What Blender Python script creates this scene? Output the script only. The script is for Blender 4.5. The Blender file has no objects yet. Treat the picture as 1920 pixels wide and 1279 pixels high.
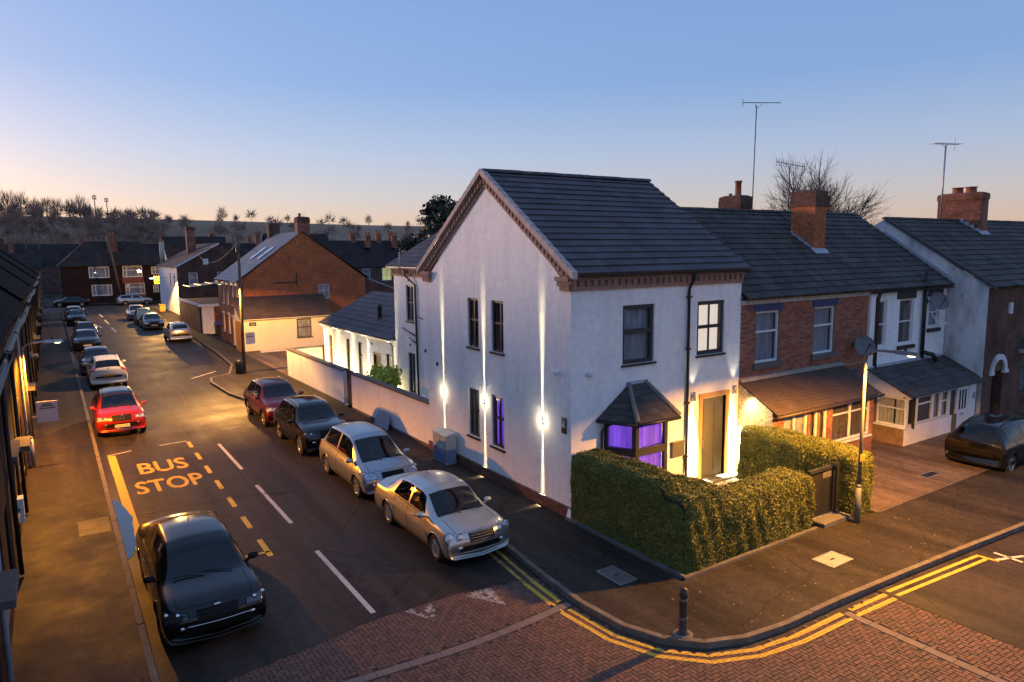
import bpy, math, random
import numpy as np
from mathutils import Vector, Matrix
R = math.radians
rnd = random.Random(7)
sc = bpy.context.scene
COL = sc.collection
# ------------------------------------------------------------------ camera
cam_data = bpy.data.cameras.new('camera'); cam = bpy.data.objects.new('camera', cam_data); COL.objects.link(cam)
cam_data.sensor_width = 36.0; cam_data.lens = 36.0 * 1308.3 / 1920; cam_data.clip_start = 0.1; cam_data.clip_end = 6000
_y, _p, _r = 0.583297, -0.127948, -0.0108755
_f = Vector((math.sin(_y) * math.cos(_p), math.cos(_y) * math.cos(_p), math.sin(_p)))
_rt = Vector((math.cos(_y), -math.sin(_y), 0)); _up = _rt.cross(_f)
_r2 = _rt * math.cos(_r) + _up * math.sin(_r); _u2 = -_rt * math.sin(_r) + _up * math.cos(_r)
CAM = Vector((-11.0235, -13.960, 7.0826))
mw = Matrix((( _r2.x, _u2.x, -_f.x, CAM.x), (_r2.y, _u2.y, -_f.y, CAM.y), (_r2.z, _u2.z, -_f.z, CAM.z), (0, 0, 0, 1)))
cam.matrix_world = mw
sc.camera = cam
# ------------------------------------------------------------------ exposure
vs = sc.view_settings
vs.view_transform = 'Standard'; vs.look = 'None'; vs.gamma = 1.0; vs.use_curve_mapping = False
vs.exposure = 1.5
EXP = 2 ** vs.exposure
# ------------------------------------------------------------------ world: dusk sky, sun just above the hills to the left
SUN_AZ, SUN_EL = R(-24), R(3.4)
world = bpy.data.worlds.new('World'); sc.world = world; world.use_nodes = True
wn = world.node_tree; wl = wn.links; bg = wn.nodes['Background']
sky = wn.nodes.new('ShaderNodeTexSky'); sky.sky_type = 'NISHITA'; sky.sun_disc = False
sky.sun_elevation = SUN_EL; sky.sun_rotation = SUN_AZ; sky.ozone_density = 3.0; sky.dust_density = 1.2; sky.altitude = 60
tc = wn.nodes.new('ShaderNodeTexCoord'); sx = wn.nodes.new('ShaderNodeSeparateXYZ'); wl.new(tc.outputs['Generated'], sx.inputs[0])
ramp = wn.nodes.new('ShaderNodeValToRGB'); wl.new(sx.outputs['Z'], ramp.inputs[0])
cr = ramp.color_ramp
SKY = [(0.0, (.58, .40, .315)), (0.035, (.56, .425, .375)), (0.075, (.46, .43, .475)), (0.13, (.345, .405, .565)), (0.22, (.195, .315, .57)), (0.38, (.17, .29, .56)), (1.0, (.17, .28, .53))]
while len(cr.elements) < len(SKY): cr.elements.new(.5)
for e, (ps, c) in zip(cr.elements, SKY): e.position = ps; e.color = (*c, 1)
mix = wn.nodes.new('ShaderNodeMix'); mix.data_type = 'RGBA'; mix.blend_type = 'ADD'; mix.inputs[0].default_value = .34
gain = wn.nodes.new('ShaderNodeVectorMath'); gain.operation = 'SCALE'; gain.inputs[3].default_value = 1 / (.13 * EXP)
wl.new(ramp.outputs[0], gain.inputs[0]); tint = wn.nodes.new('ShaderNodeVectorMath'); tint.operation = 'MULTIPLY'; tint.inputs[1].default_value = (1.10, .86, .84); wl.new(sky.outputs[0], tint.inputs[0])
wl.new(gain.outputs[0], mix.inputs[6]); wl.new(tint.outputs[0], mix.inputs[7])
wl.new(mix.outputs[2], bg.inputs[0]); bg.inputs[1].default_value = .13
# ------------------------------------------------------------------ the last sun, low over the hills to the left
sd = bpy.data.lights.new('sun', 'SUN'); sd.energy = 1.25; sd.angle = R(8); sd.color = (1.0, .60, .42)
sun = bpy.data.objects.new('sun', sd); COL.objects.link(sun)
_s = Vector((math.sin(SUN_AZ) * math.cos(SUN_EL), math.cos(SUN_AZ) * math.cos(SUN_EL), math.sin(SUN_EL)))
sun.rotation_euler = _s.to_track_quat('Z', 'Y').to_euler()
sc.render.engine = 'CYCLES'
sc.cycles.max_bounces = 5; sc.cycles.diffuse_bounces = 3; sc.cycles.glossy_bounces = 3; sc.cycles.transparent_max_bounces = 8
sc.cycles.caustics_reflective = False; sc.cycles.caustics_refractive = False
sc.cycles.sample_clamp_indirect = 4
sc.cycles.use_denoising = True

# ------------------------------------------------------------------ materials
MATS = {}
def _new(name):
    m = bpy.data.materials.new(name); m.use_nodes = True; MATS[name] = m
    nt = m.node_tree; b = nt.nodes['Principled BSDF']
    return m, nt, nt.nodes, nt.links, b
def _noise(nd, lk, vec, scale, detail=5, rough=.6):
    n = nd.new('ShaderNodeTexNoise'); n.inputs['Scale'].default_value = scale; n.inputs['Detail'].default_value = detail; n.inputs['Roughness'].default_value = rough
    lk.new(vec, n.inputs['Vector']); return n
def _rampf(nd, lk, fac, lo, hi, c0, c1):
    r = nd.new('ShaderNodeValToRGB'); r.color_ramp.elements[0].position = lo; r.color_ramp.elements[1].position = hi
    r.color_ramp.elements[0].color = (*c0, 1); r.color_ramp.elements[1].color = (*c1, 1); lk.new(fac, r.inputs[0]); return r
def _mixc(nd, lk, fac, a, b, mode='MIX'):
    m = nd.new('ShaderNodeMix'); m.data_type = 'RGBA'; m.blend_type = mode
    if hasattr(fac, 'links') or not isinstance(fac, (int, float)): lk.new(fac, m.inputs[0])
    else: m.inputs[0].default_value = fac
    for v, i in ((a, 6), (b, 7)):
        if isinstance(v, tuple): m.inputs[i].default_value = (*v, 1)
        else: lk.new(v, m.inputs[i])
    return m.outputs[2]
def _bump(nd, lk, b, h, strength, dist=.01):
    bp = nd.new('ShaderNodeBump'); bp.inputs['Strength'].default_value = strength; bp.inputs['Distance'].default_value = dist
    lk.new(h, bp.inputs['Height']); lk.new(bp.outputs[0], b.inputs['Normal'])
def mat(name, c, c2=None, scale=4., rough=.7, metal=0., bump=0., bscale=60., lo=.35, hi=.65, coat=0., spec=.5, fine=None, streak=0):
    """plain surface: base colour varied by one broad and one fine noise"""
    if name in MATS: return MATS[name]
    m, nt, nd, lk, b = _new(name)
    t = nd.new('ShaderNodeTexCoord'); vec = t.outputs['Object']
    b.inputs['Roughness'].default_value = rough; b.inputs['Metallic'].default_value = metal
    b.inputs['Specular IOR Level'].default_value = spec; b.inputs['Coat Weight'].default_value = coat; b.inputs['Coat Roughness'].default_value = .06
    if c2 is None: b.inputs['Base Color'].default_value = (*c, 1)
    else:
        if streak:
            mp = nd.new('ShaderNodeMapping'); mp.inputs['Scale'].default_value = (1, 1, 1 / streak); lk.new(vec, mp.inputs[0]); v2 = mp.outputs[0]
        else: v2 = vec
        n = _noise(nd, lk, v2, scale); col = _rampf(nd, lk, n.outputs['Fac'], lo, hi, c, c2).outputs[0]
        if fine:
            n2 = _noise(nd, lk, vec, fine[0], 2); r2 = _rampf(nd, lk, n2.outputs['Fac'], .3, .7, (1 - fine[1],) * 3, (1 + fine[1],) * 3)
            col = _mixc(nd, lk, 1.0, col, r2.outputs[0], 'MULTIPLY')
        lk.new(col, b.inputs['Base Color'])
    if bump:
        n3 = _noise(nd, lk, vec, bscale, 3); _bump(nd, lk, b, n3.outputs['Fac'], bump)
    return m
def _wallvec(nd, lk):
    """metres along the wall and up it, whichever way the wall faces"""
    t = nd.new('ShaderNodeTexCoord'); g = nd.new('ShaderNodeNewGeometry')
    s1 = nd.new('ShaderNodeSeparateXYZ'); lk.new(t.outputs['Object'], s1.inputs[0])
    s2 = nd.new('ShaderNodeSeparateXYZ'); lk.new(g.outputs['True Normal'], s2.inputs[0])
    a = nd.new('ShaderNodeMath'); a.operation = 'ABSOLUTE'; lk.new(s2.outputs['X'], a.inputs[0])
    k = nd.new('ShaderNodeMath'); k.operation = 'GREATER_THAN'; lk.new(a.outputs[0], k.inputs[0]); k.inputs[1].default_value = .6
    mx = nd.new('ShaderNodeMix'); lk.new(k.outputs[0], mx.inputs[0]); lk.new(s1.outputs['X'], mx.inputs[2]); lk.new(s1.outputs['Y'], mx.inputs[3])
    cb = nd.new('ShaderNodeCombineXYZ'); lk.new(mx.outputs[0], cb.inputs[0]); lk.new(s1.outputs['Z'], cb.inputs[1])
    return cb.outputs[0], t.outputs['Object']
def brickmat(name, c1, c2, mortar, w=.225, h=.075, mort=.007, rough=.85, dirt=.5):
    if name in MATS: return MATS[name]
    m, nt, nd, lk, b = _new(name)
    vec, ov = _wallvec(nd, lk)
    br = nd.new('ShaderNodeTexBrick'); lk.new(vec, br.inputs['Vector'])
    for k, v in (('Scale', 1.), ('Mortar Size', mort), ('Mortar Smooth', .2), ('Bias', 0.), ('Brick Width', w), ('Row Height', h)): br.inputs[k].default_value = v
    br.inputs['Color1'].default_value = (*c1, 1); br.inputs['Color2'].default_value = (*c2, 1); br.inputs['Mortar'].default_value = (*mortar, 1)
    n = _noise(nd, lk, ov, 1.1, 6); r = _rampf(nd, lk, n.outputs['Fac'], .3, .7, (1 - dirt,) * 3, (1.2,) * 3)
    n2 = _noise(nd, lk, vec, 9., 2); r2 = _rampf(nd, lk, n2.outputs['Fac'], .3, .7, (.65,) * 3, (1.25,) * 3)
    col = _mixc(nd, lk, 1., br.outputs['Color'], r.outputs[0], 'MULTIPLY'); col = _mixc(nd, lk, 1., col, r2.outputs[0], 'MULTIPLY')
    lk.new(col, b.inputs['Base Color']); b.inputs['Roughness'].default_value = rough; b.inputs['Specular IOR Level'].default_value = .25
    iv = nd.new('ShaderNodeMath'); iv.operation = 'SUBTRACT'; iv.inputs[0].default_value = 1; lk.new(br.outputs['Fac'], iv.inputs[1])
    _bump(nd, lk, b, iv.outputs[0], .6, .012)
    return m
def emit(name, c, s, base=(.5, .5, .5), folds=0.):
    """something that gives off light: display-linear colour c times s; folds = creases painted as light and dark bands in its glow"""
    if name in MATS: return MATS[name]
    m, nt, nd, lk, b = _new(name)
    b.inputs['Base Color'].default_value = (*base, 1); b.inputs['Emission Color'].default_value = (*c, 1); b.inputs['Emission Strength'].default_value = s / EXP
    if folds:
        vec, ov = _wallvec(nd, lk); mp = nd.new('ShaderNodeMapping'); mp.inputs['Scale'].default_value = (folds, .35, 1); lk.new(vec, mp.inputs[0])
        n = _noise(nd, lk, mp.outputs[0], 1., 3); r = _rampf(nd, lk, n.outputs['Fac'], .3, .7, tuple(x * .3 for x in c), tuple(min(1, x * 1.3 + .06) for x in c))
        lk.new(r.outputs[0], b.inputs['Emission Color'])
    return m
def glassmat(name, tint=(.9, .92, .95), refl=(1, 1, 1), rough=.02):
    if name in MATS: return MATS[name]
    m, nt, nd, lk, b = _new(name); nd.remove(b)
    tr = nd.new('ShaderNodeBsdfTransparent'); tr.inputs[0].default_value = (*tint, 1)
    gl = nd.new('ShaderNodeBsdfGlossy'); gl.inputs['Roughness'].default_value = rough; gl.inputs[0].default_value = (*refl, 1)
    lw = nd.new('ShaderNodeLayerWeight'); pw = nd.new('ShaderNodeMath'); pw.operation = 'POWER'; lw.inputs[0].default_value = .5; lk.new(lw.outputs['Facing'], pw.inputs[0]); pw.inputs[1].default_value = 4.
    ad = nd.new('ShaderNodeMath'); ad.operation = 'MULTIPLY_ADD'; lk.new(pw.outputs[0], ad.inputs[0]); ad.inputs[1].default_value = .9; ad.inputs[2].default_value = .05; ad.use_clamp = True
    ms = nd.new('ShaderNodeMixShader'); lk.new(ad.outputs[0], ms.inputs[0]); lk.new(tr.outputs[0], ms.inputs[1]); lk.new(gl.outputs[0], ms.inputs[2])
    lk.new(ms.outputs[0], nd['Material Output'].inputs[0]); return m
def wornpaint(name, c, under, wear=.47, scale=9., soft=.06):
    """road paint worn through to what lies under it"""
    if name in MATS: return MATS[name]
    m, nt, nd, lk, b = _new(name); t = nd.new('ShaderNodeTexCoord'); vec = t.outputs['Object']
    n = _noise(nd, lk, vec, scale, 8, .7); r = _rampf(nd, lk, n.outputs['Fac'], wear - soft, wear + soft, under, c)
    n2 = _noise(nd, lk, vec, 40, 3); r2 = _rampf(nd, lk, n2.outputs['Fac'], .3, .7, (.7,) * 3, (1.05,) * 3)
    lk.new(_mixc(nd, lk, 1., r.outputs[0], r2.outputs[0], 'MULTIPLY'), b.inputs['Base Color']); b.inputs['Roughness'].default_value = .75; return m
def groundmat(name, c, c2, speck=.6, scale=.45, cracks=True, rough=.62, patch=.34):
    """asphalt: aggregate speckle, broad tonal patches, a few cracks"""
    if name in MATS: return MATS[name]
    m, nt, nd, lk, b = _new(name); t = nd.new('ShaderNodeTexCoord'); vec = t.outputs['Object']
    n = _noise(nd, lk, vec, scale, 8, .65); col = _rampf(nd, lk, n.outputs['Fac'], .3, .7, c, c2).outputs[0]
    n2 = _noise(nd, lk, vec, 42., 4, .85); r2 = _rampf(nd, lk, n2.outputs['Fac'], .34, .68, (1 - speck,) * 3, (1 + speck * 1.3,) * 3)
    col = _mixc(nd, lk, 1., col, r2.outputs[0], 'MULTIPLY')
    n7 = _noise(nd, lk, vec, 5., 6, .7); col = _mixc(nd, lk, 1., col, _rampf(nd, lk, n7.outputs['Fac'], .32, .68, (.78,) * 3, (1.22,) * 3).outputs[0], 'MULTIPLY')
    mp = nd.new('ShaderNodeMapping'); mp.inputs['Scale'].default_value = (1.3, .09, 1); lk.new(vec, mp.inputs[0])
    n3 = _noise(nd, lk, mp.outputs[0], 1., 3); r3 = _rampf(nd, lk, n3.outputs['Fac'], .35, .65, (1 - patch,) * 3, (1 + patch,) * 3)
    col = _mixc(nd, lk, 1., col, r3.outputs[0], 'MULTIPLY')
    if cracks:
        nw = _noise(nd, lk, vec, 1.6, 4); mx = nd.new('ShaderNodeMix'); mx.data_type = 'RGBA'; mx.inputs[0].default_value = .3
        lk.new(vec, mx.inputs[6]); lk.new(nw.outputs['Color'], mx.inputs[7])
        vo = nd.new('ShaderNodeTexVoronoi'); vo.feature = 'DISTANCE_TO_EDGE'; vo.inputs['Scale'].default_value = .33; lk.new(mx.outputs[2], vo.inputs['Vector'])
        r4 = _rampf(nd, lk, vo.outputs['Distance'], 0., .006, (.45,) * 3, (1,) * 3); col = _mixc(nd, lk, 1., col, r4.outputs[0], 'MULTIPLY')
    lk.new(col, b.inputs['Base Color'])
    r5 = _rampf(nd, lk, n.outputs['Fac'], .3, .7, (rough - .1,) * 3, (rough + .12,) * 3); lk.new(r5.outputs[0], b.inputs['Roughness'])
    b.inputs['Specular IOR Level'].default_value = .15
    _bump(nd, lk, b, n2.outputs['Fac'], .35, .006)
    return m
WHITE = mat('white_render', (.77, .755, .765), (.89, .875, .88), 1.3, .85, bump=.22, bscale=38, fine=(5, .07), streak=5, lo=.28, hi=.54)
WHITE_OLD = mat('weathered_white_render', (.38, .38, .38), (.74, .74, .75), .9, .9, bump=.3, bscale=25, streak=2.5, lo=.32, hi=.5, fine=(14, .1))
CREAM = mat('cream_render', (.68, .62, .48), (.76, .70, .56), .8, .85, bump=.12, streak=2, fine=(9, .05))
BRICK_RED = brickmat('red_brick', (.40, .145, .08), (.27, .09, .055), (.30, .24, .2))
BRICK_ORANGE = brickmat('orange_brick', (.56, .175, .062), (.44, .125, .045), (.30, .16, .10), dirt=.25)
BRICK_DARK = brickmat('dark_brick', (.13, .068, .05), (.19, .085, .06), (.13, .105, .09))
BRICK_PURPLE = brickmat('plum_brick', (.16, .075, .065), (.22, .10, .08), (.2, .17, .15))
BRICK_CREAM = brickmat('cream_painted_brick', (.62, .55, .38), (.55, .48, .33), (.32, .28, .2), mort=.009, dirt=.2)
def tilemat(name, c, c2, tile=.33, vary=.1, joint=.8, rough=.7, lichen=0., moss=.0):
    """roof tiles: each tile of a course a little different, a fine joint between tiles, lichen spots"""
    m, nt, nd, lk, b = _new(name); t = nd.new('ShaderNodeTexCoord'); g = nd.new('ShaderNodeNewGeometry'); oi = nd.new('ShaderNodeObjectInfo')
    def mth(op, a, b_=None):
        n = nd.new('ShaderNodeMath'); n.operation = op
        for i, v in enumerate((a, b_)):
            if v is None: continue
            if isinstance(v, (int, float)): n.inputs[i].default_value = v
            else: lk.new(v, n.inputs[i])
        return n.outputs[0]
    s1 = nd.new('ShaderNodeSeparateXYZ'); lk.new(t.outputs['Object'], s1.inputs[0]); s2 = nd.new('ShaderNodeSeparateXYZ'); lk.new(g.outputs['True Normal'], s2.inputs[0])
    k = mth('GREATER_THAN', mth('ABSOLUTE', s2.outputs['X']), mth('ABSOLUTE', s2.outputs['Y'])); mx = nd.new('ShaderNodeMix'); lk.new(k, mx.inputs[0]); lk.new(s1.outputs['X'], mx.inputs[2]); lk.new(s1.outputs['Y'], mx.inputs[3])
    u = mth('ADD', mth('DIVIDE', mx.outputs[0], tile), mth('MULTIPLY', oi.outputs['Random'], 7.3)); cb = nd.new('ShaderNodeCombineXYZ'); lk.new(mth('FLOOR', u), cb.inputs[0]); lk.new(oi.outputs['Random'], cb.inputs[1])
    wn_ = nd.new('ShaderNodeTexWhiteNoise'); wn_.noise_dimensions = '2D'; lk.new(cb.outputs[0], wn_.inputs['Vector'])
    n = _noise(nd, lk, t.outputs['Object'], 1.1, 6); col = _rampf(nd, lk, n.outputs['Fac'], .3, .7, c, c2).outputs[0]
    col = _mixc(nd, lk, 1., col, _rampf(nd, lk, wn_.outputs['Value'], 0, 1, (1 - vary,) * 3, (1 + vary,) * 3).outputs[0], 'MULTIPLY')
    col = _mixc(nd, lk, 1., col, _rampf(nd, lk, mth('FRACT', u), .02, .06, (joint,) * 3, (1,) * 3).outputs[0], 'MULTIPLY')
    n2 = _noise(nd, lk, t.outputs['Object'], 30, 3); col = _mixc(nd, lk, 1., col, _rampf(nd, lk, n2.outputs['Fac'], .3, .7, (.82,) * 3, (1.18,) * 3).outputs[0], 'MULTIPLY')
    if lichen:
        n3 = _noise(nd, lk, t.outputs['Object'], 16, 4, .8); col = _mixc(nd, lk, _rampf(nd, lk, n3.outputs['Fac'], .66, .74, (0,) * 3, (lichen,) * 3).outputs[0], col, (.22, .21, .18))
    if moss:
        n4 = _noise(nd, lk, t.outputs['Object'], 2.3, 6, .7); col = _mixc(nd, lk, _rampf(nd, lk, n4.outputs['Fac'], .55, .75, (0,) * 3, (moss,) * 3).outputs[0], col, (.05, .05, .03))
    lk.new(col, b.inputs['Base Color']); b.inputs['Roughness'].default_value = rough; b.inputs['Specular IOR Level'].default_value = .12; _bump(nd, lk, b, n2.outputs['Fac'], .25); return m
SLATE = tilemat('grey_concrete_tile', (.078, .069, .076), (.112, .10, .11), .33, .12, .74, .62, .12)
SLATE2 = tilemat('dark_rolled_tile', (.060, .053, .05), (.105, .093, .088), .30, .2, .75, .78, .35, .4)
TILE_BROWN = mat('brown_plain_tile', (.055, .036, .028), (.09, .06, .045), 1.8, .8, fine=(24, .3), bump=.3, bscale=60)
TILE_PALE = mat('pale_grey_tile', (.13, .135, .16), (.2, .2, .225), 1.5, .55, fine=(20, .2))
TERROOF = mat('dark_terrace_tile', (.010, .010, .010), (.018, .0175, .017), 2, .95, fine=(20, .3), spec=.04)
FARROOF = mat('far_roof_tile', (.030, .023, .023), (.05, .04, .04), .8, .9, fine=(8, .25), spec=.15)
VERGE = mat('pale_verge_tile', (.40, .31, .29), (.52, .42, .40), 3, .8, fine=(20, .12))
CORBEL = mat('corbel_brick', (.30, .17, .13), (.40, .24, .19), 14, .9, fine=(30, .2))
CORBEL2 = mat('weathered_corbel_brick', (.22, .145, .12), (.30, .20, .165), 14, .9, fine=(30, .2))
UPVC = mat('white_plastic', (.74, .75, .77), rough=.4)
ANTH = mat('anthracite_plastic', (.035, .034, .037), rough=.4)
DARK = mat('black_plastic', (.015, .015, .016), rough=.45)
METAL = mat('galvanised_steel', (.36, .36, .36), (.46, .46, .46), 6, .45, metal=.7)
LEAD = mat('lead_flashing', (.32, .34, .40), (.44, .46, .52), 5, .6, fine=(20, .15))
STONE = mat('concrete', (.26, .25, .23), (.36, .34, .31), 3, .85, fine=(40, .2), bump=.2)
CAP = mat('dark_coping', (.10, .09, .085), (.15, .135, .125), 2, .8, fine=(25, .2))
PANE = glassmat('window_glass')
OAK = mat('varnished_oak', (.38, .22, .08), (.5, .3, .12), 3, .5, streak=8)
GREYDOOR = mat('grey_door_paint', (.10, .095, .075), (.12, .115, .09), 2, .45)
ORANGEWOOD = mat('orange_stained_boards', (.42, .17, .04), (.55, .24, .06), 3, .55, streak=8)
NET = mat('net_curtain', (.30, .30, .32), (.52, .52, .54), 14, .95, streak=14)
DRAPE = mat('brown_curtain', (.10, .075, .06), (.2, .15, .12), 10, .95, streak=14)
BLIND = mat('pale_blind', (.5, .5, .46), (.6, .6, .56), 5, .9)
ROOM_SHADE = mat('room_shade_black', (.02, .02, .022), rough=.95)  # near-black: shade of unlit rooms and openings put into the colour
BLUE_LINTEL = mat('blue_painted_stone', (.035, .05, .13), (.05, .07, .16), 5, .75)
BLACKPAINT = mat('black_paint', (.012, .012, .013), rough=.5)
BROWNPIPE = mat('brown_pipe', (.05, .03, .022), rough=.5)
PURPLE = emit('purple_lit_curtain', (.22, .055, .95), 1.0, (.2, .1, .5), folds=6)
WARMWIN = emit('lit_roller_blind', (1.0, .80, .62), .95, (.6, .55, .5))
YELLOWWIN = emit('lit_room', (.85, .72, .22), .7, (.5, .45, .3), folds=2)
LAMPWHITE = emit('lamp_lens', (1, .90, .62), 9)
SODIUM = emit('sodium_lens', (1, .75, .35), 5)
LEAF = None
# ------------------------------------------------------------------ mesh and object helpers
Z = Vector((0, 0, 1))
class MB:
    def __init__(s): s.v = []; s.f = []; s.m = []; s.s = []
    def poly(s, pts, m=0, sm=False):
        i = len(s.v); s.v += [tuple(p) for p in pts]; s.f.append(tuple(range(i, i + len(pts)))); s.m.append(m); s.s.append(sm)
    def hexa(s, p, m=0):
        """8 corners: 0-3 one face, 4-7 the face opposite"""
        i = len(s.v); s.v += [tuple(q) for q in p]
        for f in ((0, 3, 2, 1), (4, 5, 6, 7), (0, 1, 5, 4), (1, 2, 6, 5), (2, 3, 7, 6), (3, 0, 4, 7)):
            s.f.append(tuple(i + k for k in f)); s.m.append(m); s.s.append(False)
    def box(s, x0, x1, y0, y1, z0, z1, m=0):
        s.hexa([(x0, y0, z0), (x1, y0, z0), (x1, y1, z0), (x0, y1, z0), (x0, y0, z1), (x1, y0, z1), (x1, y1, z1), (x0, y1, z1)], m)
    def fbox(s, F, a0, a1, b0, b1, c0, c1, m=0):
        """box in a wall frame: a along, b up, c out of the wall"""
        s.hexa([F(a0, b0, c0), F(a1, b0, c0), F(a1, b0, c1), F(a0, b0, c1), F(a0, b1, c0), F(a1, b1, c0), F(a1, b1, c1), F(a0, b1, c1)], m)
    def prism(s, poly, F, c0, c1, m=0):
        """polygon of (a, b) pairs pushed from c0 to c1 in a wall frame"""
        n = len(poly); i = len(s.v)
        s.v += [tuple(F(a, b, c0)) for a, b in poly] + [tuple(F(a, b, c1)) for a, b in poly]
        s.f.append(tuple(range(i + n - 1, i - 1, -1))); s.f.append(tuple(range(i + n, i + 2 * n))); s.m += [m, m]; s.s += [False, False]
        for k in range(n):
            j = (k + 1) % n; s.f.append((i + k, i + j, i + n + j, i + n + k)); s.m.append(m); s.s.append(False)
    def tube(s, pts, r, seg=8, m=0, cap=True, sm=True):
        pts = [Vector(p) for p in pts]; n = len(pts); rs = r if isinstance(r, (list, tuple)) else [r] * n; i0 = len(s.v)
        a = None
        for k in range(n):
            d = (pts[min(k + 1, n - 1)] - pts[max(k - 1, 0)]).normalized()
            if a is None: a = d.orthogonal().normalized()
            else: a = (a - d * a.dot(d)).normalized()
            b = d.cross(a)
            for j in range(seg):
                t = 2 * math.pi * j / seg; s.v.append(tuple(pts[k] + (a * math.cos(t) + b * math.sin(t)) * rs[k]))
        for k in range(n - 1):
            for j in range(seg):
                q = (j + 1) % seg; s.f.append((i0 + k * seg + j, i0 + k * seg + q, i0 + (k + 1) * seg + q, i0 + (k + 1) * seg + j)); s.m.append(m); s.s.append(sm)
        if cap:
            s.f.append(tuple(i0 + j for j in range(seg - 1, -1, -1))); s.f.append(tuple(i0 + (n - 1) * seg + j for j in range(seg))); s.m += [m, m]; s.s += [False, False]
    def lathe(s, prof, c, ax=Z, seg=16, m=0, sm=True):
        """profile of (radius, height) pairs about an axis through c"""
        ax = Vector(ax).normalized(); a = ax.orthogonal().normalized(); b = ax.cross(a); c = Vector(c); i0 = len(s.v)
        for r, h in prof:
            for j in range(seg):
                t = 2 * math.pi * j / seg; s.v.append(tuple(c + ax * h + (a * math.cos(t) + b * math.sin(t)) * r))
        for k in range(len(prof) - 1):
            for j in range(seg):
                q = (j + 1) % seg; s.f.append((i0 + k * seg + j, i0 + k * seg + q, i0 + (k + 1) * seg + q, i0 + (k + 1) * seg + j)); s.m.append(m); s.s.append(sm)
    def ball(s, c, rx, ry, rz, seg=12, rings=8, m=0):
        c = Vector(c); i0 = len(s.v)
        for k in range(rings + 1):
            t = math.pi * k / rings
            for j in range(seg):
                u = 2 * math.pi * j / seg; s.v.append((c.x + rx * math.sin(t) * math.cos(u), c.y + ry * math.sin(t) * math.sin(u), c.z + rz * math.cos(t)))
        for k in range(rings):
            for j in range(seg):
                q = (j + 1) % seg; s.f.append((i0 + k * seg + j, i0 + (k + 1) * seg + j, i0 + (k + 1) * seg + q, i0 + k * seg + q)); s.m.append(m); s.s.append(True)
    def mesh(s, name, mats):
        me = bpy.data.meshes.new(name); me.from_pydata(s.v, [], s.f)
        for mm in (mats if isinstance(mats, (list, tuple)) else [mats]): me.materials.append(mm)
        me.polygons.foreach_set('material_index', s.m); me.polygons.foreach_set('use_smooth', s.s); me.update(); return me
    def build(s, name, mats, parent=None): return add(name, s.mesh(name, mats), parent)
def add(name, me, parent=None):
    o = bpy.data.objects.new(name, me); COL.objects.link(o)
    if parent is not None:
        o.parent = parent; o.matrix_parent_inverse = ORIGIN.get(parent.name, Matrix.Identity(4))
    return o
ORIGIN = {}
def tag(o, label=None, cat=None, group=None, kind=None):
    if label: o['label'] = label
    if cat: o['category'] = cat
    if group: o['group'] = group
    if kind: o['kind'] = kind
    return o
def thing(name, label, cat, loc=(0, 0, 0), group=None):
    """an Empty at the thing's base; its parts are made in world coordinates"""
    o = bpy.data.objects.new(name, None); COL.objects.link(o); o.location = loc; o.empty_display_size = .3
    ORIGIN[o.name] = Matrix.Translation(-Vector(loc)); return tag(o, label, cat, group)
def part(parent, name, mats, fn):
    mb = MB(); fn(mb); o = mb.build(name, mats, parent); return o
def sub(parent, name, mats, fn):
    """a piece of a part; the part's own meshes sit at the world origin of its thing"""
    mb = MB(); fn(mb); o = bpy.data.objects.new(name, mb.mesh(name, mats)); COL.objects.link(o); o.parent = parent; return o
def frame(o, u, n):
    o, u, n = Vector(o), Vector(u), Vector(n)
    return lambda a, b, c=0.: o + u * a + Z * b + n * c
def wall(mb, F, w0, w1, z0, z1, holes=(), m=0, depth=.13, c=0.):
    us = sorted({w0, w1, *[h[0] for h in holes], *[h[1] for h in holes]}); vs_ = sorted({z0, z1, *[h[2] for h in holes], *[h[3] for h in holes]})
    for i in range(len(us) - 1):
        for j in range(len(vs_) - 1):
            a, b = (us[i] + us[i + 1]) / 2, (vs_[j] + vs_[j + 1]) / 2
            if any(h[0] < a < h[1] and h[2] < b < h[3] for h in holes): continue
            mb.poly([F(us[i], vs_[j], c), F(us[i + 1], vs_[j], c), F(us[i + 1], vs_[j + 1], c), F(us[i], vs_[j + 1], c)], m)
    for a0, a1, b0, b1 in holes:
        q = [(a0, b0), (a1, b0), (a1, b1), (a0, b1)]
        for k in range(4):
            p, r = q[k], q[(k + 1) % 4]; mb.poly([F(*p, c), F(*r, c), F(*r, c - depth), F(*p, c - depth)], m)
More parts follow.
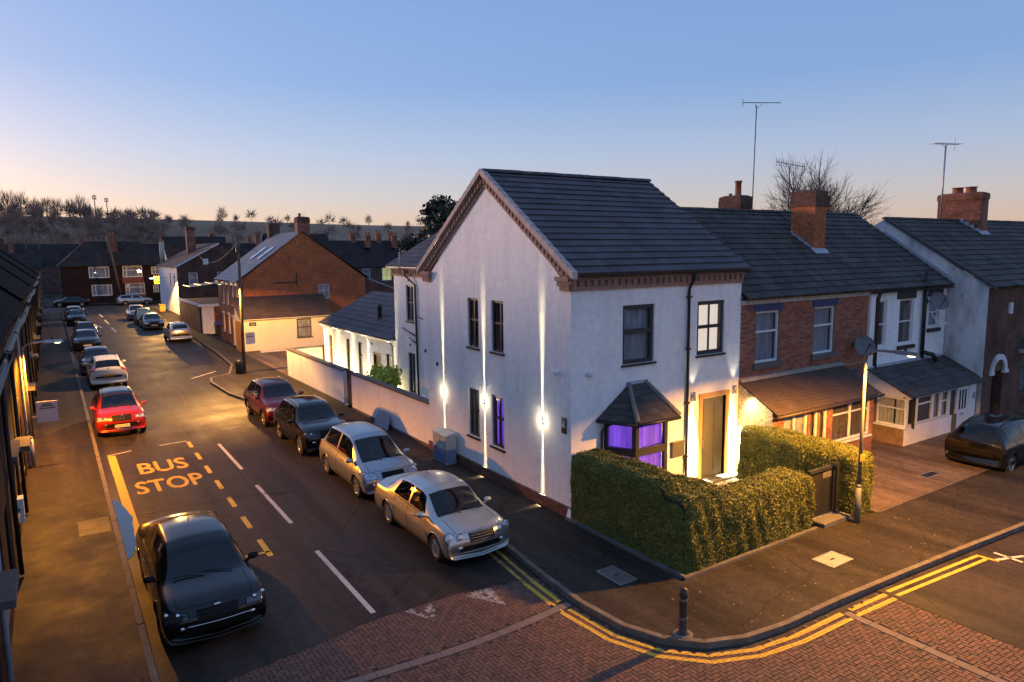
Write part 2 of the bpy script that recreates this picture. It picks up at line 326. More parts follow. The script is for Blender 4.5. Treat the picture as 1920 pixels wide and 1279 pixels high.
def window(parent, F, a0, a1, b0, b1, fm=UPVC, vs_=(), hs=(), fr=.06, bar=.05, curtain=None, sill=None, back=-.13, vbar=None, lights=None, drop=0., label=None):
    """framed window in a hole; vs_/hs are the mullion and transom places as fractions of the opening"""
    mb = MB(); d0, d1 = back, back + .07
    mb.fbox(F, a0, a0 + fr, b0, b1, d0, d1); mb.fbox(F, a1 - fr, a1, b0, b1, d0, d1)
    mb.fbox(F, a0 + fr, a1 - fr, b0, b0 + fr, d0, d1); mb.fbox(F, a0 + fr, a1 - fr, b1 - fr, b1, d0, d1)
    W, H = a1 - a0, b1 - b0
    xs = [a0 + fr] + [x for f in vs_ for x in (a0 + f * W - (vbar or bar) / 2, a0 + f * W + (vbar or bar) / 2)] + [a1 - fr]
    zs = [b0 + fr] + [x for f in hs for x in (b0 + f * H - bar / 2, b0 + f * H + bar / 2)] + [b1 - fr]
    for k in range(1, len(xs) - 1, 2): mb.fbox(F, xs[k], xs[k + 1], b0 + fr, b1 - fr, d0 + .005, d1 - .003)
    for k in range(1, len(zs) - 1, 2): mb.fbox(F, a0 + fr, a1 - fr, zs[k], zs[k + 1], d0 + .008, d1 - .006)
    o = mb.build('window', fm, parent)
    if label: o['label'] = label
    for i in range(0, len(xs) - 1, 2):
        for j in range(0, len(zs) - 1, 2):
            sub(o, 'pane', PANE, lambda q: q.fbox(F, xs[i], xs[i + 1], zs[j], zs[j + 1], d0 + .02, d0 + .028))
    if curtain:
        def cur(q):
            n = max(6, int(W / .045)); i0 = len(q.v)
            for k in range(n + 1):
                a = a0 + fr * .3 + (W - fr * .6) * k / n; cc = d0 - .07 + .022 * math.sin(k * 1.9) + .012 * math.sin(k * .7 + a0)
                q.v += [tuple(F(a, b0 + .02 + drop * H, cc)), tuple(F(a, b1 - .01, cc))]
            for k in range(n): q.f.append((i0 + 2 * k, i0 + 2 * k + 2, i0 + 2 * k + 3, i0 + 2 * k + 1)); q.m.append(0); q.s.append(True)
        sub(o, 'curtain', curtain, cur)
    sub(o, 'room_shade_sheet', ROOM_SHADE, lambda q: q.poly([F(a0 - .1, b0 - .1, d0 - .35), F(a1 + .1, b0 - .1, d0 - .35), F(a1 + .1, b1 + .1, d0 - .35), F(a0 - .1, b1 + .1, d0 - .35)]))  # dark sheet stands in for the unlit room behind the curtain
    if sill: sub(o, 'sill', sill, lambda q: q.fbox(F, a0 - .05, a1 + .05, b0 - .06, b0 - .002, -.1, .06))
    return o
def slope(roof, e0, e1, r0, r1, n, m, thick=.04, roll=0., rw=.15, name='tile_course', over=.02):
    """courses of tiles from eave e0-e1 up to ridge r0-r1, each course an object"""
    e0, e1, r0, r1 = map(Vector, (e0, e1, r0, r1)); N = (e1 - e0).cross(r0 - e0).normalized()
    if N.z < 0: N = -N
    L = (e1 - e0).length; k = max(1, int(L / (rw / 4))) if roll else 1
    for i in range(n):
        t0, t1 = i / n, min(1, (i + 1 + over * 8) / n); a0, a1, b0, b1 = e0.lerp(r0, t0), e1.lerp(r1, t0), e0.lerp(r0, t1), e1.lerp(r1, t1); mb = MB(); i0 = 0
        jit = rnd.uniform(-.004, .004)
        for j in range(k + 1):
            f = j / k; w = roll * (.5 + .5 * math.cos(2 * math.pi * j / 4)) if roll else 0.
            lo = a0.lerp(a1, f); hi = b0.lerp(b1, f)
            mb.v += [tuple(lo + N * (-.02)), tuple(lo + N * (thick + w + jit)), tuple(hi + N * (w * .9 + .004))]
        for j in range(k):
            p = 3 * j; mb.f += [(p, p + 3, p + 4, p + 1), (p + 1, p + 4, p + 5, p + 2)]; mb.m += [0, 0]; mb.s += [False, False]
        for p in (0, 3 * k): mb.f.append((p, p + 1, p + 2)); mb.m.append(0); mb.s.append(False)
        o = bpy.data.objects.new(name, mb.mesh(name, m)); COL.objects.link(o); o.parent = roof
def roofpart(parent, quads, m=BLACKPAINT, name='roof'):
    def fn(q):
        for pts in quads: q.poly(pts)
    return part(parent, name, m, fn)
def ridge(roof, p0, p1, r, m, step=.45):
    p0, p1 = Vector(p0), Vector(p1); n = max(1, int((p1 - p0).length / step)); d = (p1 - p0) / n
    side = d.cross(Z).normalized()
    for k in range(n):
        def fn(q, k=k):
            a, b = p0 + d * (k + .01), p0 + d * (k + 1.0); i0 = len(q.v); lift = .004 * (k % 3)
            for P in (a, b):
                for j in range(7):
                    t = math.pi * j / 6; q.v.append(tuple(P + side * r * 1.25 * math.cos(t) + Z * (r * .8 * math.sin(t) - .05 + lift)))
            for j in range(6): q.f.append((i0 + j, i0 + 7 + j, i0 + 8 + j, i0 + j + 1)); q.m.append(0); q.s.append(True)
            q.f += [tuple(range(i0, i0 + 7)), tuple(range(i0 + 13, i0 + 6, -1))]; q.m += [0, 0]; q.s += [False, False]
        sub(roof, 'ridge_tile', m, fn)
def text_mesh(txt, size, m, depth=.002):
    cu = bpy.data.curves.new('t', 'FONT'); cu.body = txt; cu.size = size; cu.extrude = depth; cu.align_x = 'CENTER'; cu.align_y = 'CENTER'; cu.resolution_u = 3
    o = bpy.data.objects.new('t', cu); COL.objects.link(o)
    bpy.context.view_layer.update(); dg = bpy.context.evaluated_depsgraph_get()
    me = bpy.data.meshes.new_from_object(o.evaluated_get(dg)); bpy.data.objects.remove(o); bpy.data.curves.remove(cu)
    me.materials.clear(); me.materials.append(m); return me
def light(kind, name, loc, power, color, parent=None, to=None, size=60, blend=.5, radius=.05):
    d = bpy.data.lights.new(name, kind); d.energy = power; d.color = color; d.shadow_soft_size = radius
    if kind == 'SPOT': d.spot_size = R(size); d.spot_blend = blend
    o = bpy.data.objects.new(name, d); COL.objects.link(o); o.location = loc
    if to is not None: o.rotation_euler = (Vector(loc) - Vector(to)).to_track_quat('Z', 'Y').to_euler()
    if parent is not None: o.parent = parent; o.matrix_parent_inverse = ORIGIN.get(parent.name, Matrix.Identity(4))
    return o
def raw_mesh(name, verts, faces, m, smooth=False):
    """big meshes straight from numpy arrays; faces all of one size"""
    me = bpy.data.meshes.new(name); nf, k = faces.shape
    me.vertices.add(len(verts)); me.vertices.foreach_set('co', verts.astype(np.float32).ravel())
    me.loops.add(nf * k); me.loops.foreach_set('vertex_index', faces.astype(np.int32).ravel())
    me.polygons.add(nf); me.polygons.foreach_set('loop_start', np.arange(0, nf * k, k, dtype=np.int32)); me.polygons.foreach_set('loop_total', np.full(nf, k, dtype=np.int32))
    if smooth: me.polygons.foreach_set('use_smooth', np.ones(nf, dtype=bool))
    me.materials.append(m); me.update(calc_edges=True); return me
# ------------------------------------------------------------------ ground, roads, pavements
RZ, PZ = -.05, .06          # road surface, pavement surface
ASPH = groundmat('asphalt', (.029, .0235, .0195), (.046, .0365, .030), speck=.75)
PAVE = groundmat('pavement_asphalt', (.028, .0225, .018), (.046, .037, .0295), speck=.75, scale=.8, rough=.72)
DRIVE = groundmat('drive_tarmac', (.10, .072, .058), (.16, .115, .09), speck=.6, scale=1.2, rough=.8, cracks=False)
FIELD = groundmat('far_ground', (.05, .042, .034), (.085, .07, .05), speck=.4, scale=.02, cracks=False, rough=.95)
def sheet(name, polys, m, z, kind='structure', parent=None):
    def fn(q):
        for p in polys: q.poly([(x, y, z) for x, y in p])
    o = part(parent, name, m, fn)
    if kind: o['kind'] = kind
    return o
sheet('ground', [[(-1500, -300), (1500, -300), (1500, 2500), (-1500, 2500)]], FIELD, -.16)
K = [(-.9, 92.5), (.3, 88), (-.2, 75), (-1.0, 62), (-1.15, 50), (-1.3, 40), (-1.7, 33), (-2.6, 29.4), (-3.75, 28.6), (-4.0, 27.2), (-3.85, 23.2), (-3.3, 20.2), (-2.5, 17.6), (-2.27, 15), (-2.25, 2), (-2.38, -.6), (-2.55, -2.2), (-2.63, -3.6), (-2.53, -4.75), (-2.22, -5.5), (-1.7, -6.04), (-.95, -6.35), (0., -6.48), (1.7, -6.52), (4., -6.63), (6.1, -6.76), (9.05, -6.96), (16, -7.4), (45, -9.3)]
road = sheet('road', [[(-10.0, -1.5), (-2.2, -1.5), (-2.2, 15), (-2.2, 20), (-2, 40), (0.6, 60), (1.2, 93), (-10.0, 93)], [(-60, 93), (60, 93), (60, 103), (-60, 103)],
              [(2.95, -6.0), (45, -8.6), (45, -18), (2.95, -18)], [(-30, -18), (2.95, -18), (2.95, -9.9), (-30, -9.9)], [(-30, -9.9), (-10, -9.9), (-10, -5), (-30, -5)]], ASPH, RZ)
BASE = mat('joint_sand', (.035, .027, .022), (.055, .042, .034), 20, .95)
paving = sheet('brick_paving', [[(-10, -9.9), (2.95, -9.9), (2.95, -6.2), (-1.6, -5.6), (-2.4, -4.5), (-2.45, -2.1), (-10, -2.1)]], BASE, RZ - .012)
# right-hand pavement inside the kerb, and everything paved behind it
PR = [(x + .02, y + .02 if y < -5 else y) for x, y in K]
pave_r = sheet('pavement', [PR + [(45, -4.4), (7, -4.4), (6.3, -4.1), (0, -4.1), (0, 0), (0, 26.2), (.2, 37.8), (.7, 48), (.2, 66), (1.5, 76), (1.5, 92.5)]], PAVE, PZ)
sheet('pavement', [[(-12.3, -9), (-10.14, -9), (-10.14, 92), (-12.3, 92)]], PAVE, PZ)
sheet('pavement', [[(-60, 103.14), (60, 103.14), (60, 109), (-60, 109)]], PAVE, PZ)
sheet('driveway', [[(6.9, -4.36), (45, -4.36), (45, 0.5), (6.9, 0.5)]], DRIVE, PZ + .004)
sheet('driveway', [[(.05, 26.5), (9, 26.5), (9, 38), (.2, 38)]], DRIVE, PZ + .006)
sheet('front_garden', [[(.1, -3.9), (6.6, -3.9), (6.6, 0), (.1, 0)]], mat('garden_soil', (.04, .03, .02), (.08, .06, .045), 6, .95, fine=(40, .4)), PZ + .02)
sheet('garden_path', [[(4.75, -3.9), (6.1, -3.9), (6.1, -.02), (4.75, -.02)]], STONE, PZ + .03)
sheet('courtyard', [[(0.2, 8.3), (2, 8.3), (2, 26), (0.2, 26)]], STONE, PZ + .01)
# kerb stones, each its own piece
KERB = mat('kerb_stone', (.11, .092, .072), (.18, .15, .118), 4, .85, fine=(35, .25), bump=.3)
def kerb(path, label_len=.9, w=.14, hi=PZ + .012, lo=RZ - .02, flush=None):
    root = bpy.data.objects.new('kerb', None); COL.objects.link(root); root['kind'] = 'structure'
    P = [Vector((x, y, 0)) for x, y in path]; seg = []
    for a, b in zip(P, P[1:]):
        n = max(1, round((b - a).length / label_len))
        for k in range(n): seg.append((a.lerp(b, k / n), a.lerp(b, (k + 1) / n)))
    for a, b in seg:
        if (a - CAM.xy.to_3d()).length > 60: continue
        d = (b - a).normalized(); s = Vector((d.y, -d.x, 0)); g = d * .006; j = rnd.uniform(-.006, .006)
        h = hi + j
        if flush and flush(a): h = PZ + .006
        q = MB(); A, B = a + g, b - g
        q.hexa([A + Z * lo, B + Z * lo, B + s * w + Z * lo, A + s * w + Z * lo, A + Z * h, B + Z * h, B + s * (w - .025) + Z * h, A + s * (w - .025) + Z * h])
        q.build('kerb_stone', KERB, root)
kerb(list(reversed(K)), flush=lambda a: (-2.7 < a.x < 1.6 and a.y < -2.0) or (29 < a.y < 36))
kerb([(-10.14, -4), (-10.14, 60)])
kerb([(45, -4.42), (6.95, -4.42)], w=.06, hi=PZ + .015)
# herringbone pavers
BR = [mat('paver_plum', (.100, .057, .044), (.14, .08, .062), 9, .85, fine=(60, .3), bump=.3, bscale=120), mat('paver_red', (.128, .066, .048), (.17, .09, .066), 9, .85, fine=(60, .3), bump=.3, bscale=120),
      mat('paver_brown', (.074, .046, .037), (.11, .067, .053), 9, .85, fine=(60, .3), bump=.3, bscale=120),
      wornpaint('white_paint_on_brick', (.62, .60, .56), (.14, .07, .055), .40, 14)]
SB = .086
def paver_mesh(m):
    q = MB(); l, w, t, b = SB - .0025, SB / 2 - .0025, .03, .005
    q.hexa([(-l, -w, -t), (l, -w, -t), (l, w, -t), (-l, w, -t), (-l, -w, -b), (l, -w, -b), (l, w, -b), (-l, w, -b)])
    q.hexa([(-l, -w, -b), (l, -w, -b), (l, w, -b), (-l, w, -b), (-l + b, -w + b, 0), (l - b, -w + b, 0), (l - b, w - b, 0), (-l + b, w - b, 0)])
    return q.mesh('brick', m)
pmesh = [paver_mesh(m) for m in BR]
def inside(pt, poly):
    x, y = pt; c = False; n = len(poly)
    for i in range(n):
        x0, y0 = poly[i]; x1, y1 = poly[i - 1]
        if (y0 > y) != (y1 > y) and x < (x1 - x0) * (y - y0) / (y1 - y0) + x0: c = not c
    return c
def Kx(y): return np.interp(-y, [-p[1] for p in K[13:22]], [p[0] for p in K[13:22]])
def top_edge(x): return float(np.interp(x, [-10, -7.5, -6.25, -4.46, -3.0, -2.5], [-2.3, -1.93, -1.70, -1.70, -1.95, -2.05]))
def band(x, y):       # the two stone bands let into the bricks
    return abs(y - (-3.42 - .10 * math.cos((x + 5) * .9))) < .14 and x < -2.6 or abs(x - 1.55) < .14 and y < -6.6
def on_pave(x, y):
    return inside((x, y), K[12:] + [(45, 40), (0, 40)])
TRI = [((-4.35, -1.82), (-3.68, -1.88), (-3.80, -2.70)), ((-5.62, -1.76), (-5.02, -1.76), (-5.2, -2.55)), ((-2.75, -7.05), (-2.25, -7.3), (-2.0, -8.2))]
cells = []
s = SB
for i in range(0, 153):
    for j in range(0, 100):
        k = (i - j) % 4
        # 90-degree herringbone: k 0 starts a brick along x, k 3 starts one along y
        ox, oy = -10 + i * s, -10 + j * s
        if k == 0: c, rot = (ox + s, oy + s / 2), 0
        elif k == 3: c, rot = (ox + s / 2, oy + s), 1
        else: continue
        x, y = c
        if not (-9.93 < x < 2.98 and -9.8 < y): continue
        if y > top_edge(x) + .06 or on_pave(x - .12, y + .05) or on_pave(x, y + .13) or on_pave(x + .1, y + .1) or band(x, y): continue
        cells.append((x, y, rot))
def inview(x, y):
    v = Vector((x, y, RZ)) - CAM; d = v.dot(_f); return d, abs(v.dot(_r2) / d) * 1308.3 < 990 and v.dot(_u2) / d * 1308.3 > -665
seen = sorted([(inview(x, y)[0], x, y, r) for x, y, r in cells if inview(x, y)[1]])
near = {(x, y) for d, x, y, r in seen[:300]}
restq = [MB() for _ in range(1)][0]
for x, y, rot in cells:
    mi = rnd.choice((0, 0, 0, 1, 1, 2))
    zz = RZ + rnd.uniform(-.004, .003); a = rot * math.pi / 2 + rnd.uniform(-.015, .015)
    if (x, y) in near:
        o = bpy.data.objects.new('brick', pmesh[mi]); COL.objects.link(o); o.parent = paving; o.location = (x, y, zz); o.rotation_euler = (rnd.uniform(-.01, .01), rnd.uniform(-.01, .01), a)
    else:
        l, w, b = SB - .0025, SB / 2 - .0025, .005; ca, sa = math.cos(a), math.sin(a)
        P = lambda u, v, h: (x + u * ca - v * sa, y + u * sa + v * ca, zz + h)
        i0 = len(restq.v)
        restq.v += [P(-l, -w, -.02), P(l, -w, -.02), P(l, w, -.02), P(-l, w, -.02), P(-l + b, -w + b, 0), P(l - b, -w + b, 0), P(l - b, w - b, 0), P(-l + b, w - b, 0)]
        for f in ((4, 5, 6, 7), (0, 1, 5, 4), (1, 2, 6, 5), (2, 3, 7, 6), (3, 0, 4, 7)): restq.f.append(tuple(i0 + t for t in f)); restq.m.append(mi); restq.s.append(False)
o = restq.build('farther_bricks', BR, paving); o['kind'] = 'stuff'
EDGE = [(-10 + .3 * k, top_edge(-10 + .3 * k)) for k in range(27)]
sheet('road', [[(x, y) for x, y in EDGE] + [(-2.2, -1.45), (-10, -1.45)]], ASPH, RZ + .006)
sheet('road', [[(2.9, -9.9), (3.05, -9.9), (3.05, -6.4), (2.9, -6.4)]], ASPH, RZ + .006)
SETT = mat('stone_sett', (.15, .115, .10), (.2, .155, .135), 6, .85, fine=(50, .2))
def bands():
    pts = [(-9.9 + .6 * i) for i in range(13)]
    for x in pts:
        if x > -2.9: break
        q = MB(); x1 = x + .59; y0 = -3.42 - .10 * math.cos((x + 5) * .9); y1 = -3.42 - .10 * math.cos((x1 + 5) * .9)
        q.hexa([(x, y0 - .09, RZ - .03), (x1, y1 - .09, RZ - .03), (x1, y1 + .09, RZ - .03), (x, y0 + .09, RZ - .03), (x, y0 - .09, RZ + .001), (x1, y1 - .09, RZ + .001), (x1, y1 + .09, RZ + .001), (x, y0 + .09, RZ + .001)])
        q.build('stone_sett', SETT, paving)
    for k in range(6):
        y = -6.75 - .5 * k; q = MB(); q.box(1.46, 1.64, y - .49, y, RZ - .03, RZ + .001); q.build('stone_sett', SETT, paving)
bands()
def clip(poly, rect):
    x0, x1, y0, y1 = rect
    for ax, v, sg_ in ((0, x0, 1), (0, x1, -1), (1, y0, 1), (1, y1, -1)):
        out = []
        for k in range(len(poly)):
            a, b = poly[k - 1], poly[k]; ia, ib = (a[ax] - v) * sg_ >= 0, (b[ax] - v) * sg_ >= 0
            if ia != ib:
                t = (v - a[ax]) / (b[ax] - a[ax]); out.append((a[0] + (b[0] - a[0]) * t, a[1] + (b[1] - a[1]) * t))
            if ib: out.append(b)
        poly = out
        if not poly: return poly
    return poly
def paint_on_bricks(name, m, polys, keep=1., z=RZ + .0045):
    """paint that took on the brick faces and not in the joints"""
    q = MB()
    for P in polys:
        bx0, bx1, by0, by1 = min(p[0] for p in P) - .12, max(p[0] for p in P) + .12, min(p[1] for p in P) - .12, max(p[1] for p in P) + .12
        for x, y, rot in cells:
            if not (bx0 < x < bx1 and by0 < y < by1): continue
            random.seed(int(x * 977 + y * 5417)); 
            if random.random() > keep: continue
            l, w = (SB - .003, SB / 2 - .003) if rot == 0 else (SB / 2 - .003, SB - .003); c = clip(P, (x - l, x + l, y - w, y + w))
            if len(c) > 2: q.poly([(a, b, z) for a, b in c])
    return q.build(name, m, paving)
# ------------------------------------------------------------------ painted markings
WP = wornpaint('white_road_paint', (.60, .57, .52), (.06, .055, .05), .38, 10); YP = wornpaint('yellow_road_paint', (.74, .47, .05), (.07, .06, .045), .37, 9)
YPL = wornpaint('lettering_paint', (.68, .42, .05), (.05, .04, .03), .41, 5.5, .05); YP2 = wornpaint('worn_yellow_road_paint', (.55, .36, .06), (.085, .06, .04), .46, 12)
MZ = RZ + .004
def strip(name, m, pts, w, parent=road, z=MZ, gaps=0., ln=.25):
    """a painted line; with gaps it is broken up where it crosses the bricks"""
    q = MB(); P = [Vector((x, y, z)) for x, y in pts]
    for a, b in zip(P, P[1:]):
        L = (b - a).length; n = max(1, int(L / ln)) if gaps else 1; d = (b - a).normalized(); s_ = Vector((-d.y, d.x, 0))
        for k in range(n):
            g = rnd.uniform(.0, gaps) if gaps else 0; A = a + d * (L * k / n + g / 2); B = a + d * (L * (k + 1) / n - g / 2)
            w0 = w * (1 + (rnd.uniform(-.25, .2) if gaps else 0)) / 2; w1 = w * (1 + (rnd.uniform(-.25, .2) if gaps else 0)) / 2
            q.poly([A - s_ * w0, B - s_ * w1, B + s_ * w1, A + s_ * w0])
    return q.build(name, m, parent)
for y0, y1 in ((-1.5, 2.1), (4.2, 7.95), (9.9, 13.7), (61, 66), (70, 76), (80, 86)):
    strip('centre_line', WP, [(-6.15, y0), (-6.15 if y1 < 50 else -6.2, y1)], .11 if y1 < 50 else .16)
strip('bay_edge_line', YP, [(-9.66, 4.6), (-9.66, 14.25)], .24)
strip('bay_end_line', WP, [(-9.78, 14.35), (-9.0, 14.62)], .07); strip('bay_end_line', WP, [(-8.05, 14.8), (-7.1, 14.9)], .07)
for k in range(7):
    y = 14.75 - k * 1.86
    strip('bay_dash', YP, [(-7.06 - .012 * k, y), (-7.07 - .012 * k, y - (.95 if k < 6 else 1.15))], .13)
strip('bay_end_line', YP, [(-7.10, 2.72), (-8.3, 2.78)], .09)
for w_, x, y, sx_, sy_ in (('BUS', -8.30, 11.88, 1.0, 1.48), ('STOP', -8.36, 9.72, .98, 1.42)):
    me = text_mesh(w_, 1.0, YPL, 0.); d = [v.co for v in me.vertices]; xs = [c.x for c in d]; ys = [c.y for c in d]
    W, H = (1.46 if w_ == 'BUS' else 1.9), (1.36 if w_ == 'BUS' else 1.28)
    for v in me.vertices: v.co = ((v.co.x - (min(xs) + max(xs)) / 2) * W / (max(xs) - min(xs)), (v.co.y - (min(ys) + max(ys)) / 2) * H / (max(ys) - min(ys)), 0)
    o = add('painted_lettering', me, road); o.location = (x, y, MZ)
    # heavier strokes, as stencilled by hand
    o2 = o.copy(); COL.objects.link(o2); o2.location = (x + .035, y, MZ + .0015); o2.parent = road
    o3 = o.copy(); COL.objects.link(o3); o3.location = (x + .018, y + .06, MZ + .003); o3.parent = road
def off(path, d):
    P = [Vector((x, y, 0)) for x, y in path]; out = []
    for k, p in enumerate(P):
        t = (P[min(k + 1, len(P) - 1)] - P[max(k - 1, 0)]).normalized(); n_ = Vector((t.y, -t.x, 0)); out.append((p.x + n_.x * d, p.y + n_.y * d))
    return out
for d in (.22, .42):
    pth = off([(-2.25, 1.0), (-2.38, -.6), (-2.55, -2.2)], d); strip('double_yellow_line', YP2, pth, .08, z=MZ + .006)
    mid = off(K[15:26], d); fine = []
    for a, b in zip(mid[1:], mid[2:-1]):
        for t in (0, .5): fine.append((a[0] + (b[0] - a[0]) * t, a[1] + (b[1] - a[1]) * t))
    fine.append(mid[-2]); quads = []
    for a, b in zip(fine, fine[1:]):
        v = Vector((b[0] - a[0], b[1] - a[1])).normalized() * .052; quads.append([(a[0] + v.y, a[1] - v.x), (b[0] + v.y, b[1] - v.x), (b[0] - v.y, b[1] + v.x), (a[0] - v.y, a[1] + v.x)])
    paint_on_bricks('double_yellow_line', YP, quads, 1. if d < .3 else .98)
    strip('double_yellow_line', YP, off([(3.0, -6.53), (6.45, -6.79)], d), .085)
WP3 = wornpaint('faded_white_paint', (.46, .42, .38), (.10, .06, .05), .47, 16, .05); paint_on_bricks('give_way_triangle', WP3, [TRI[0]], .93); paint_on_bricks('give_way_triangle', WP3, [TRI[1]], .45); paint_on_bricks('give_way_triangle', WP, [TRI[2]], .9)
strip('yellow_end_bar', YP, [(6.45, -6.98), (6.52, -7.42)], .09); strip('parking_bay_mark', WP, [(6.55, -7.35), (7.3, -7.62)], .09); strip('parking_bay_mark', WP, [(6.95, -7.15), (6.9, -7.75)], .09)
strip('direction_arrow', WP, [(-7.5, 69.5), (-7.5, 71)], .5); strip('junction_mark', WP, [(-2.9, 31.5), (-4.6, 29.6)], .10)
def arrow(q): q.poly([(-8.2, 66.5, MZ), (-6.9, 66.5, MZ), (-7.55, 71.5, MZ)])
part(road, 'direction_arrow', WP, arrow)
TAR = mat('tar_seam', (.008, .008, .008), (.014, .013, .012), 9, .6)
def crack(pts, w):
    q = MB(); P = []
    for a, b in zip(pts, pts[1:]):
        for k in range(14): t = k / 14; P.append(Vector((a[0] + (b[0] - a[0]) * t + rnd.uniform(-.05, .05), a[1] + (b[1] - a[1]) * t + rnd.uniform(-.07, .07), MZ + .006)))
    for a, b in zip(P, P[1:]):
        d = (b - a).normalized(); s_ = Vector((-d.y, d.x, 0)); w0 = w * rnd.uniform(.3, 1.3); q.poly([a - s_ * w0, b - s_ * w0, b + s_ * w0, a + s_ * w0])
    q.build('road_crack', TAR, road)
crack([(-9.3, 7.3), (-7.2, 7.25), (-5.2, 6.6)], .022); crack([(-7.0, 7.35), (-5.4, 6.75)], .015); crack([(-9.6, 15.6), (-4.6, 16.6)], .013); crack([(-6.0, 22), (-5.6, 34)], .02); crack([(-4.9, -.9), (-4.7, 8)], .008)
# puddle in the gutter
pm, _nt, _nd, _lk, _b = _new('puddle_water'); _b.inputs['Base Color'].default_value = (.012, .014, .02, 1); _b.inputs['Roughness'].default_value = .05; _b.inputs['Specular IOR Level'].default_value = 1.0; _b.inputs['IOR'].default_value = 1.6
def pud(q):
    L = []; Rr = []
    for k in range(41):
        y = 4.2 + k * .122; t = k / 40; wv = .03 * math.sin(k * .31) + .012 * math.sin(k * .8 + 1)
        L.append((-9.99, y, MZ + .003)); Rr.append((-9.99 + max(.015, .33 * math.sin(math.pi * t) ** .5 + wv * math.sin(math.pi * t)), y, MZ + .003))
    for k in range(40): q.poly([L[k], Rr[k], Rr[k + 1], L[k + 1]])
o = part(None, 'puddle', pm, pud); o['kind'] = 'structure'
# covers let into the pavement
def cover(x0, x1, y0, y1, m, label, z=PZ + .008):
    t = thing('manhole_cover', label, 'manhole cover', ((x0 + x1) / 2, (y0 + y1) / 2, PZ))
    part(t, 'cover_frame', METAL if m is not STONE else CAP, lambda q: [q.box(x0, x1, y0, y0 + .03, PZ - .02, z), q.box(x0, x1, y1 - .03, y1, PZ - .02, z), q.box(x0, x0 + .03, y0 + .03, y1 - .03, PZ - .02, z), q.box(x1 - .03, x1, y0 + .03, y1 - .03, PZ - .02, z)])
    part(t, 'cover_plate', m, lambda q: q.box(x0 + .035, x1 - .035, y0 + .035, y1 - .035, PZ - .02, z - .003))
    part(t, 'lifting_slot', DARK, lambda q: q.box((x0 + x1) / 2 - .08, (x0 + x1) / 2 + .08, (y0 + y1) / 2 - .02, (y0 + y1) / 2 + .02, z - .003, z))
PALESLAB = mat('pale_concrete', (.36, .31, .25), (.44, .38, .31), 3, .8, fine=(30, .12))
cover(2.93, 3.72, -5.62, -5.08, PALESLAB, 'pale square cover in the pavement in front of the garden gate')
cover(-1.48, -.98, -3.55, -2.75, mat('infilled_cover', (.10, .085, .075), (.14, .12, .105), 4, .85, fine=(40, .3)), 'brown rectangular cover in the pavement beside the hedge corner')
cover(10.9, 11.7, -3.75, -3.45, DARK, 'narrow dark drain cover in the drive behind the black car', PZ + .014)
# pavement repairs
sheet('pavement_patch', [[(-10.9, 6.1), (-10.2, 6.1), (-10.2, 7.3), (-10.9, 7.3)]], groundmat('slab_patch', (.05, .041, .03), (.07, .058, .044), cracks=False), PZ + .005, parent=None)
def litter():
    lm = mat('pale_litter', (.16, .13, .09), (.3, .26, .2), 10, .9); q = MB()
    for _ in range(150):
        if rnd.random() < .5: x, y, z = rnd.uniform(-2, 9), rnd.uniform(-6.3, -4.5), PZ + .006
        elif rnd.random() < .5: x, y, z = rnd.uniform(-12, -10.2), rnd.uniform(-2, 14), PZ + .008
        else: x, y, z = rnd.uniform(-9, -3), rnd.uniform(-1, 20), RZ + .008
        a = rnd.uniform(0, 6.3); r_ = rnd.uniform(.008, .024); u = Vector((math.cos(a), math.sin(a), 0)) * r_; v = Vector((-math.sin(a), math.cos(a), 0)) * r_ * rnd.uniform(.3, .8); c = Vector((x, y, z))
        q.poly([c - u - v, c + u - v + Z * .004, c + u + v, c - u + v + Z * .006])
    o = q.build('fallen_leaves', lm); o['kind'] = 'stuff'
litter()
# ------------------------------------------------------------------ the white corner house
HW, HD, HE, HR = 6.62, 8.19, 6.06, 9.42
house = thing('corner_house', 'white rendered corner house with dark tiled roof, purple-lit windows and gable to the street', 'house', (HW / 2, HD / 2, 0))
G = frame((0, 0, 0), (0, 1, 0), (-1, 0, 0)); FR = frame((0, 0, 0), (1, 0, 0), (0, -1, 0))
gw = [(4.63, 5.30, 4.08, 5.64), (3.20, 3.88, 4.08, 5.63), (4.66, 5.36, 1.18, 2.74), (3.22, 3.93, 1.14, 2.75)]
fw = [(1.77, 2.95, 3.98, 5.60), (4.69, 5.87, 3.97, 5.57)]
door_hole = (4.98, 6.02, .12, 2.64)
part(house, 'gable_wall', WHITE, lambda q: (wall(q, G, 0, HD, 0, HE, gw), q.poly([G(0, HE), G(HD, HE), G(HD / 2, HR - .12)])))
part(house, 'front_wall', WHITE, lambda q: wall(q, FR, 0, HW, 0, HE, fw + [door_hole], depth=.13))
part(house, 'rear_wall', WHITE, lambda q: (q.poly([(0, HD, 0), (HW, HD, 0), (HW, HD, HE), (0, HD, HE)]), q.poly([(HW, 0, 0), (HW, HD, 0), (HW, HD, HE), (HW, HD / 2, HR - .12), (HW, 0, HE)])))
for i, h in enumerate(gw):
    window(house, G, *h, fm=ANTH, vs_=(.5,) if i != 1 else (.35,), hs=(.56,), fr=.075, bar=.07, curtain=(DRAPE, DRAPE, BLIND, PURPLE)[i], sill=ANTH, label=('narrow dark upper gable window', None, 'lower gable window with a pale blind', 'lower gable window lit purple')[i])
window(house, FR, *fw[0], fm=ANTH, vs_=(), hs=(.55,), fr=.11, bar=.13, curtain=NET, sill=ANTH)
window(house, FR, *fw[1], fm=ANTH, vs_=(.5,), hs=(.52,), fr=.12, bar=.10, vbar=.025, curtain=WARMWIN, sill=ANTH, label='upper front window lit warm white')
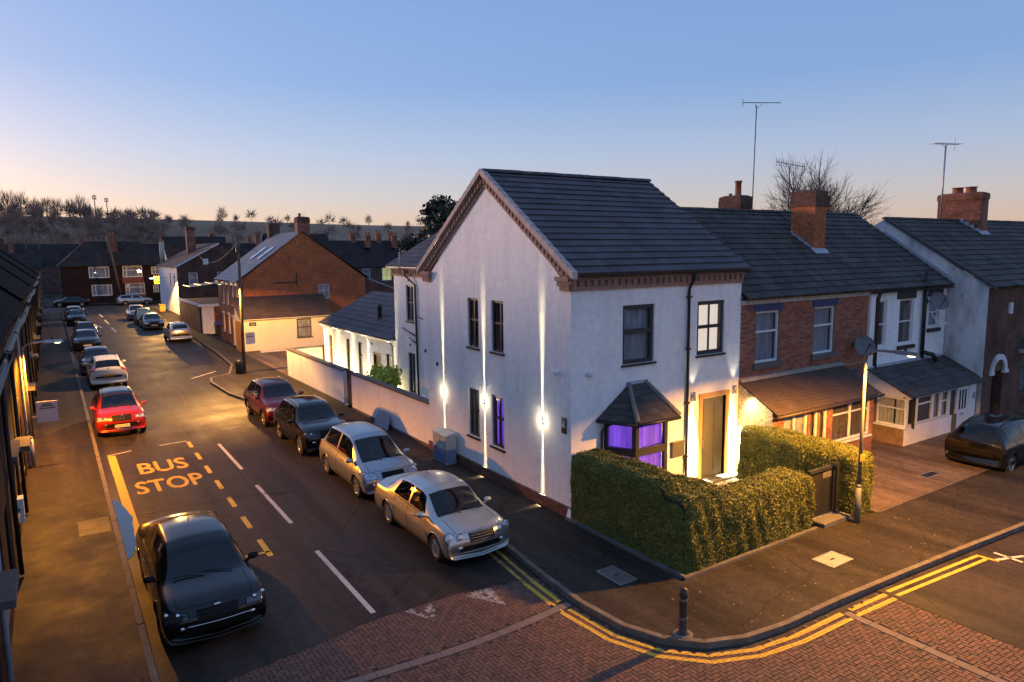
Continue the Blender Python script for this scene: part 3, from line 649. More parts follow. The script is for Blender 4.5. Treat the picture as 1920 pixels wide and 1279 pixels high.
# brick plinth along the gable, bricks one by one
PB = [mat('plinth_brick', (.14, .06, .045), (.2, .085, .06), 8, .9, fine=(40, .25)), mat('plinth_brick_dark', (.09, .045, .038), (.13, .065, .05), 8, .9, fine=(40, .25))]
pl = part(house, 'plinth', mat('mortar', (.13, .11, .095), rough=.95), lambda q: q.box(-.055, .02, -.05, HD, PZ - .02, .345))
def pbrick(m):
    q = MB(); q.hexa([(-.014, -.106, -.032), (-.014, .106, -.032), (.02, .106, -.032), (.02, -.106, -.032), (-.014, -.106, .032), (-.014, .106, .032), (.02, .106, .032), (.02, -.106, .032)]); return q.mesh('brick', m)
pbm = [pbrick(m) for m in PB]
for r_ in range(4):
    for k in range(37):
        y = .06 + k * .2225 + (.11 if r_ % 2 else 0)
        if y > HD - .1: continue
        o = bpy.data.objects.new('brick', pbm[rnd.random() < .35]); COL.objects.link(o); o.parent = pl; o.location = (-.058 + rnd.uniform(-.004, .004), y, .075 + .0745 * r_); o.rotation_euler = (0, 0, rnd.uniform(-.02, .02))
# corbelled brick eaves with dentils, front and kneelers
def eaves(parent, F, a0, a1, b, step=.225, m1=CORBEL, m2=CORBEL2):
    part(parent, 'corbel_course', m1, lambda q: q.fbox(F, a0, a1, b, b + .12, -.05, .06))
    part(parent, 'corbel_course', m2, lambda q: q.fbox(F, a0, a1, b + .26, b + .36, -.05, .14))
    part(parent, 'corbel_course', m1, lambda q: q.fbox(F, a0, a1, b + .1205, b + .2595, -.05, .065))
    n = int((a1 - a0) / step)
    for k in range(n):
        a = a0 + (a1 - a0) * (k + .25) / n; w = (a1 - a0) / n * .52
        part(parent, 'dentil', m2 if k % 3 else m1, lambda q: q.fbox(F, a, a + w, b + .1205, b + .2595, -.02, .13))
eaves(house, FR, -.12, HW, HE - .0)
def gutter(parent, F, a0, a1, b, c, m=DARK, r=.06):
    def fn(q):
        i0 = len(q.v)
        for a in (a0, a1):
            for j in range(7):
                t = math.pi + math.pi * j / 6; q.v.append(tuple(F(a, b + r * math.sin(t), c + r * math.cos(t))))
        for j in range(6): q.f.append((i0 + j, i0 + j + 1, i0 + 8 + j, i0 + 7 + j)); q.m.append(0); q.s.append(True)
        q.fbox(F, a0, a1, b - .004, b + .012, c + r - .004, c + r + .012); q.fbox(F, a0, a1, b - .02, b + .012, c - r - .012, c - r)
    return part(parent, 'gutter', m, fn)
gutter(house, FR, -.12, HW + .05, HE + .40, .24)
part(house, 'downpipe', DARK, lambda q: q.tube([FR(4.30, HE + .36, .22), FR(4.30, HE + .2, .22), FR(4.24, HE - .08, .09), FR(4.25, HE - .2, .07), FR(4.27, .1, .07)], .042, 8))
for b in (1.0, 2.6, 4.2, 5.7): part(house, 'pipe_clip', DARK, lambda q: q.fbox(FR, 4.2, 4.33, b, b + .05, 0, .12))
# roof
RE, RO = HE + .40, .30          # eave height and overhang
roof = roofpart(house, [[(-.1, -RO, RE), (HW + .02, -RO, RE), (HW + .02, HD / 2, HR), (-.1, HD / 2, HR)], [(-.1, HD + RO, RE), (HW + .02, HD + RO, RE), (HW + .02, HD / 2, HR), (-.1, HD / 2, HR)]])
slope(roof, (-.02, -RO, RE + .03), (HW + .03, -RO, RE + .03), (-.02, HD / 2, HR + .03), (HW + .03, HD / 2, HR + .03), 17, SLATE, .045)
slope(roof, (-.02, HD + RO, RE + .03), (HW + .03, HD + RO, RE + .03), (-.02, HD / 2, HR + .03), (HW + .03, HD / 2, HR + .03), 17, SLATE, .045)
ridge(roof, (-.1, HD / 2, HR + .05), (HW + .03, HD / 2, HR + .05), .13, SLATE)
def verge(roof, x, y0, y1, z0, z1, n, m, w=.10, hh=.15, side=-1):
    """the tiles that clip over the gable edge, each one a piece"""
    for k in range(n):
        t0, t1 = k / n, (k + .965) / n; ya, yb = y0 + (y1 - y0) * t0, y0 + (y1 - y0) * t1; za, zb = z0 + (z1 - z0) * t0, z0 + (z1 - z0) * t1; j = .035
        sub(roof, 'verge_tile', m, lambda q: q.hexa([(x, ya, za - hh), (x - side * (w + .06), ya, za - hh), (x - side * (w + .06), yb, zb - hh), (x, yb, zb - hh), (x, ya, za + j), (x - side * (w + .06), ya, za + j), (x - side * (w + .06), yb, zb + .012), (x, yb, zb + .012)]))
verge(roof, -.20, -RO - .02, HD / 2, RE + .06, HR + .08, 17, VERGE); verge(roof, -.20, HD + RO + .02, HD / 2, RE + .06, HR + .08, 17, VERGE)
# raking corbel and dentils under the verge
def rake(y0, y1, z0, z1):
    sl = (z1 - z0) / (y1 - y0)
    part(house, 'raking_corbel', CORBEL, lambda q: q.hexa([(-.05, y0, z0 - .48), (.02, y0, z0 - .48), (.02, y1, z1 - .48), (-.05, y1, z1 - .48), (-.05, y0, z0 - .36), (.02, y0, z0 - .36), (.02, y1, z1 - .36), (-.05, y1, z1 - .36)]))
    part(house, 'raking_corbel', CORBEL2, lambda q: q.hexa([(-.15, y0, z0 - .20), (.02, y0, z0 - .20), (.02, y1, z1 - .20), (-.15, y1, z1 - .20), (-.15, y0, z0 - .10), (.02, y0, z0 - .10), (.02, y1, z1 - .10), (-.15, y1, z1 - .10)]))
    part(house, 'raking_corbel', CORBEL, lambda q: q.hexa([(-.062, y0, z0 - .359), (.02, y0, z0 - .359), (.02, y1, z1 - .359), (-.062, y1, z1 - .359), (-.062, y0, z0 - .201), (.02, y0, z0 - .201), (.02, y1, z1 - .201), (-.062, y1, z1 - .201)]))
    n = 26
    for k in range(n):
        ya = y0 + (y1 - y0) * (k + .2) / n; yb = ya + (y1 - y0) / n * .5; za, zb = z0 + (ya - y0) * sl, z0 + (yb - y0) * sl
        part(house, 'dentil', CORBEL2 if k % 3 else CORBEL, lambda q: q.hexa([(-.125, ya, za - .359), (.01, ya, za - .359), (.01, yb, zb - .359), (-.125, yb, zb - .359), (-.125, ya, za - .201), (.01, ya, za - .201), (.01, yb, zb - .201), (-.125, yb, zb - .201)]))
rake(-RO + .12, HD / 2, RE + .1, HR + .06); rake(HD + RO - .12, HD / 2, RE + .1, HR + .06)
for y0, s_ in ((-.02, 1), (HD + .02, -1)):          # kneelers where the verge meets the eaves
    for k, (w, z0, z1, p) in enumerate(((.42, HE, HE + .12, .07), (.46, HE + .121, HE + .25, .13), (.50, HE + .251, HE + .36, .17))):
        part(house, 'kneeler_brick', CORBEL2 if k == 1 else CORBEL, lambda q: q.box(-p, .015, min(y0 - .06 * s_, y0 + w * s_), max(y0 - .06 * s_, y0 + w * s_), z0, z1))
# door and its surround
dr = part(house, 'door', GREYDOOR, lambda q: (q.fbox(FR, 5.0, 6.0, .14, 2.62, -.125, -.07), q.fbox(FR, 5.12, 5.4, .3, 2.45, -.07, -.06), q.fbox(FR, 5.6, 5.88, .3, 2.45, -.07, -.06)))
sub(dr, 'handle', METAL, lambda q: q.tube([FR(5.07, 1.1, -.07), FR(5.07, 1.1, -.01), FR(5.07, 1.35, -.01), FR(5.07, 1.35, -.07)], .014, 6))
part(house, 'door_frame', OAK, lambda q: (q.fbox(FR, 4.84, 4.98, .1, 2.66, -.1, .03), q.fbox(FR, 6.02, 6.16, .1, 2.66, -.1, .03), q.fbox(FR, 4.82, 6.18, 2.662, 2.80, -.1, .04)))
part(house, 'door_step', CAP, lambda q: q.fbox(FR, 4.75, 6.25, PZ, .135, -.28, .38))
# canted bay
bay = part(house, 'bay_window', ANTH, lambda q: [])
A, B, C_, D_ = (1.12, 0), (1.58, -.76), (2.76, -.76), (3.22, 0)
def facet(p, q_, vs_=()):
    p, q_ = Vector((*p, 0)), Vector((*q_, 0)); u = (q_ - p); L = u.length; u.normalize(); n_ = Vector((u.y, -u.x, 0)); F = frame(p, u, n_)
    part(bay, 'bay_wall', ANTH, lambda w: (w.fbox(F, 0, L, .05, .62, -.1, 0), w.fbox(F, 0, L, 2.46, 2.6, -.1, .02), w.fbox(F, 0, .11, .62, 2.46, -.1, .0), w.fbox(F, L - .11, L, .62, 2.46, -.1, 0), w.fbox(F, .11, L - .11, 1.62, 1.82, -.1, -.005), w.fbox(F, .11, L - .11, .62, .68, -.1, -.005))).parent = bay
    for b0, b1 in ((.68, 1.62), (1.82, 2.46)):
        sub(bay, 'pane', PANE, lambda w: w.fbox(F, .11, L - .11, b0, b1, -.05, -.042))
        def cur(w):
            n = int((L - .2) / .045)
            for k in range(n):
                a = .1 + (L - .2) * k / n; a2 = .1 + (L - .2) * (k + 1) / n; c0 = -.15 + .02 * math.sin(k * 2.1); c1 = -.15 + .02 * math.sin((k + 1) * 2.1); w.poly([F(a, b0, c0), F(a2, b0, c1), F(a2, b1, c1), F(a, b1, c0)], sm=True)
        sub(bay, 'curtain', PURPLE, cur)
facet(A, B); facet(B, C_); facet(C_, D_)
br = roofpart(house, [], name='bay_roof', m=SLATE2)
ev = [(.86, .0, 2.60), (1.40, -1.02, 2.60), (2.94, -1.02, 2.60), (3.50, .0, 2.60)]; tp = [(2.0, 0, 3.42), (2.0, -.02, 3.42), (2.62, -.02, 3.42), (2.62, 0, 3.42)]
for k in range(3):
    slope(br, ev[k], ev[k + 1], tp[k], tp[k + 1], 6, SLATE2, .022)
    sub(br, 'soffit', ANTH, lambda q: q.poly([Vector(ev[k]) - Z * .03, Vector(ev[k + 1]) - Z * .03, Vector((*(A, B, C_, D_)[k + 1], 2.57)), Vector((*(A, B, C_, D_)[k], 2.57))]))
    sub(br, 'bay_gutter', DARK, lambda q: q.tube([Vector(ev[k]) - Z * .04, Vector(ev[k + 1]) - Z * .04], .05, 8))
for k in (1, 2): sub(br, 'hip_tile', mat('hip_mortar', (.17, .155, .14), (.24, .22, .2), 6, .9), lambda q: q.tube([Vector(ev[k]) + Z * .03, Vector(tp[k]) + Z * .03], [.075, .06], 6))
sub(br, 'flashing', LEAD, lambda q: q.box(1.92, 2.70, -.03, .0, 3.40, 3.50))
part(house, 'bay_downpipe', DARK, lambda q: q.tube([(1.2, -.3, 2.52), (1.1, -.12, 2.40), (.98, -.09, 2.28), (.97, -.07, .1)], .035, 8))
# wall fittings
part(house, 'letter_box', GREYDOOR, lambda q: (q.fbox(FR, 3.68, 4.16, 1.08, 1.5, 0, .1), q.fbox(FR, 3.66, 4.18, 1.502, 1.53, 0, .12)))
plaque = part(house, 'wall_plaque', BLACKPAINT, lambda q: q.fbox(G, .18, .38, 2.30, 2.72, .002, .025))
def tri(q):
    for p, r in (((.28, 2.64), (.20, 2.47)), ((.28, 2.64), (.36, 2.47)), ((.20, 2.47), (.36, 2.47)), ((.24, 2.47), (.29, 2.55)), ((.29, 2.55), (.32, 2.47))): q.tube([G(*p, .028), G(*r, .028)], .008, 4)
sub(plaque, 'plaque_emblem', UPVC, tri)
for F, a, b in ((G, .54, 3.90), (FR, .57, 3.88)):
    c = part(house, 'security_camera', UPVC, lambda q: q.lathe([(.0, -.075), (.05, -.07), (.075, -.03), (.075, .02), (.06, .05), (0, .055)], F(a, b, .09), (0, 0, 1), 12)); sub(c, 'camera_mount', UPVC, lambda q: q.fbox(F, a - .04, a + .04, b - .03, b + .04, 0, .06))
for a, b in ((7.47, 3.22),): part(house, 'vent_cap', DARK, lambda q: q.lathe([(0, .03), (.07, .028), (.075, 0)], G(a, b, 0), (-1, 0, 0), 12))
# up-and-down wall lights: a narrow slit lens throws a blade of light along the wall
def blade(name, loc, parent, up, power, width=.06, n=(-1, 0, 0), near=.018, cut=(.021, .030), col=(1, .82, .46)):
    d = bpy.data.lights.new(name, 'SPOT'); d.energy = power; d.spot_size = R(100); d.spot_blend = .3; d.shadow_soft_size = .025; d.color = col
    d.use_nodes = True; nt = d.node_tree; nd, lk = nt.nodes, nt.links; em = nd['Emission']
    t = nd.new('ShaderNodeTexCoord'); sp = nd.new('ShaderNodeSeparateXYZ'); lk.new(t.outputs['Normal'], sp.inputs[0])
    def mth(op, a, b=None):
        n = nd.new('ShaderNodeMath'); n.operation = op
        for i, v in enumerate((a, b)):
            if v is None: continue
            if isinstance(v, (int, float)): n.inputs[i].default_value = v
            else: lk.new(v, n.inputs[i])
        return n.outputs[0]
    zz = mth('ABSOLUTE', sp.outputs['Z']); ax = mth('DIVIDE', mth('ABSOLUTE', sp.outputs['X']), zz); ay = mth('DIVIDE', mth('ABSOLUTE', sp.outputs['Y']), zz)
    slit = mth('POWER', mth('MAXIMUM', mth('SUBTRACT', 1., mth('DIVIDE', ax, width)), 0.), .7)
    gather = mth('DIVIDE', 1., mth('ADD', mth('POWER', mth('MAXIMUM', ay, near), 2.2), .00002))
    gather = mth('MULTIPLY', gather, mth('MINIMUM', mth('MAXIMUM', mth('DIVIDE', mth('SUBTRACT', ay, cut[0]), cut[1] - cut[0]), 0.), 1.))
    nz = nd.new('ShaderNodeTexNoise'); nz.noise_dimensions = '1D'; nz.inputs['Scale'].default_value = 90.; nz.inputs['Detail'].default_value = 3; lk.new(mth('ADD', ay, loc[1] * 3.7), nz.inputs['W'])
    lk.new(mth('MULTIPLY', mth('MULTIPLY', mth('MULTIPLY', slit, gather), .01), mth('MAXIMUM', mth('MULTIPLY_ADD', nz.outputs['Fac'], 2.6) if False else mth('SUBTRACT', mth('MULTIPLY', nz.outputs['Fac'], 3.0), .6), .12)), em.inputs['Strength'])
    o = bpy.data.objects.new(name, d); COL.objects.link(o)
    # local -Z along the beam, local Y out of the wall, local X along the wall
    zc = Vector((0, 0, -1 if up else 1)); yc = Vector(n); xc = yc.cross(zc)
    o.matrix_world = Matrix(((xc.x, yc.x, zc.x, loc[0]), (xc.y, yc.y, zc.y, loc[1]), (xc.z, yc.z, zc.z, loc[2]), (0, 0, 0, 1)))
    o.parent = parent; o.matrix_parent_inverse = ORIGIN[parent.name]; return o
for i, (a, b) in enumerate(((7.02, 2.32), (4.33, 2.46), (1.26, 2.44))):
    L = thing('wall_light', ('wall light on the white gable above the utility cabinet', 'wall light on the white gable between the two lower windows', 'wall light on the white gable near the black plaque')[i], 'wall light', G(a, b, 0), 'up and down lights on the gable')
    part(L, 'lamp_body', UPVC, lambda q: (q.lathe([(.0, -.07), (.042, -.07), (.042, .07), (.0, .07)], G(a, b, .085), Z, 14), q.fbox(G, a - .02, a + .02, b - .03, b + .03, 0, .06)))
    for s_ in (-1, 1): part(L, 'lens', LAMPWHITE, lambda q: q.lathe([(0, .072 * s_), (.036, .074 * s_), (.04, .0705 * s_)], G(a, b, .085), Z, 14))
    part(L, 'lamp_ring', LAMPWHITE, lambda q: q.lathe([(.0425, -.022), (.048, -.02), (.048, .02), (.0425, .022)], G(a, b, .085), Z, 14))
    for up in (True, False): blade('wall_light_beam', G(a, b + (.09 if up else -.09), .085), L, up, 210)
    light('POINT', 'wall_light_glow', G(a, b, .20), 3.2, (1, .82, .5), L, radius=.05)
for i, a in enumerate((4.53, 6.36)):
    L = thing('door_light', ('wall light on the left of the front door', 'wall light on the right of the front door')[i], 'wall light', FR(a, 2.8, 0), 'lights beside the front door')
    part(L, 'lamp_body', METAL, lambda q: (q.lathe([(.0, -.13), (.045, -.13), (.045, .13), (0, .13)], FR(a, 2.78, .1), Z, 14), q.fbox(FR, a - .03, a + .03, 2.74, 2.82, 0, .07)))
    part(L, 'lens', LAMPWHITE, lambda q: q.lathe([(0, -.133), (.038, -.136), (.043, -.131)], FR(a, 2.78, .1), Z, 14))
    blade('door_light_beam', FR(a, 2.63, .13), L, False, 900, .27, (0, -1, 0), .03, (.0, .02), (1, .82, .45)); light('SPOT', 'door_light_spill', FR(a, 2.6, .25), 70, (1, .80, .40), L, to=FR(a, 1.0, 1.6), size=130, blend=.9, radius=.06)
    light('SPOT', 'door_light_up', FR(a, 2.94, .14), 9, (1, .86, .58), L, to=FR(a, 5, .05), size=60, blend=.8, radius=.04)
# utility cabinet on the pavement
cab = thing('utility_cabinet', 'grey street cabinet with blue lower doors against the white gable', 'cabinet', (-.4, 6.6, PZ))
CABG = mat('cabinet_grey', (.38, .41, .41), (.46, .49, .49), 3, .55, fine=(20, .1)); CABB = mat('cabinet_blue', (.14, .19, .36), (.18, .24, .42), 3, .5, fine=(20, .1))
part(cab, 'cabinet_body', CABG, lambda q: (q.box(-.50, -.14, 6.0, 6.96, PZ, 1.02), q.hexa([(-.53, 5.98, 1.021), (-.11, 5.98, 1.021), (-.11, 6.98, 1.021), (-.53, 6.98, 1.021), (-.51, 6.0, 1.05), (-.13, 6.0, 1.11), (-.13, 6.96, 1.11), (-.51, 6.96, 1.05)])))
for y in (6.03, 6.49):
    part(cab, 'upper_door', CABG, lambda q: q.box(-.512, -.501, y, y + .44, .56, .99)); d = part(cab, 'lower_door', CABB, lambda q: q.box(-.513, -.501, y, y + .44, PZ + .04, .555)); sub(d, 'handle', METAL, lambda q: q.box(-.53, -.514, y + .2, y + .25, .40, .45))
part(cab, 'side_panel', CABB, lambda q: q.box(-.49, -.15, 5.992, 6.0, PZ + .02, .555))
# ------------------------------------------------------------------ rear wing and single-storey annexe
wing = thing('rear_wing', 'white two-storey rear wing with dentil eaves and a tall dark window', 'house', (4, 12, 0))
WX = 2.0; GW = frame((WX, 0, 0), (0, 1, 0), (-1, 0, 0)); FW = frame((0, 15.45, 0), (1, 0, 0), (0, 1, 0))
wh = [(13.45, 14.2, 4.10, 5.66), (13.45, 14.15, .9, 2.7)]
part(wing, 'wing_wall', WHITE, lambda q: (wall(q, GW, HD, 15.45, 0, 6.05, wh), q.poly([(WX, 15.45, 0), (7, 15.45, 0), (7, 15.45, 6.05), (WX, 15.45, 6.05)])))
for i, h in enumerate(wh): window(wing, GW, *h, fm=ANTH, vs_=(.5,), hs=(.52,), fr=.07, curtain=BLIND, sill=ANTH)
eaves(wing, GW, HD + .2, 15.5, 6.05, .23)
gutter(wing, GW, HD + .2, 15.6, 6.45, .24, UPVC)
wr = roofpart(wing, [[(WX - .3, HD, 6.46), (WX - .3, 15.6, 6.46), (4.6, 15.6, 8.1), (4.6, HD, 8.1)], [(7.2, HD, 6.46), (7.2, 15.6, 6.46), (4.6, 15.6, 8.1), (4.6, HD, 8.1)]])
slope(wr, (WX - .3, HD + .6, 6.5), (WX - .3, 15.65, 6.5), (4.6, HD + .6, 8.12), (4.6, 15.65, 8.12), 9, SLATE, .032)
ridge(wr, (4.6, HD + .6, 8.12), (4.6, 15.6, 8.12), .12, SLATE)
part(wing, 'wing_gable', WHITE, lambda q: q.poly([(WX, 15.449, 6.05), (7, 15.449, 6.05), (4.6, 15.449, 8.0)]))
part(wing, 'downpipe', DARK, lambda q: q.tube([GW(13.9, 6.42, .22), GW(13.85, 6.1, .2), GW(13.15, 5.7, .06), GW(13.05, .1, .06)], .045, 8))
part(wing, 'vent_pipe', LEAD, lambda q: q.tube([GW(14.1, 6.3, .3), GW(14.1, 7.1, .3)], .04, 8))
part(wing, 'waste_pipe', DARK, lambda q: (q.tube([GW(14.6, 3.75, .05), GW(13.1, 3.5, .08)], .03, 6), q.tube([GW(13.9, 3.35, .05), GW(13.1, 3.2, .08)], .03, 6), q.tube([GW(13.05, 4.35, .06), GW(12.5, 4.3, .06)], .02, 6)))
for a, b in ((13.9, 5.9), (13.9, 3.05), (12.4, 2.95)): part(wing, 'vent_cap', DARK, lambda q: q.lathe([(0, .03), (.07, .028), (.075, 0)], GW(a, b, 0), (-1, 0, 0), 12))
ann = thing('annexe', 'low white annexe with tiled roof and uplit wall behind the garden wall', 'building', (4, 20, 0))
ah = [(16.0, 16.7, .5, 2.35), (19.6, 20.3, .75, 2.55), (21.4, 22.0, .75, 2.55), (24.15, 24.75, .75, 2.5)]; adoor = (17.3, 18.1, .1, 2.15)
part(ann, 'annexe_wall', WHITE, lambda q: (wall(q, GW, 15.45, 25.5, 0, 3.05, ah + [adoor]), q.poly([(WX, 25.5, 0), (8, 25.5, 0), (8, 25.5, 3.05), (5.2, 25.5, 4.7), (WX, 25.5, 3.05)])))
for i, h in enumerate(ah): window(ann, GW, *h, fm=(ANTH, ANTH, ANTH, OAK)[i], hs=(.6,), fr=.07, curtain=BLIND, sill=ANTH)
d = part(ann, 'door', GREYDOOR, lambda q: q.fbox(GW, *adoor, -.13, -.08)); sub(d, 'door_frame', OAK, lambda q: (q.fbox(GW, 17.22, 17.3, .1, 2.23, -.1, .02), q.fbox(GW, 18.1, 18.18, .1, 2.23, -.1, .02), q.fbox(GW, 17.3, 18.1, 2.151, 2.23, -.1, .02)))
ar = roofpart(ann, [[(WX - .25, 15.5, 3.1), (WX - .25, 25.7, 3.1), (5.2, 25.7, 4.78), (5.2, 15.5, 4.78)], [(8.4, 15.5, 3.1), (8.4, 25.7, 3.1), (5.2, 25.7, 4.78), (5.2, 15.5, 4.78)]])
slope(ar, (WX - .25, 15.5, 3.13), (WX - .25, 25.75, 3.13), (5.2, 15.5, 4.8), (5.2, 25.75, 4.8), 9, SLATE, .03)
slope(ar, (8.4, 15.5, 3.13), (8.4, 25.75, 3.13), (5.2, 15.5, 4.8), (5.2, 25.75, 4.8), 9, SLATE, .03)
gutter(ann, GW, 15.5, 25.75, 3.05, .2, UPVC)
for y in (15.75, 18.6, 23.7, 25.3): part(ann, 'downpipe', UPVC if y > 16 else DARK, lambda q: q.tube([GW(y, 3.0, .18), GW(y, 2.8, .05), GW(y, .1, .05)], .035, 8))
part(ann, 'roof_vent', DARK, lambda q: (q.lathe([(.12, 0), (.09, .45), (.13, .5), (.13, .62), (.03, .78), (0, .78)], (3.0, 19.6, 3.75), Z, 12), q.box(2.75, 2.95, 19.4, 19.8, 3.62, 3.7)))
part(ann, 'vent_cap', DARK, lambda q: q.lathe([(0, .03), (.07, .028), (.075, 0)], GW(18.3, 2.65, 0), (-1, 0, 0), 12))
for i, y in enumerate((15.6, 18.75, 20.9, 23.1, 25.0)):
    L = thing('uplighter', ('uplighter at the foot of the annexe wall below the rear wing corner', 'uplighter at the foot of the annexe wall beside its door', 'uplighter at the foot of the annexe wall between the two middle windows', 'uplighter at the foot of the annexe wall near the courtyard chairs', 'uplighter at the foot of the annexe wall in the far courtyard corner')[i], 'uplighter', GW(y, PZ, .22), 'uplighters along the annexe')
    part(L, 'lamp_body', DARK, lambda q: q.lathe([(0, 0), (.06, 0), (.06, .12), (.0, .12)], GW(y, PZ, .2), Z, 12)); part(L, 'lens', LAMPWHITE, lambda q: q.lathe([(0, .125), (.05, .124), (.055, .121)], GW(y, PZ, .2), Z, 12))
    blade('uplight_beam', GW(y, .26, .2), L, True, 380, .16, (-1, 0, 0), .05, (.0, .03), (1, .84, .5)); light('POINT', 'uplight_spill', GW(y, .5, .5), 26, (1, .80, .42), L, radius=.1)
# ------------------------------------------------------------------ garden wall
gwall = thing('garden_wall', 'white rendered garden wall with dark coping beside the pavement', 'wall', (.15, 17, 0))
def seg(y0, y1): 
    part(gwall, 'wall_panel', WHITE, lambda q: q.box(0.0, .22, y0, y1, PZ - .05, 1.66)); n = max(1, round((y1 - y0) / 1.2))
    for k in range(n): part(gwall, 'coping_stone', CAP, lambda q: q.box(-.05, .27, y0 + (y1 - y0) * k / n + .003, y0 + (y1 - y0) * (k + 1) / n - .003, 1.661, 1.73))
    part(gwall, 'wall_plinth', CAP, lambda q: q.box(-.02, -.001, y0, y1, PZ - .02, .16))
seg(HD + .005, 15.95); seg(17.0, 26.15)
part(gwall, 'wall_panel', CREAM, lambda q: q.box(.22, 2.0, 25.93, 26.15, PZ - .05, 1.66)); part(gwall, 'coping_stone', CAP, lambda q: q.box(.272, 2.0, 25.88, 26.2, 1.661, 1.73))
part(gwall, 'gate_post', BRICK_DARK, lambda q: (q.box(.03, .2, 15.955, 16.05, PZ, 1.6),))
gt = thing('garden_gate', 'brown boarded gate set in the white garden wall', 'gate', (.15, 16.5, PZ))
GB = mat('brown_boards', (.09, .06, .04), (.14, .095, .06), 4, .7, streak=8)
for k in range(6): part(gt, 'board', GB, lambda q: q.box(.16, .19, 16.07 + k * .152, 16.07 + k * .152 + .146, PZ + .04, 1.75))
for z in (.3, 1.45): part(gt, 'rail', GB, lambda q: q.box(.191, .23, 16.07, 16.98, z, z + .1))
# ------------------------------------------------------------------ brick terrace house next door, white terrace house after it
def chimney(parent, x0, x1, y0, y1, z0, z1, m, pots=(), head=.45, slopez=None, flash=True, capm=BRICK_DARK, name='chimney'):
    """stack with a corbelled head; z0 may differ front and back where it leaves the roof"""
    zb = slopez or (lambda y: z0)
    c = part(parent, name, m, lambda q: q.hexa([(x0, y0, zb(y0) - .3), (x1, y0, zb(y0) - .3), (x1, y1, zb(y1) - .3), (x0, y1, zb(y1) - .3), (x0, y0, z1 - head), (x1, y0, z1 - head), (x1, y1, z1 - head), (x0, y1, z1 - head)]))
    sub(c, 'chimney_head', capm, lambda q: (q.box(x0 - .035, x1 + .035, y0 - .035, y1 + .035, z1 - head + .001, z1 - head * .35), q.box(x0 - .02, x1 + .02, y0 - .02, y1 + .02, z1 - head * .35 + .001, z1 - .06), q.hexa([(x0, y0, z1 - .059), (x1, y0, z1 - .059), (x1, y1, z1 - .059), (x0, y1, z1 - .059), (x0 + .12, y0 + .12, z1), (x1 - .12, y0 + .12, z1), (x1 - .12, y1 - .12, z1), (x0 + .12, y1 - .12, z1)])))
    for px, py, r, h in pots: sub(c, 'chimney_pot', CLAY, lambda q: q.lathe([(r * 1.1, 0), (r, .05), (r * .92, h * .85), (r * 1.15, h * .88), (r * 1.15, h), (r * .8, h), (r * .75, h * .6)], (px, py, z1 - .03), Z, 12))
    if flash and slopez:
        n = 8
        for k in range(n):
            a, b = y0 + (y1 - y0) * k / n, y0 + (y1 - y0) * (k + 1) / n
            sub(c, 'flashing', LEAD, lambda q: q.box(x0 - .02, x0 - .001, a, b, zb(a) + .02, zb(b) + .12))
        sub(c, 'flashing', LEAD, lambda q: q.hexa([(x0 - .1, y0 - .18, zb(y0 - .18) + .085), (x1 + .06, y0 - .18, zb(y0 - .18) + .085), (x1 + .06, y0, zb(y0) + .085), (x0 - .1, y0, zb(y0) + .085), (x0 - .1, y0 - .18, zb(y0 - .18) + .10), (x1 + .06, y0 - .18, zb(y0 - .18) + .10), (x1 + .06, y0 - .002, zb(y0) + .15), (x0 - .1, y0 - .002, zb(y0) + .15)]))
    return c
CLAY = mat('clay_pot', (.30, .10, .05), (.38, .14, .07), 5, .8, fine=(20, .15))
bh = thing('brick_terrace_house', 'red brick terrace house with blue lintels and a brown lean-to porch', 'house', (10, 4, 0))
X0, X1, X2 = HW + .005, 13.7, 19.45
bw = [(7.36, 8.56, 3.47, 5.12), (10.43, 11.64, 3.48, 5.10)]
bfw = part(bh, 'front_wall', [BRICK_RED, mat('lime_mortar', (.22, .18, .15), (.3, .25, .21), 6, .95)], lambda q: (wall(q, FR, X0, X1, 0, 2.9, []), wall(q, FR, X0, X1, 2.9, 5.36, bw, 1))); part(bh, 'rear_wall', BRICK_RED, lambda q: q.poly([(X0, 8.2, 0), (X1, 8.2, 0), (X1, 8.2, 5.4), (X0, 8.2, 5.4)]))
part(bh, 'eaves_board', mat('peeling_cream_paint', (.36, .33, .28), (.58, .55, .50), 9, .85), lambda q: q.fbox(FR, X0, X1, 5.362, 5.50, -.02, .07))
FB = [mat('facing_brick_' + n_, c, tuple(x * 1.35 for x in c), 11, .88, fine=(45, .25)) for n_, c in (('red', (.27, .088, .052)), ('deep', (.20, .066, .043)), ('orange', (.31, .11, .06)), ('burnt', (.16, .062, .045)), ('pale', (.29, .12, .08)))]
fbm = []
for m_ in FB:
    q = MB(); q.hexa([(-.1075, .0, -.0325), (.1075, .0, -.0325), (.1075, -.007, -.0315), (-.1075, -.007, -.0315), (-.1075, .0, .0325), (.1075, .0, .0325), (.1075, -.007, .0315), (-.1075, -.007, .0315)]); fbm.append(q.mesh('brick', m_))
blist = []
for r_ in range(32):
    z = 2.95 + .075 * r_ + .0375; 
    if z > 5.34: break
    cuts = [(h[0] - .13, h[1] + .13) if h[3] < z < h[3] + .24 or h[2] - .18 < z < h[2] else (h[0], h[1]) for h in bw if h[2] - .18 < z < h[3] + .24]
    x = X0 + (.1125 if r_ % 2 else 0.)
    while x < X1 - .03:
        a0, a1 = x + .005, min(x + .22, X1); x += .225
        for c0, c1 in cuts:
            if a0 < c0 < a1: a1 = c0
            elif a0 < c1 < a1: a0 = c1
            elif c0 <= a0 and a1 <= c1: a1 = a0
        if a1 - a0 > .03: blist.append((a0, a1, z))
blist.sort(key=lambda b: b[0]); q = MB()
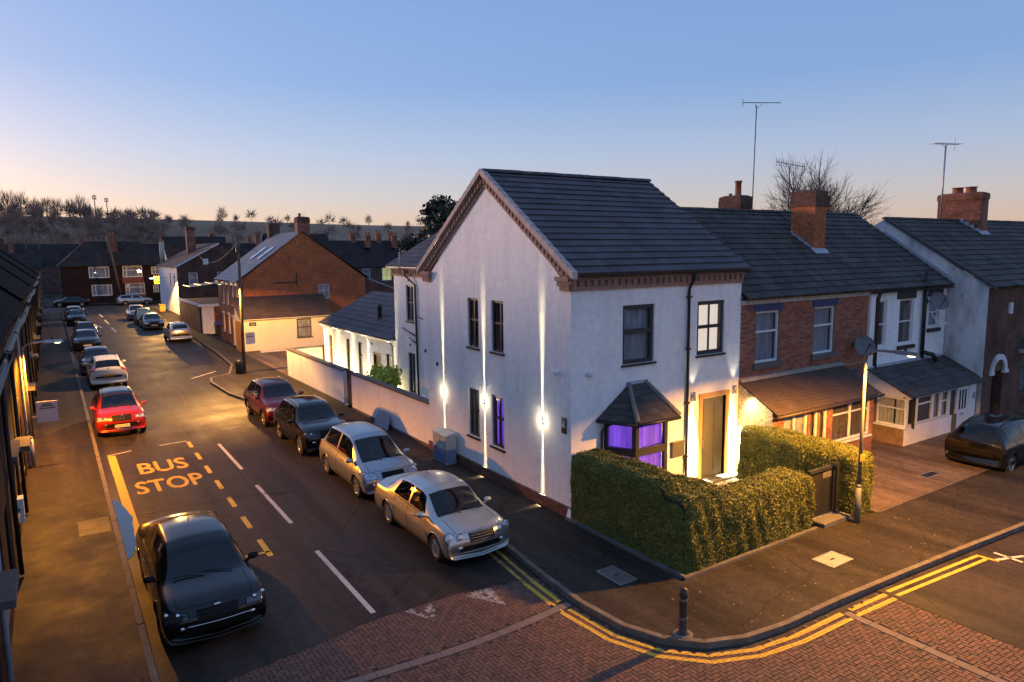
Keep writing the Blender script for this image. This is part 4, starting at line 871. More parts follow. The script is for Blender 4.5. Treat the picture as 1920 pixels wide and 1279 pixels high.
for k, (a0, a1, z) in enumerate(blist):
    mi = rnd.choice((0, 0, 0, 1, 1, 2, 2, 3, 4)); 
    if k < 300:
        o = bpy.data.objects.new('brick', fbm[mi]); COL.objects.link(o); o.parent = bfw; o.location = ((a0 + a1) / 2, rnd.uniform(-.001, .001), z); o.scale = ((a1 - a0) / .215, 1, 1)
    else:
        c = -.007 + rnd.uniform(-.0012, .0012); q.hexa([(a0, 0, z - .0325), (a1, 0, z - .0325), (a1, c, z - .0315), (a0, c, z - .0315), (a0, 0, z + .0325), (a1, 0, z + .0325), (a1, c, z + .0315), (a0, c, z + .0315)], mi)
q.build('farther_bricks', FB, bfw)['kind'] = 'stuff'
for h in bw:
    window(bh, FR, *h, fm=UPVC, hs=(.60,), fr=.07, bar=.06, curtain=NET)
    part(bh, 'window_lintel', BLUE_LINTEL, lambda q: q.fbox(FR, h[0] - .12, h[1] + .12, h[3], h[3] + .24, -.05, .03)); part(bh, 'window_sill', CAP, lambda q: q.fbox(FR, h[0] - .12, h[1] + .1, h[2] - .18, h[2] - .002, -.1, .09))
part(bh, 'blue_band', BLUE_LINTEL, lambda q: q.fbox(FR, 12.25, 13.15, 2.55, 2.72, -.02, .03))
NE, NS = 5.52, (8.53 - 5.52) / 4.35
zroof = lambda y: NE + (y + .25) * NS if y <= 4.1 else NE + (8.45 - y) * NS
nr = roofpart(bh, [[(X0, -.25, NE), (X1, -.25, NE), (X1, 4.1, 8.53), (X0, 4.1, 8.53)], [(X0, 8.45, NE), (X1, 8.45, NE), (X1, 4.1, 8.53), (X0, 4.1, 8.53)]])
slope(nr, (X0 + .02, -.25, NE + .03), (X1, -.25, NE + .03), (X0 + .02, 4.1, 8.55), (X1, 4.1, 8.55), 16, SLATE2, .045, roll=.024, rw=.30)
ridge(nr, (X0 + .1, 4.1, 8.57), (X1, 4.1, 8.57), .12, SLATE2)
chimney(bh, 12.92, 13.62, 1.77, 2.78, 6.9, 9.25, BRICK_ORANGE, slopez=zroof, head=.62)
chimney(bh, 12.45, 13.15, 4.8, 5.85, 7.8, 9.25, BRICK_ORANGE, pots=((12.8, 5.2, .13, .62), (13.0, 5.75, .07, .15)), head=.55)
# lean-to porch of the brick house
PX0, PX1, PD = X0 + .02, 12.15, 1.25
pr = roofpart(bh, [[(PX0, 0, 2.95), (PX1, 0, 2.95), (PX1, -PD - .2, 2.16), (PX0, -PD - .2, 2.16)]], name='porch_roof')
slope(pr, (PX0 - .05, -PD - .22, 2.18), (PX1 + .05, -PD - .22, 2.18), (PX0 - .05, -.02, 2.97), (PX1 + .05, -.02, 2.97), 12, TILE_BROWN, .016)
sub(pr, 'flashing', STONE, lambda q: q.box(PX0, PX1, -.1, -.003, 2.96, 3.08))
part(bh, 'porch_gutter', BROWNPIPE, lambda q: q.tube([(PX0 - .1, -PD - .27, 2.13), (PX1 + .1, -PD - .27, 2.13)], .05, 8))
for PX in (PX0, PX1): part(bh, 'porch_side_wall', BRICK_CREAM, lambda q: q.poly([(PX, -PD, 0), (PX, 0, 0), (PX, 0, 2.92), (PX, -PD, 2.22)]))
FP = frame((0, -PD, 0), (1, 0, 0), (0, -1, 0))
pw = [(8.55, 9.0, .6, 2.1), (9.05, 9.5, .6, 2.1), (9.75, 12.0, .75, 2.1)]; pdh = (7.2, 8.45, .1, 2.1)
part(bh, 'porch_front_wall', BRICK_RED, lambda q: wall(q, FP, PX0, PX1, 0, 2.16, pw + [pdh]))
window(bh, FP, *pdh, fm=UPVC, vs_=(.5,), hs=(.4,), curtain=NET)
window(bh, FP, *pw[0], fm=UPVC, curtain=DRAPE); window(bh, FP, *pw[1], fm=UPVC, curtain=DRAPE); window(bh, FP, *pw[2], fm=UPVC, vs_=(.5,), hs=(.68,), curtain=DRAPE, sill=UPVC)
def dish(x, z, F, label, r=.38, facing=(-.5, -.8, .45)):
    t = thing('satellite_dish', label, 'satellite dish', F(x, z, 0)); fd = Vector(facing).normalized(); c = Vector(F(x, z, .45)); gm = mat('dish_grey', (.12, .12, .125), (.16, .16, .165), 6, .6)
    part(t, 'reflector', gm, lambda q: (q.lathe([(0, 0), (r * .5, .02), (r, .09), (r * 1.01, .095), (r * .5, .0), (0, -.02)], c, fd, 20)))
    part(t, 'wall_bracket', DARK, lambda q: (q.tube([F(x + .05, z, 0), F(x + .05, z, .25), c - fd * .03], .018, 6), q.fbox(F, x - .02, x + .12, z - .1, z + .1, 0, .02)))
    part(t, 'receiver_arm', DARK, lambda q: (q.tube([c - Z * r * .8 + fd * .06, c + fd * .42 - Z * .1], .012, 6), q.ball(c + fd * .44 - Z * .08, .04, .04, .05, 8, 6)))
dish(12.75, 3.62, FR, 'grey satellite dish on the red brick front above the porch')
wt = thing('white_terrace_house', 'white painted terrace house with black lintels and a glazed front porch', 'house', (16.5, 4, 0))
ww = [(14.38, 14.98, 3.40, 5.12), (15.88, 16.92, 3.38, 5.10), (18.1, 18.9, 3.9, 5.05)]
part(wt, 'front_wall', WHITE, lambda q: (wall(q, FR, X1, X2, 0, 5.45, ww), q.poly([(X1, 8.2, 0), (X2, 8.2, 0), (X2, 8.2, 5.4), (X1, 8.2, 5.4)]), q.poly([(X2, 0, 0), (X2, 8.2, 0), (X2, 8.2, 5.4), (X2, 0, 5.4)])))
window(wt, FR, *ww[0], fm=UPVC, hs=(.48,), curtain=DRAPE); window(wt, FR, *ww[1], fm=UPVC, hs=(.5,), curtain=DRAPE); w3 = window(wt, FR, *ww[2], fm=UPVC, hs=(.5,), curtain=NET)
sub(w3, 'open_casement', UPVC, lambda q: [q.hexa([FR(a, 4.0, .38), FR(a + .05, 4.0, .38), FR(a + .05, 4.55, .02), FR(a, 4.55, .02), FR(a, 4.0, .34), FR(a + .05, 4.0, .34), FR(a + .05, 4.55, -.02), FR(a, 4.55, -.02)]) for a in (18.15, 18.8)] + [q.fbox(FR, 18.15, 18.85, 4.0, 4.05, .34, .39)])
for a0, a1 in ((15.65, 17.0), (17.95, 19.1)): part(wt, 'window_lintel', BLACKPAINT, lambda q: q.fbox(FR, a0, a1, 5.12, 5.46, -.02, .04))
for a0, a1, b in ((15.82, 17.0, 3.32), (18.0, 18.95, 3.84)): part(wt, 'window_sill', BLACKPAINT, lambda q: q.fbox(FR, a0, a1, b - .14, b + .0, -.02, .1))
part(wt, 'pilaster', WHITE, lambda q: q.fbox(FR, X1 + .01, X1 + .33, .06, 5.4, .001, .09))
part(wt, 'downpipe', BROWNPIPE, lambda q: q.tube([FR(X1 + .45, 5.45, .2), FR(X1 + .46, 5.2, .1), FR(X1 + .47, .1, .09)], .07, 8)); part(wt, 'downpipe', DARK, lambda q: q.tube([FR(17.55, 6.15, .1), FR(17.55, 2.7, .1)], .075, 8))
part(wt, 'pipe_elbow', DARK, lambda q: q.tube([FR(17.5, 2.95, .2), FR(17.9, 2.85, .35), FR(17.95, 2.6, .5)], .09, 8))
n2 = roofpart(wt, [[(X1, -.25, NE), (X2, -.25, NE), (X2, 4.1, 8.53), (X1, 4.1, 8.53)], [(X1, 8.45, NE), (X2, 8.45, NE), (X2, 4.1, 8.53), (X1, 4.1, 8.53)]])
slope(n2, (X1, -.25, NE + .03), (X2, -.25, NE + .03), (X1, 4.1, 8.55), (X2 + .1, 4.1, 8.55), 16, SLATE2, .045, roll=.024, rw=.30); ridge(n2, (X1, 4.1, 8.57), (X2, 4.1, 8.57), .12, SLATE2)
gutter(wt, FR, X1, X2, 5.48, .2, DARK)
dish(17.85, 4.95, FR, 'grey satellite dish on the white front beside the open casement', .36)
# glazed porch of the white house
QX0, QX1, QD = 13.78, 19.1, 1.5
qr = roofpart(wt, [[(QX0, 0, 2.66), (QX1 + .6, 0, 2.66), (QX1 + .3, -QD - .2, 1.83), (QX0 - .05, -QD - .2, 1.83)]], name='porch_roof')
slope(qr, (QX0 - .08, -QD - .24, 1.85), (QX1 + .1, -QD - .24, 1.85), (QX0 - .08, -.02, 2.68), (QX1 + .1, -.02, 2.68), 5, SLATE2, .025)
sub(qr, 'flashing', LEAD, lambda q: q.box(QX0, QX1, -.12, -.003, 2.66, 2.74))
part(wt, 'porch_side', WHITE_OLD, lambda q: q.prism([(0, 1.78), (-QD - .15, 1.78), (-QD - .15, 1.84), (0, 2.64)], lambda a, b, c: Vector((QX0 + c, a, b)), 0, .05))
BROWNR = mat('brown_pebbledash', (.16, .10, .06), (.24, .155, .095), 5, .95, fine=(50, .35), bump=.5)
part(wt, 'porch_base', [BROWNR, WHITE], lambda q: (q.box(QX0, QX0 + .15, -QD + .01, 0, 0, .72, 0), q.box(QX0 + .001, 17.2, -QD, -QD + .15, 0, .719, 1), q.box(QX0, QX0 + .15, -.42, 0, .72, 1.77, 0), q.box(17.201, 17.6, -QD, -QD + .15, 0, .719, 0)))
FQ = frame((0, -QD, 0), (1, 0, 0), (0, -1, 0)); FQs = frame((QX0, 0, 0), (0, -1, 0), (-1, 0, 0))
window(wt, FQs, .45, QD, .74, 1.76, fm=UPVC, hs=(.62,), curtain=BLIND, sill=UPVC)
for a0, a1, v, h in ((13.95, 14.6, (), ()), (14.6, 15.75, (), (.7,)), (15.75, 16.35, (), ()), (16.35, 16.95, (), (.6,)), (16.98, 17.62, (), ())): window(wt, FQ, a0, a1, .74 if a0 < 16.9 else .12, 1.76, fm=UPVC, vs_=v, hs=h, back=-.08, curtain=DRAPE if a0 in (13.95, 14.6, 16.98) else BLIND)
pdo = part(wt, 'porch_door', UPVC, lambda q: q.fbox(FQ, 17.66, 18.5, .1, 1.78, -.1, -.03)); 
for a in (17.78, 18.0, 18.22): sub(pdo, 'pane', mat('dark_glazing', (.02, .02, .025), rough=.08), lambda q: q.fbox(FQ, a, a + .11, .85, 1.6, -.03, -.022))
sub(pdo, 'letter_plate', METAL, lambda q: q.fbox(FQ, 17.9, 18.2, .62, .68, -.03, -.02)); part(wt, 'porch_frame', UPVC, lambda q: (q.fbox(FQ, 18.52, 19.1, .06, 1.78, -.1, -.02), q.fbox(FQ, QX0, 19.1, 1.761, 1.83, -.1, .01)))
part(wt, 'house_number_plate', METAL, lambda q: q.fbox(FQ, 18.85, 19.02, 1.15, 1.4, -.019, -.005))
# white-gabled brick house at the right edge
ph = thing('projecting_brick_house', 'brick house with weathered white gable end and an arched doorway', 'house', (27, 3, 0))
HX, HX2, HY0, HY1, HRY, HRZ, HEZ = 19.52, 38., -1.5, 8.2, 2.75, 8.30, 5.45
FH = frame((0, HY0, 0), (1, 0, 0), (0, -1, 0))
hw = [(23.3, 24.6, 3.1, 5.0), (23.0, 24.8, .9, 2.5), (28, 29.3, 3.1, 5.0)]; arch = (20.35, 21.3, .06, 2.05)
part(ph, 'gable_wall', WHITE_OLD, lambda q: q.poly([(HX, HY0, 0), (HX, HY1, 0), (HX, HY1, 5.2), (HX, HRY, HRZ), (HX, HY0, HEZ)]))
part(ph, 'front_wall', BRICK_DARK, lambda q: wall(q, FH, HX, HX2, 0, HEZ, hw + [arch], depth=.4))
LEADED = mat('leaded_light', (.16, .22, .2), (.3, .36, .33), 8, .5)
for h in hw: window(ph, FH, *h, fm=DARK, vs_=(.5,), hs=(.65,), curtain=LEADED)
part(ph, 'recess_shade_box', ROOM_SHADE, lambda q: q.fbox(FH, 20.35, 21.3, .06, 2.05, -.6, -.4))  # near-black box stands in for the shaded depth of the doorway
def archring(q):
    n = 12; cx, cz, r0, r1 = 20.825, 2.05, .48, .70
    for k in range(n):
        t0, t1 = math.pi * k / n, math.pi * (k + .97) / n; q.prism([(cx + r0 * math.cos(t0), cz + r0 * math.sin(t0)), (cx + r1 * math.cos(t0), cz + r1 * math.sin(t0)), (cx + r1 * math.cos(t1), cz + r1 * math.sin(t1)), (cx + r0 * math.cos(t1), cz + r0 * math.sin(t1))], FH, -.05, .08)
    q.fbox(FH, 20.05, 20.36, 1.93, 2.05, -.05, .1); q.fbox(FH, 21.29, 21.62, 1.93, 2.05, -.05, .1)
part(ph, 'door_arch', WHITE_OLD, archring); part(ph, 'arch_fill', BRICK_DARK, lambda q: q.prism([(20.35 + .475 + .475 * math.cos(math.pi * k / 10), 2.051 + .475 * math.sin(math.pi * k / 10)) for k in range(11)], FH, -.3, -.28))
part(ph, 'bay_cornice', WHITE_OLD, lambda q: q.fbox(FH, 22.7, 25.2, 2.62, 2.82, 0, .5)); part(ph, 'bay_roof', SLATE2, lambda q: q.hexa([FH(22.65, 2.821, .55), FH(25.3, 2.821, .55), FH(25.3, 2.821, 0), FH(22.65, 2.821, 0), FH(22.8, 3.0, .3), FH(25.1, 3.0, .3), FH(25.1, 3.3, 0), FH(22.8, 3.3, 0)]))
part(ph, 'alarm_box', UPVC, lambda q: q.fbox(FH, 21.35, 21.6, 4.35, 4.8, 0, .08)); part(ph, 'window_lintel', WHITE_OLD, lambda q: q.fbox(FH, 23.1, 24.8, 5.0, 5.25, 0, .06))
hr = roofpart(ph, [[(HX, HY0 - .2, HEZ), (HX2, HY0 - .2, HEZ), (HX2, HRY, HRZ), (HX, HRY, HRZ)], [(HX, HY1, 5.2), (HX2, HY1, 5.2), (HX2, HRY, HRZ), (HX, HRY, HRZ)]])
slope(hr, (HX - .03, HY0 - .25, HEZ + .03), (HX2, HY0 - .25, HEZ + .03), (HX - .03, HRY, HRZ + .03), (HX2, HRY, HRZ + .03), 14, SLATE2, .045, roll=.02, rw=.30); ridge(hr, (HX, HRY, HRZ + .05), (HX2, HRY, HRZ + .05), .12, SLATE2)
verge(hr, HX - .1, HY0 - .28, HRY, HEZ + .06, HRZ + .07, 14, SLATE, w=.06, hh=.12)
part(ph, 'verge_board', LEAD, lambda q: q.hexa([(HX - .02, -.15, zroof(-.15) + .06), (HX - .003, -.15, zroof(-.15) + .06), (HX - .003, HRY, zroof(HRY) + .06), (HX - .02, HRY, zroof(HRY) + .06), (HX - .02, -.15, zroof(-.15) + .24), (HX - .003, -.15, zroof(-.15) + .24), (HX - .003, HRY, zroof(HRY) + .2), (HX - .02, HRY, zroof(HRY) + .2)]))
zh = lambda y: HEZ + (y - HY0 + .2) * (HRZ - HEZ) / (HRY - HY0 + .2) if y < HRY else HRZ - (y - HRY) * .57
chimney(ph, 26.0, 26.75, 1.75, 3.7, 7.2, 9.65, BRICK_RED, pots=((26.4, 2.4, .24, .3), (26.4, 3.0, .24, .3)), head=.35, slopez=zh, capm=BRICK_RED)
# ------------------------------------------------------------------ aerials
def aerial(x, y, z0, z1, label, boom, els, lean=0., r=.022, white=False):
    t = thing('television_aerial', label, 'aerial', (x, y, z0)); m = METAL if white else mat('aluminium_dull', (.09, .09, .10), rough=.5)
    part(t, 'mast', m, lambda q: q.tube([(x, y, z0), (x + lean, y, z1)], r, 6))
    b0, b1 = Vector((x + lean, y, z1 + .05)) + Vector(boom[0]), Vector((x + lean, y, z1 + .05)) + Vector(boom[1])
    part(t, 'boom', m, lambda q: (q.tube([b0, b1], .016, 5), q.tube([b0.lerp(b1, .3), Vector((x + lean, y, z1 - .15)), b0.lerp(b1, .55)], .010, 4)))
    dd = (b1 - b0).normalized(); s_ = dd.cross(Z).normalized()
    for f, l, ax in els:
        p = b0.lerp(b1, f); a = Z if ax else s_; part(t, 'element', m, lambda q: q.tube([p - a * l, p + a * l], .009, 4))
aerial(13.45, 5.0, 8.3, 12.85, 'tall thin aerial mast behind the ridge of the brick terrace house', ((-.85, 0, -.02), (1.55, 0, .22)), [(0, .16, 1), (.02, .12, 0)], .08)
aerial(15.86, 5.0, 8.4, 10.6, 'short toothed aerial between the chimney and the bare tree', ((-.9, 0, .06), (1.05, 0, -.05)), [(k / 12, .16, 1) for k in range(13)])
aerial(25.3, 3.2, 8.2, 11.9, 'pale aerial pole beside the chimney at the right', ((-.75, .2, 0), (.8, -.2, .02)), [(k / 9, .3, 0) for k in range(10)] + [(.85, .3, 1)], .05, .04, True)
# ------------------------------------------------------------------ hedges and front gate
def leafmat(name, c0, c1):
    m, nt, nd, lk, b = _new(name); g = nd.new('ShaderNodeNewGeometry'); r = _rampf(nd, lk, g.outputs['Random Per Island'], 0, 1, c0, c1)
    lk.new(r.outputs[0], b.inputs['Base Color']); b.inputs['Roughness'].default_value = .5; b.inputs['Specular IOR Level'].default_value = .35; return m
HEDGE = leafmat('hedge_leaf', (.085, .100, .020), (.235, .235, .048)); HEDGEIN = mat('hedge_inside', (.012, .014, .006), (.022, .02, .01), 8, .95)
rng = np.random.default_rng(11)
def leaves(name, pts, nrm, size, m, spread=.9):
    n = len(pts); a = rng.normal(size=(n, 3)); d = nrm + spread * a / np.linalg.norm(a, axis=1)[:, None]; d /= np.linalg.norm(d, axis=1)[:, None] + 1e-9
    u = np.cross(d, rng.normal(size=(n, 3))); u /= np.linalg.norm(u, axis=1)[:, None] + 1e-9; v = np.cross(d, u)
    s = (size * rng.uniform(.6, 1.35, n))[:, None]; P = np.stack([pts - u * s, pts - v * s * .72 + d * s * .25, pts + u * s, pts + v * s * .72 + d * s * .25], 1).reshape(-1, 3)
    return raw_mesh(name, P, np.arange(n * 4).reshape(n, 4), m)
KV = [(v / np.linalg.norm(v), f_) for v, f_ in zip(rng.normal(size=(9, 3)), (2.3, 3.1, 4.4, 5.7, 7.3, 9.1, 11.9, 14.3, 17.7))]
def hedge(t, boxes, dens, size=.03):
    """clipped hedge: rounded boxes clothed with leaves, dark solid core inside"""
    P, N = [], []
    for (x0, x1, y0, y1, z0, z1, rr) in boxes:
        part(t, 'dark_core', HEDGEIN, lambda q: q.box(x0 + .08, x1 - .08, y0 + .08, y1 - .08, z0, z1 - .10))  # near-black solid core; shade between the leaves put into its colour
        dx, dy, dz = x1 - x0, y1 - y0, z1 - z0
        for area, fix, val, nn in ((dy * dz, 0, x0, (-1, 0, 0)), (dy * dz, 0, x1, (1, 0, 0)), (dx * dz, 1, y0, (0, -1, 0)), (dx * dz, 1, y1, (0, 1, 0)), (dx * dy, 2, z1, (0, 0, 1))):
            n = int(area * dens); p = np.stack([rng.uniform(x0, x1, n), rng.uniform(y0, y1, n), rng.uniform(z0, z1, n)], 1); p[:, fix] = val
            c = np.array([(x0 + x1) / 2, (y0 + y1) / 2, (z0 + z1) / 2]); h = np.array([dx, dy, dz]) / 2
            q = p - c; lim = h - rr; lim[2] = h[2] - rr; cl = np.clip(q, -lim, lim); cl[:, 2] = np.clip(q[:, 2], -h[2], lim[2]); e = q - cl; L = np.linalg.norm(e, axis=1)
            k = L > rr; e[k] *= (rr / L[k])[:, None]; q2 = cl + e; nr_ = np.where((L > 1e-6)[:, None], e / (L[:, None] + 1e-9), np.array(nn))
            w = c + q2; bump = sum(.011 * np.sin(w @ (kv * f_) + f_) for kv, f_ in KV)
            dep = np.abs(rng.normal(0, .04, n)) - .05 * (rng.random(n) < .02); P.append(w + nr_ * (bump - dep + .03)[:, None]); N.append(nr_)
    P, N = np.concatenate(P), np.concatenate(N); add('foliage', leaves('foliage', P, N, size, HEDGE), t)
h1 = thing('front_hedge', 'clipped privet hedge wrapping the corner garden of the white house', 'hedge', (0.5, -3.5, PZ))
hedge(h1, [(-.10, .95, -3.45, -.0, .06, 1.88, .28), (-.08, 1.5, -4.0, -2.7, .06, 1.72, .34), (-.10, 4.72, -4.03, -2.95, .06, 1.42, .30)], 8500, .018)
h2 = thing('boundary_hedge', 'taller clipped hedge between the front door path and the drive', 'hedge', (6.6, -2.2, PZ))
hedge(h2, [(6.12, 7.0, -4.25, -.42, .06, 1.74, .26)], 8500, .018)
part(None, 'garden_edging', CAP, lambda q: (q.box(-.2, -.1, -4.14, 0.0, PZ - .03, .13), q.box(-.2, 4.6, -4.18, -4.08, PZ - .03, .12)))['kind'] = 'structure'
tag(part(None, 'white_stone', WHITE, lambda q: q.hexa([(-.16, -.16, PZ), (.04, -.16, PZ), (.04, .02, PZ), (-.16, .02, PZ), (-.1, -.12, .3), (.0, -.12, .3), (.0, .0, .34), (-.1, .0, .34)])), 'small white wedge of stone at the foot of the gable corner', 'stone')
fg = thing('front_gate', 'dark timber front gate between the two hedges', 'gate', (5.2, -3.7, PZ)); GM = mat('dark_timber', (.010, .009, .008), (.02, .018, .014), 4, .7, streak=8)
for k in range(9): part(fg, 'board', GM, lambda q: q.box(4.82 + k * .125, 4.82 + k * .125 + .12, -3.74, -3.71, .14, 1.34))
part(fg, 'top_rail', GM, lambda q: q.box(4.76, 5.98, -3.78, -3.68, 1.341, 1.42)); part(fg, 'rail', GM, lambda q: q.box(4.82, 5.95, -3.70, -3.66, .5, .6)); part(fg, 'gate_plate', CAP, lambda q: q.box(5.35, 5.75, -3.75, -3.741, 1.12, 1.28))
for x in (4.74, 5.98): part(fg, 'gate_post', GM, lambda q: q.box(x - .05, x + .05, -3.79, -3.69, PZ, 1.45) if x > 5 else q.box(x - .03, x + .03, -3.79, -3.69, PZ, 1.33))
tag(part(None, 'gate_step', CAP, lambda q: q.box(4.78, 5.95, -4.22, -3.84, PZ, .16)), 'stone step in front of the dark garden gate', 'step')
bo = thing('bollard', 'short dark iron bollard at the rounded pavement corner', 'bollard', (-1.82, -5.61, PZ))
part(bo, 'bollard_post', mat('cast_iron', (.018, .018, .019), (.035, .034, .033), 9, .55, fine=(40, .3)), lambda q: q.lathe([(.10, 0), (.10, .04), (.078, .06), (.074, .72), (.086, .74), (.086, .80), (.076, .82), (.072, .88), (.0, .91)], (-1.82, -5.61, PZ), Z, 16))
for z in (.30, .66): part(bo, 'bollard_band', mat('faded_band', (.09, .085, .075), (.14, .13, .11), 20, .6), lambda q: q.lathe([(.078, z), (.081, z + .005), (.081, z + .045), (.076, z + .05)], (-1.82, -5.61, PZ), Z, 16))
part(bo, 'bollard_footing', CAP, lambda q: q.lathe([(.19, .006), (.17, .02), (.11, .03)], (-1.82, -5.61, PZ), Z, 16))
# ------------------------------------------------------------------ street lamps
def batwing(o, cutoff=150):
    """street lantern optic: more light thrown outwards than straight down, cut off towards the horizontal"""
    d = o.data; d.use_nodes = True; nd, lk = d.node_tree.nodes, d.node_tree.links; em = nd['Emission']; t = nd.new('ShaderNodeTexCoord'); sp = nd.new('ShaderNodeSeparateXYZ'); lk.new(t.outputs['Normal'], sp.inputs[0])
    def mth(op, a, b=None):
        n = nd.new('ShaderNodeMath'); n.operation = op
        for i, v in enumerate((a, b)):
            if v is None: continue
            if isinstance(v, (int, float)): n.inputs[i].default_value = v
            else: lk.new(v, n.inputs[i])
        return n.outputs[0]
    c = mth('ABSOLUTE', sp.outputs['Z']); c1 = math.cos(R(cutoff / 2)); c0 = c1 * .5
    fade = mth('MINIMUM', mth('MAXIMUM', mth('DIVIDE', mth('SUBTRACT', c, c0), c1 - c0), 0.), 1.)
    lk.new(mth('MULTIPLY', mth('POWER', mth('MAXIMUM', c, c1), -1.1), fade), em.inputs['Strength'])
def street_lamp(x, y, h, arm, label, power, plate=None, color=(1.0, .42, .05), size=150, aim=None, m=METAL, blend=.55, r=.048):
    t = thing('street_lamp', label, 'street lamp', (x, y, PZ)); arm = Vector((*arm, 0)); b = Vector((x, y, PZ)); d = arm.normalized()
    part(t, 'lamp_post', m, lambda q: (q.tube([b, b + Z * .95], r * 1.45, 12), q.tube([b + Z * .95, b + Z * 1.03], [r * 1.45, r], 12), q.tube([b + Z * 1.03, b + Z * (h - .25)], [r, r * .8], 12)))
    e = b + Z * h + arm
    part(t, 'lamp_arm', m, lambda q: q.tube([b + Z * (h - .25), b + Z * (h - .1) + d * .03, b + Z * (h - .02) + d * .14, b + Z * (h + .03) + d * .3, e + Z * .05], r * .72, 10))
    hd = part(t, 'lamp_head', m, lambda q: q.hexa([e - d * .12 + d.cross(Z) * .07, e + d * .42 + d.cross(Z) * .08, e + d * .42 - d.cross(Z) * .08, e - d * .12 - d.cross(Z) * .07, e - d * .12 + d.cross(Z) * .05 + Z * .09, e + d * .38 + d.cross(Z) * .05 + Z * .08, e + d * .38 - d.cross(Z) * .05 + Z * .08, e - d * .12 - d.cross(Z) * .05 + Z * .09]))
    c = e + d * .25 - Z * .03; sub(hd, 'lamp_lens', SODIUM, lambda q: q.ball(c + Z * .015, .09, .09, .03, 12, 6))
    part(t, 'photocell', DARK, lambda q: q.lathe([(.04, 0), (.04, .06), (.0, .08)], e + d * .1 + Z * .1, Z, 10))
    if plate: part(t, 'number_plate', plate[1], lambda q: q.box(x - .12, x + .1, y - r - .02, y - r - .005, plate[0], plate[0] + .17))
    batwing(light('SPOT', 'street_lamp_light', c - Z * .07, power, color, t, to=aim or (c - Z * 3), size=170, blend=.05, radius=.09), size)
    return t
DULL = mat('dull_lamp_steel', (.16, .155, .15), (.22, .215, .21), 6, .6, metal=.3)
ORPLATE = mat('orange_plate', (.6, .24, .02), (.66, .28, .03), 6, .6)
street_lamp(5.80, -4.47, 4.48, (0, -.85), 'steel street lamp in front of the garden gate', 1250, (1.72, ORPLATE), size=128, m=DULL)
# ------------------------------------------------------------------ left-hand lamp, its sign, the dark terrace behind it
lampA = street_lamp(-11.95, 14.0, 4.15, (.75, 0), 'street lamp with a bent arm lighting the bus stop', 1050, color=(1.0, .36, .02), size=126, aim=(-10.75, 13.4, 0), blend=.35)
sg = thing('bus_stop_sign', 'white sign plate fixed to the lamp post by the bus stop', 'sign', (-11.6, 13.9, 1.5))
SIGNW = mat('sign_white', (.62, .60, .60), rough=.5)
part(sg, 'sign_plate', SIGNW, lambda q: q.box(-11.72, -11.12, 13.90, 13.93, 1.55, 2.25)); 
for z, w in ((2.14, .26), (2.08, .36), (2.00, .46)): part(sg, 'sign_lettering', DARK, lambda q: q.box(-11.42 - w / 2, -11.42 + w / 2, 13.894, 13.899, z, z + (.035 if z > 2.01 else .03)))
part(sg, 'sign_clip', METAL, lambda q: q.box(-11.86, -11.72, 13.94, 13.97, 1.7, 1.76))
WLX = -12.12
TER = brickmat('terrace_brick', (.030, .012, .008), (.022, .009, .006), (.02, .015, .012))
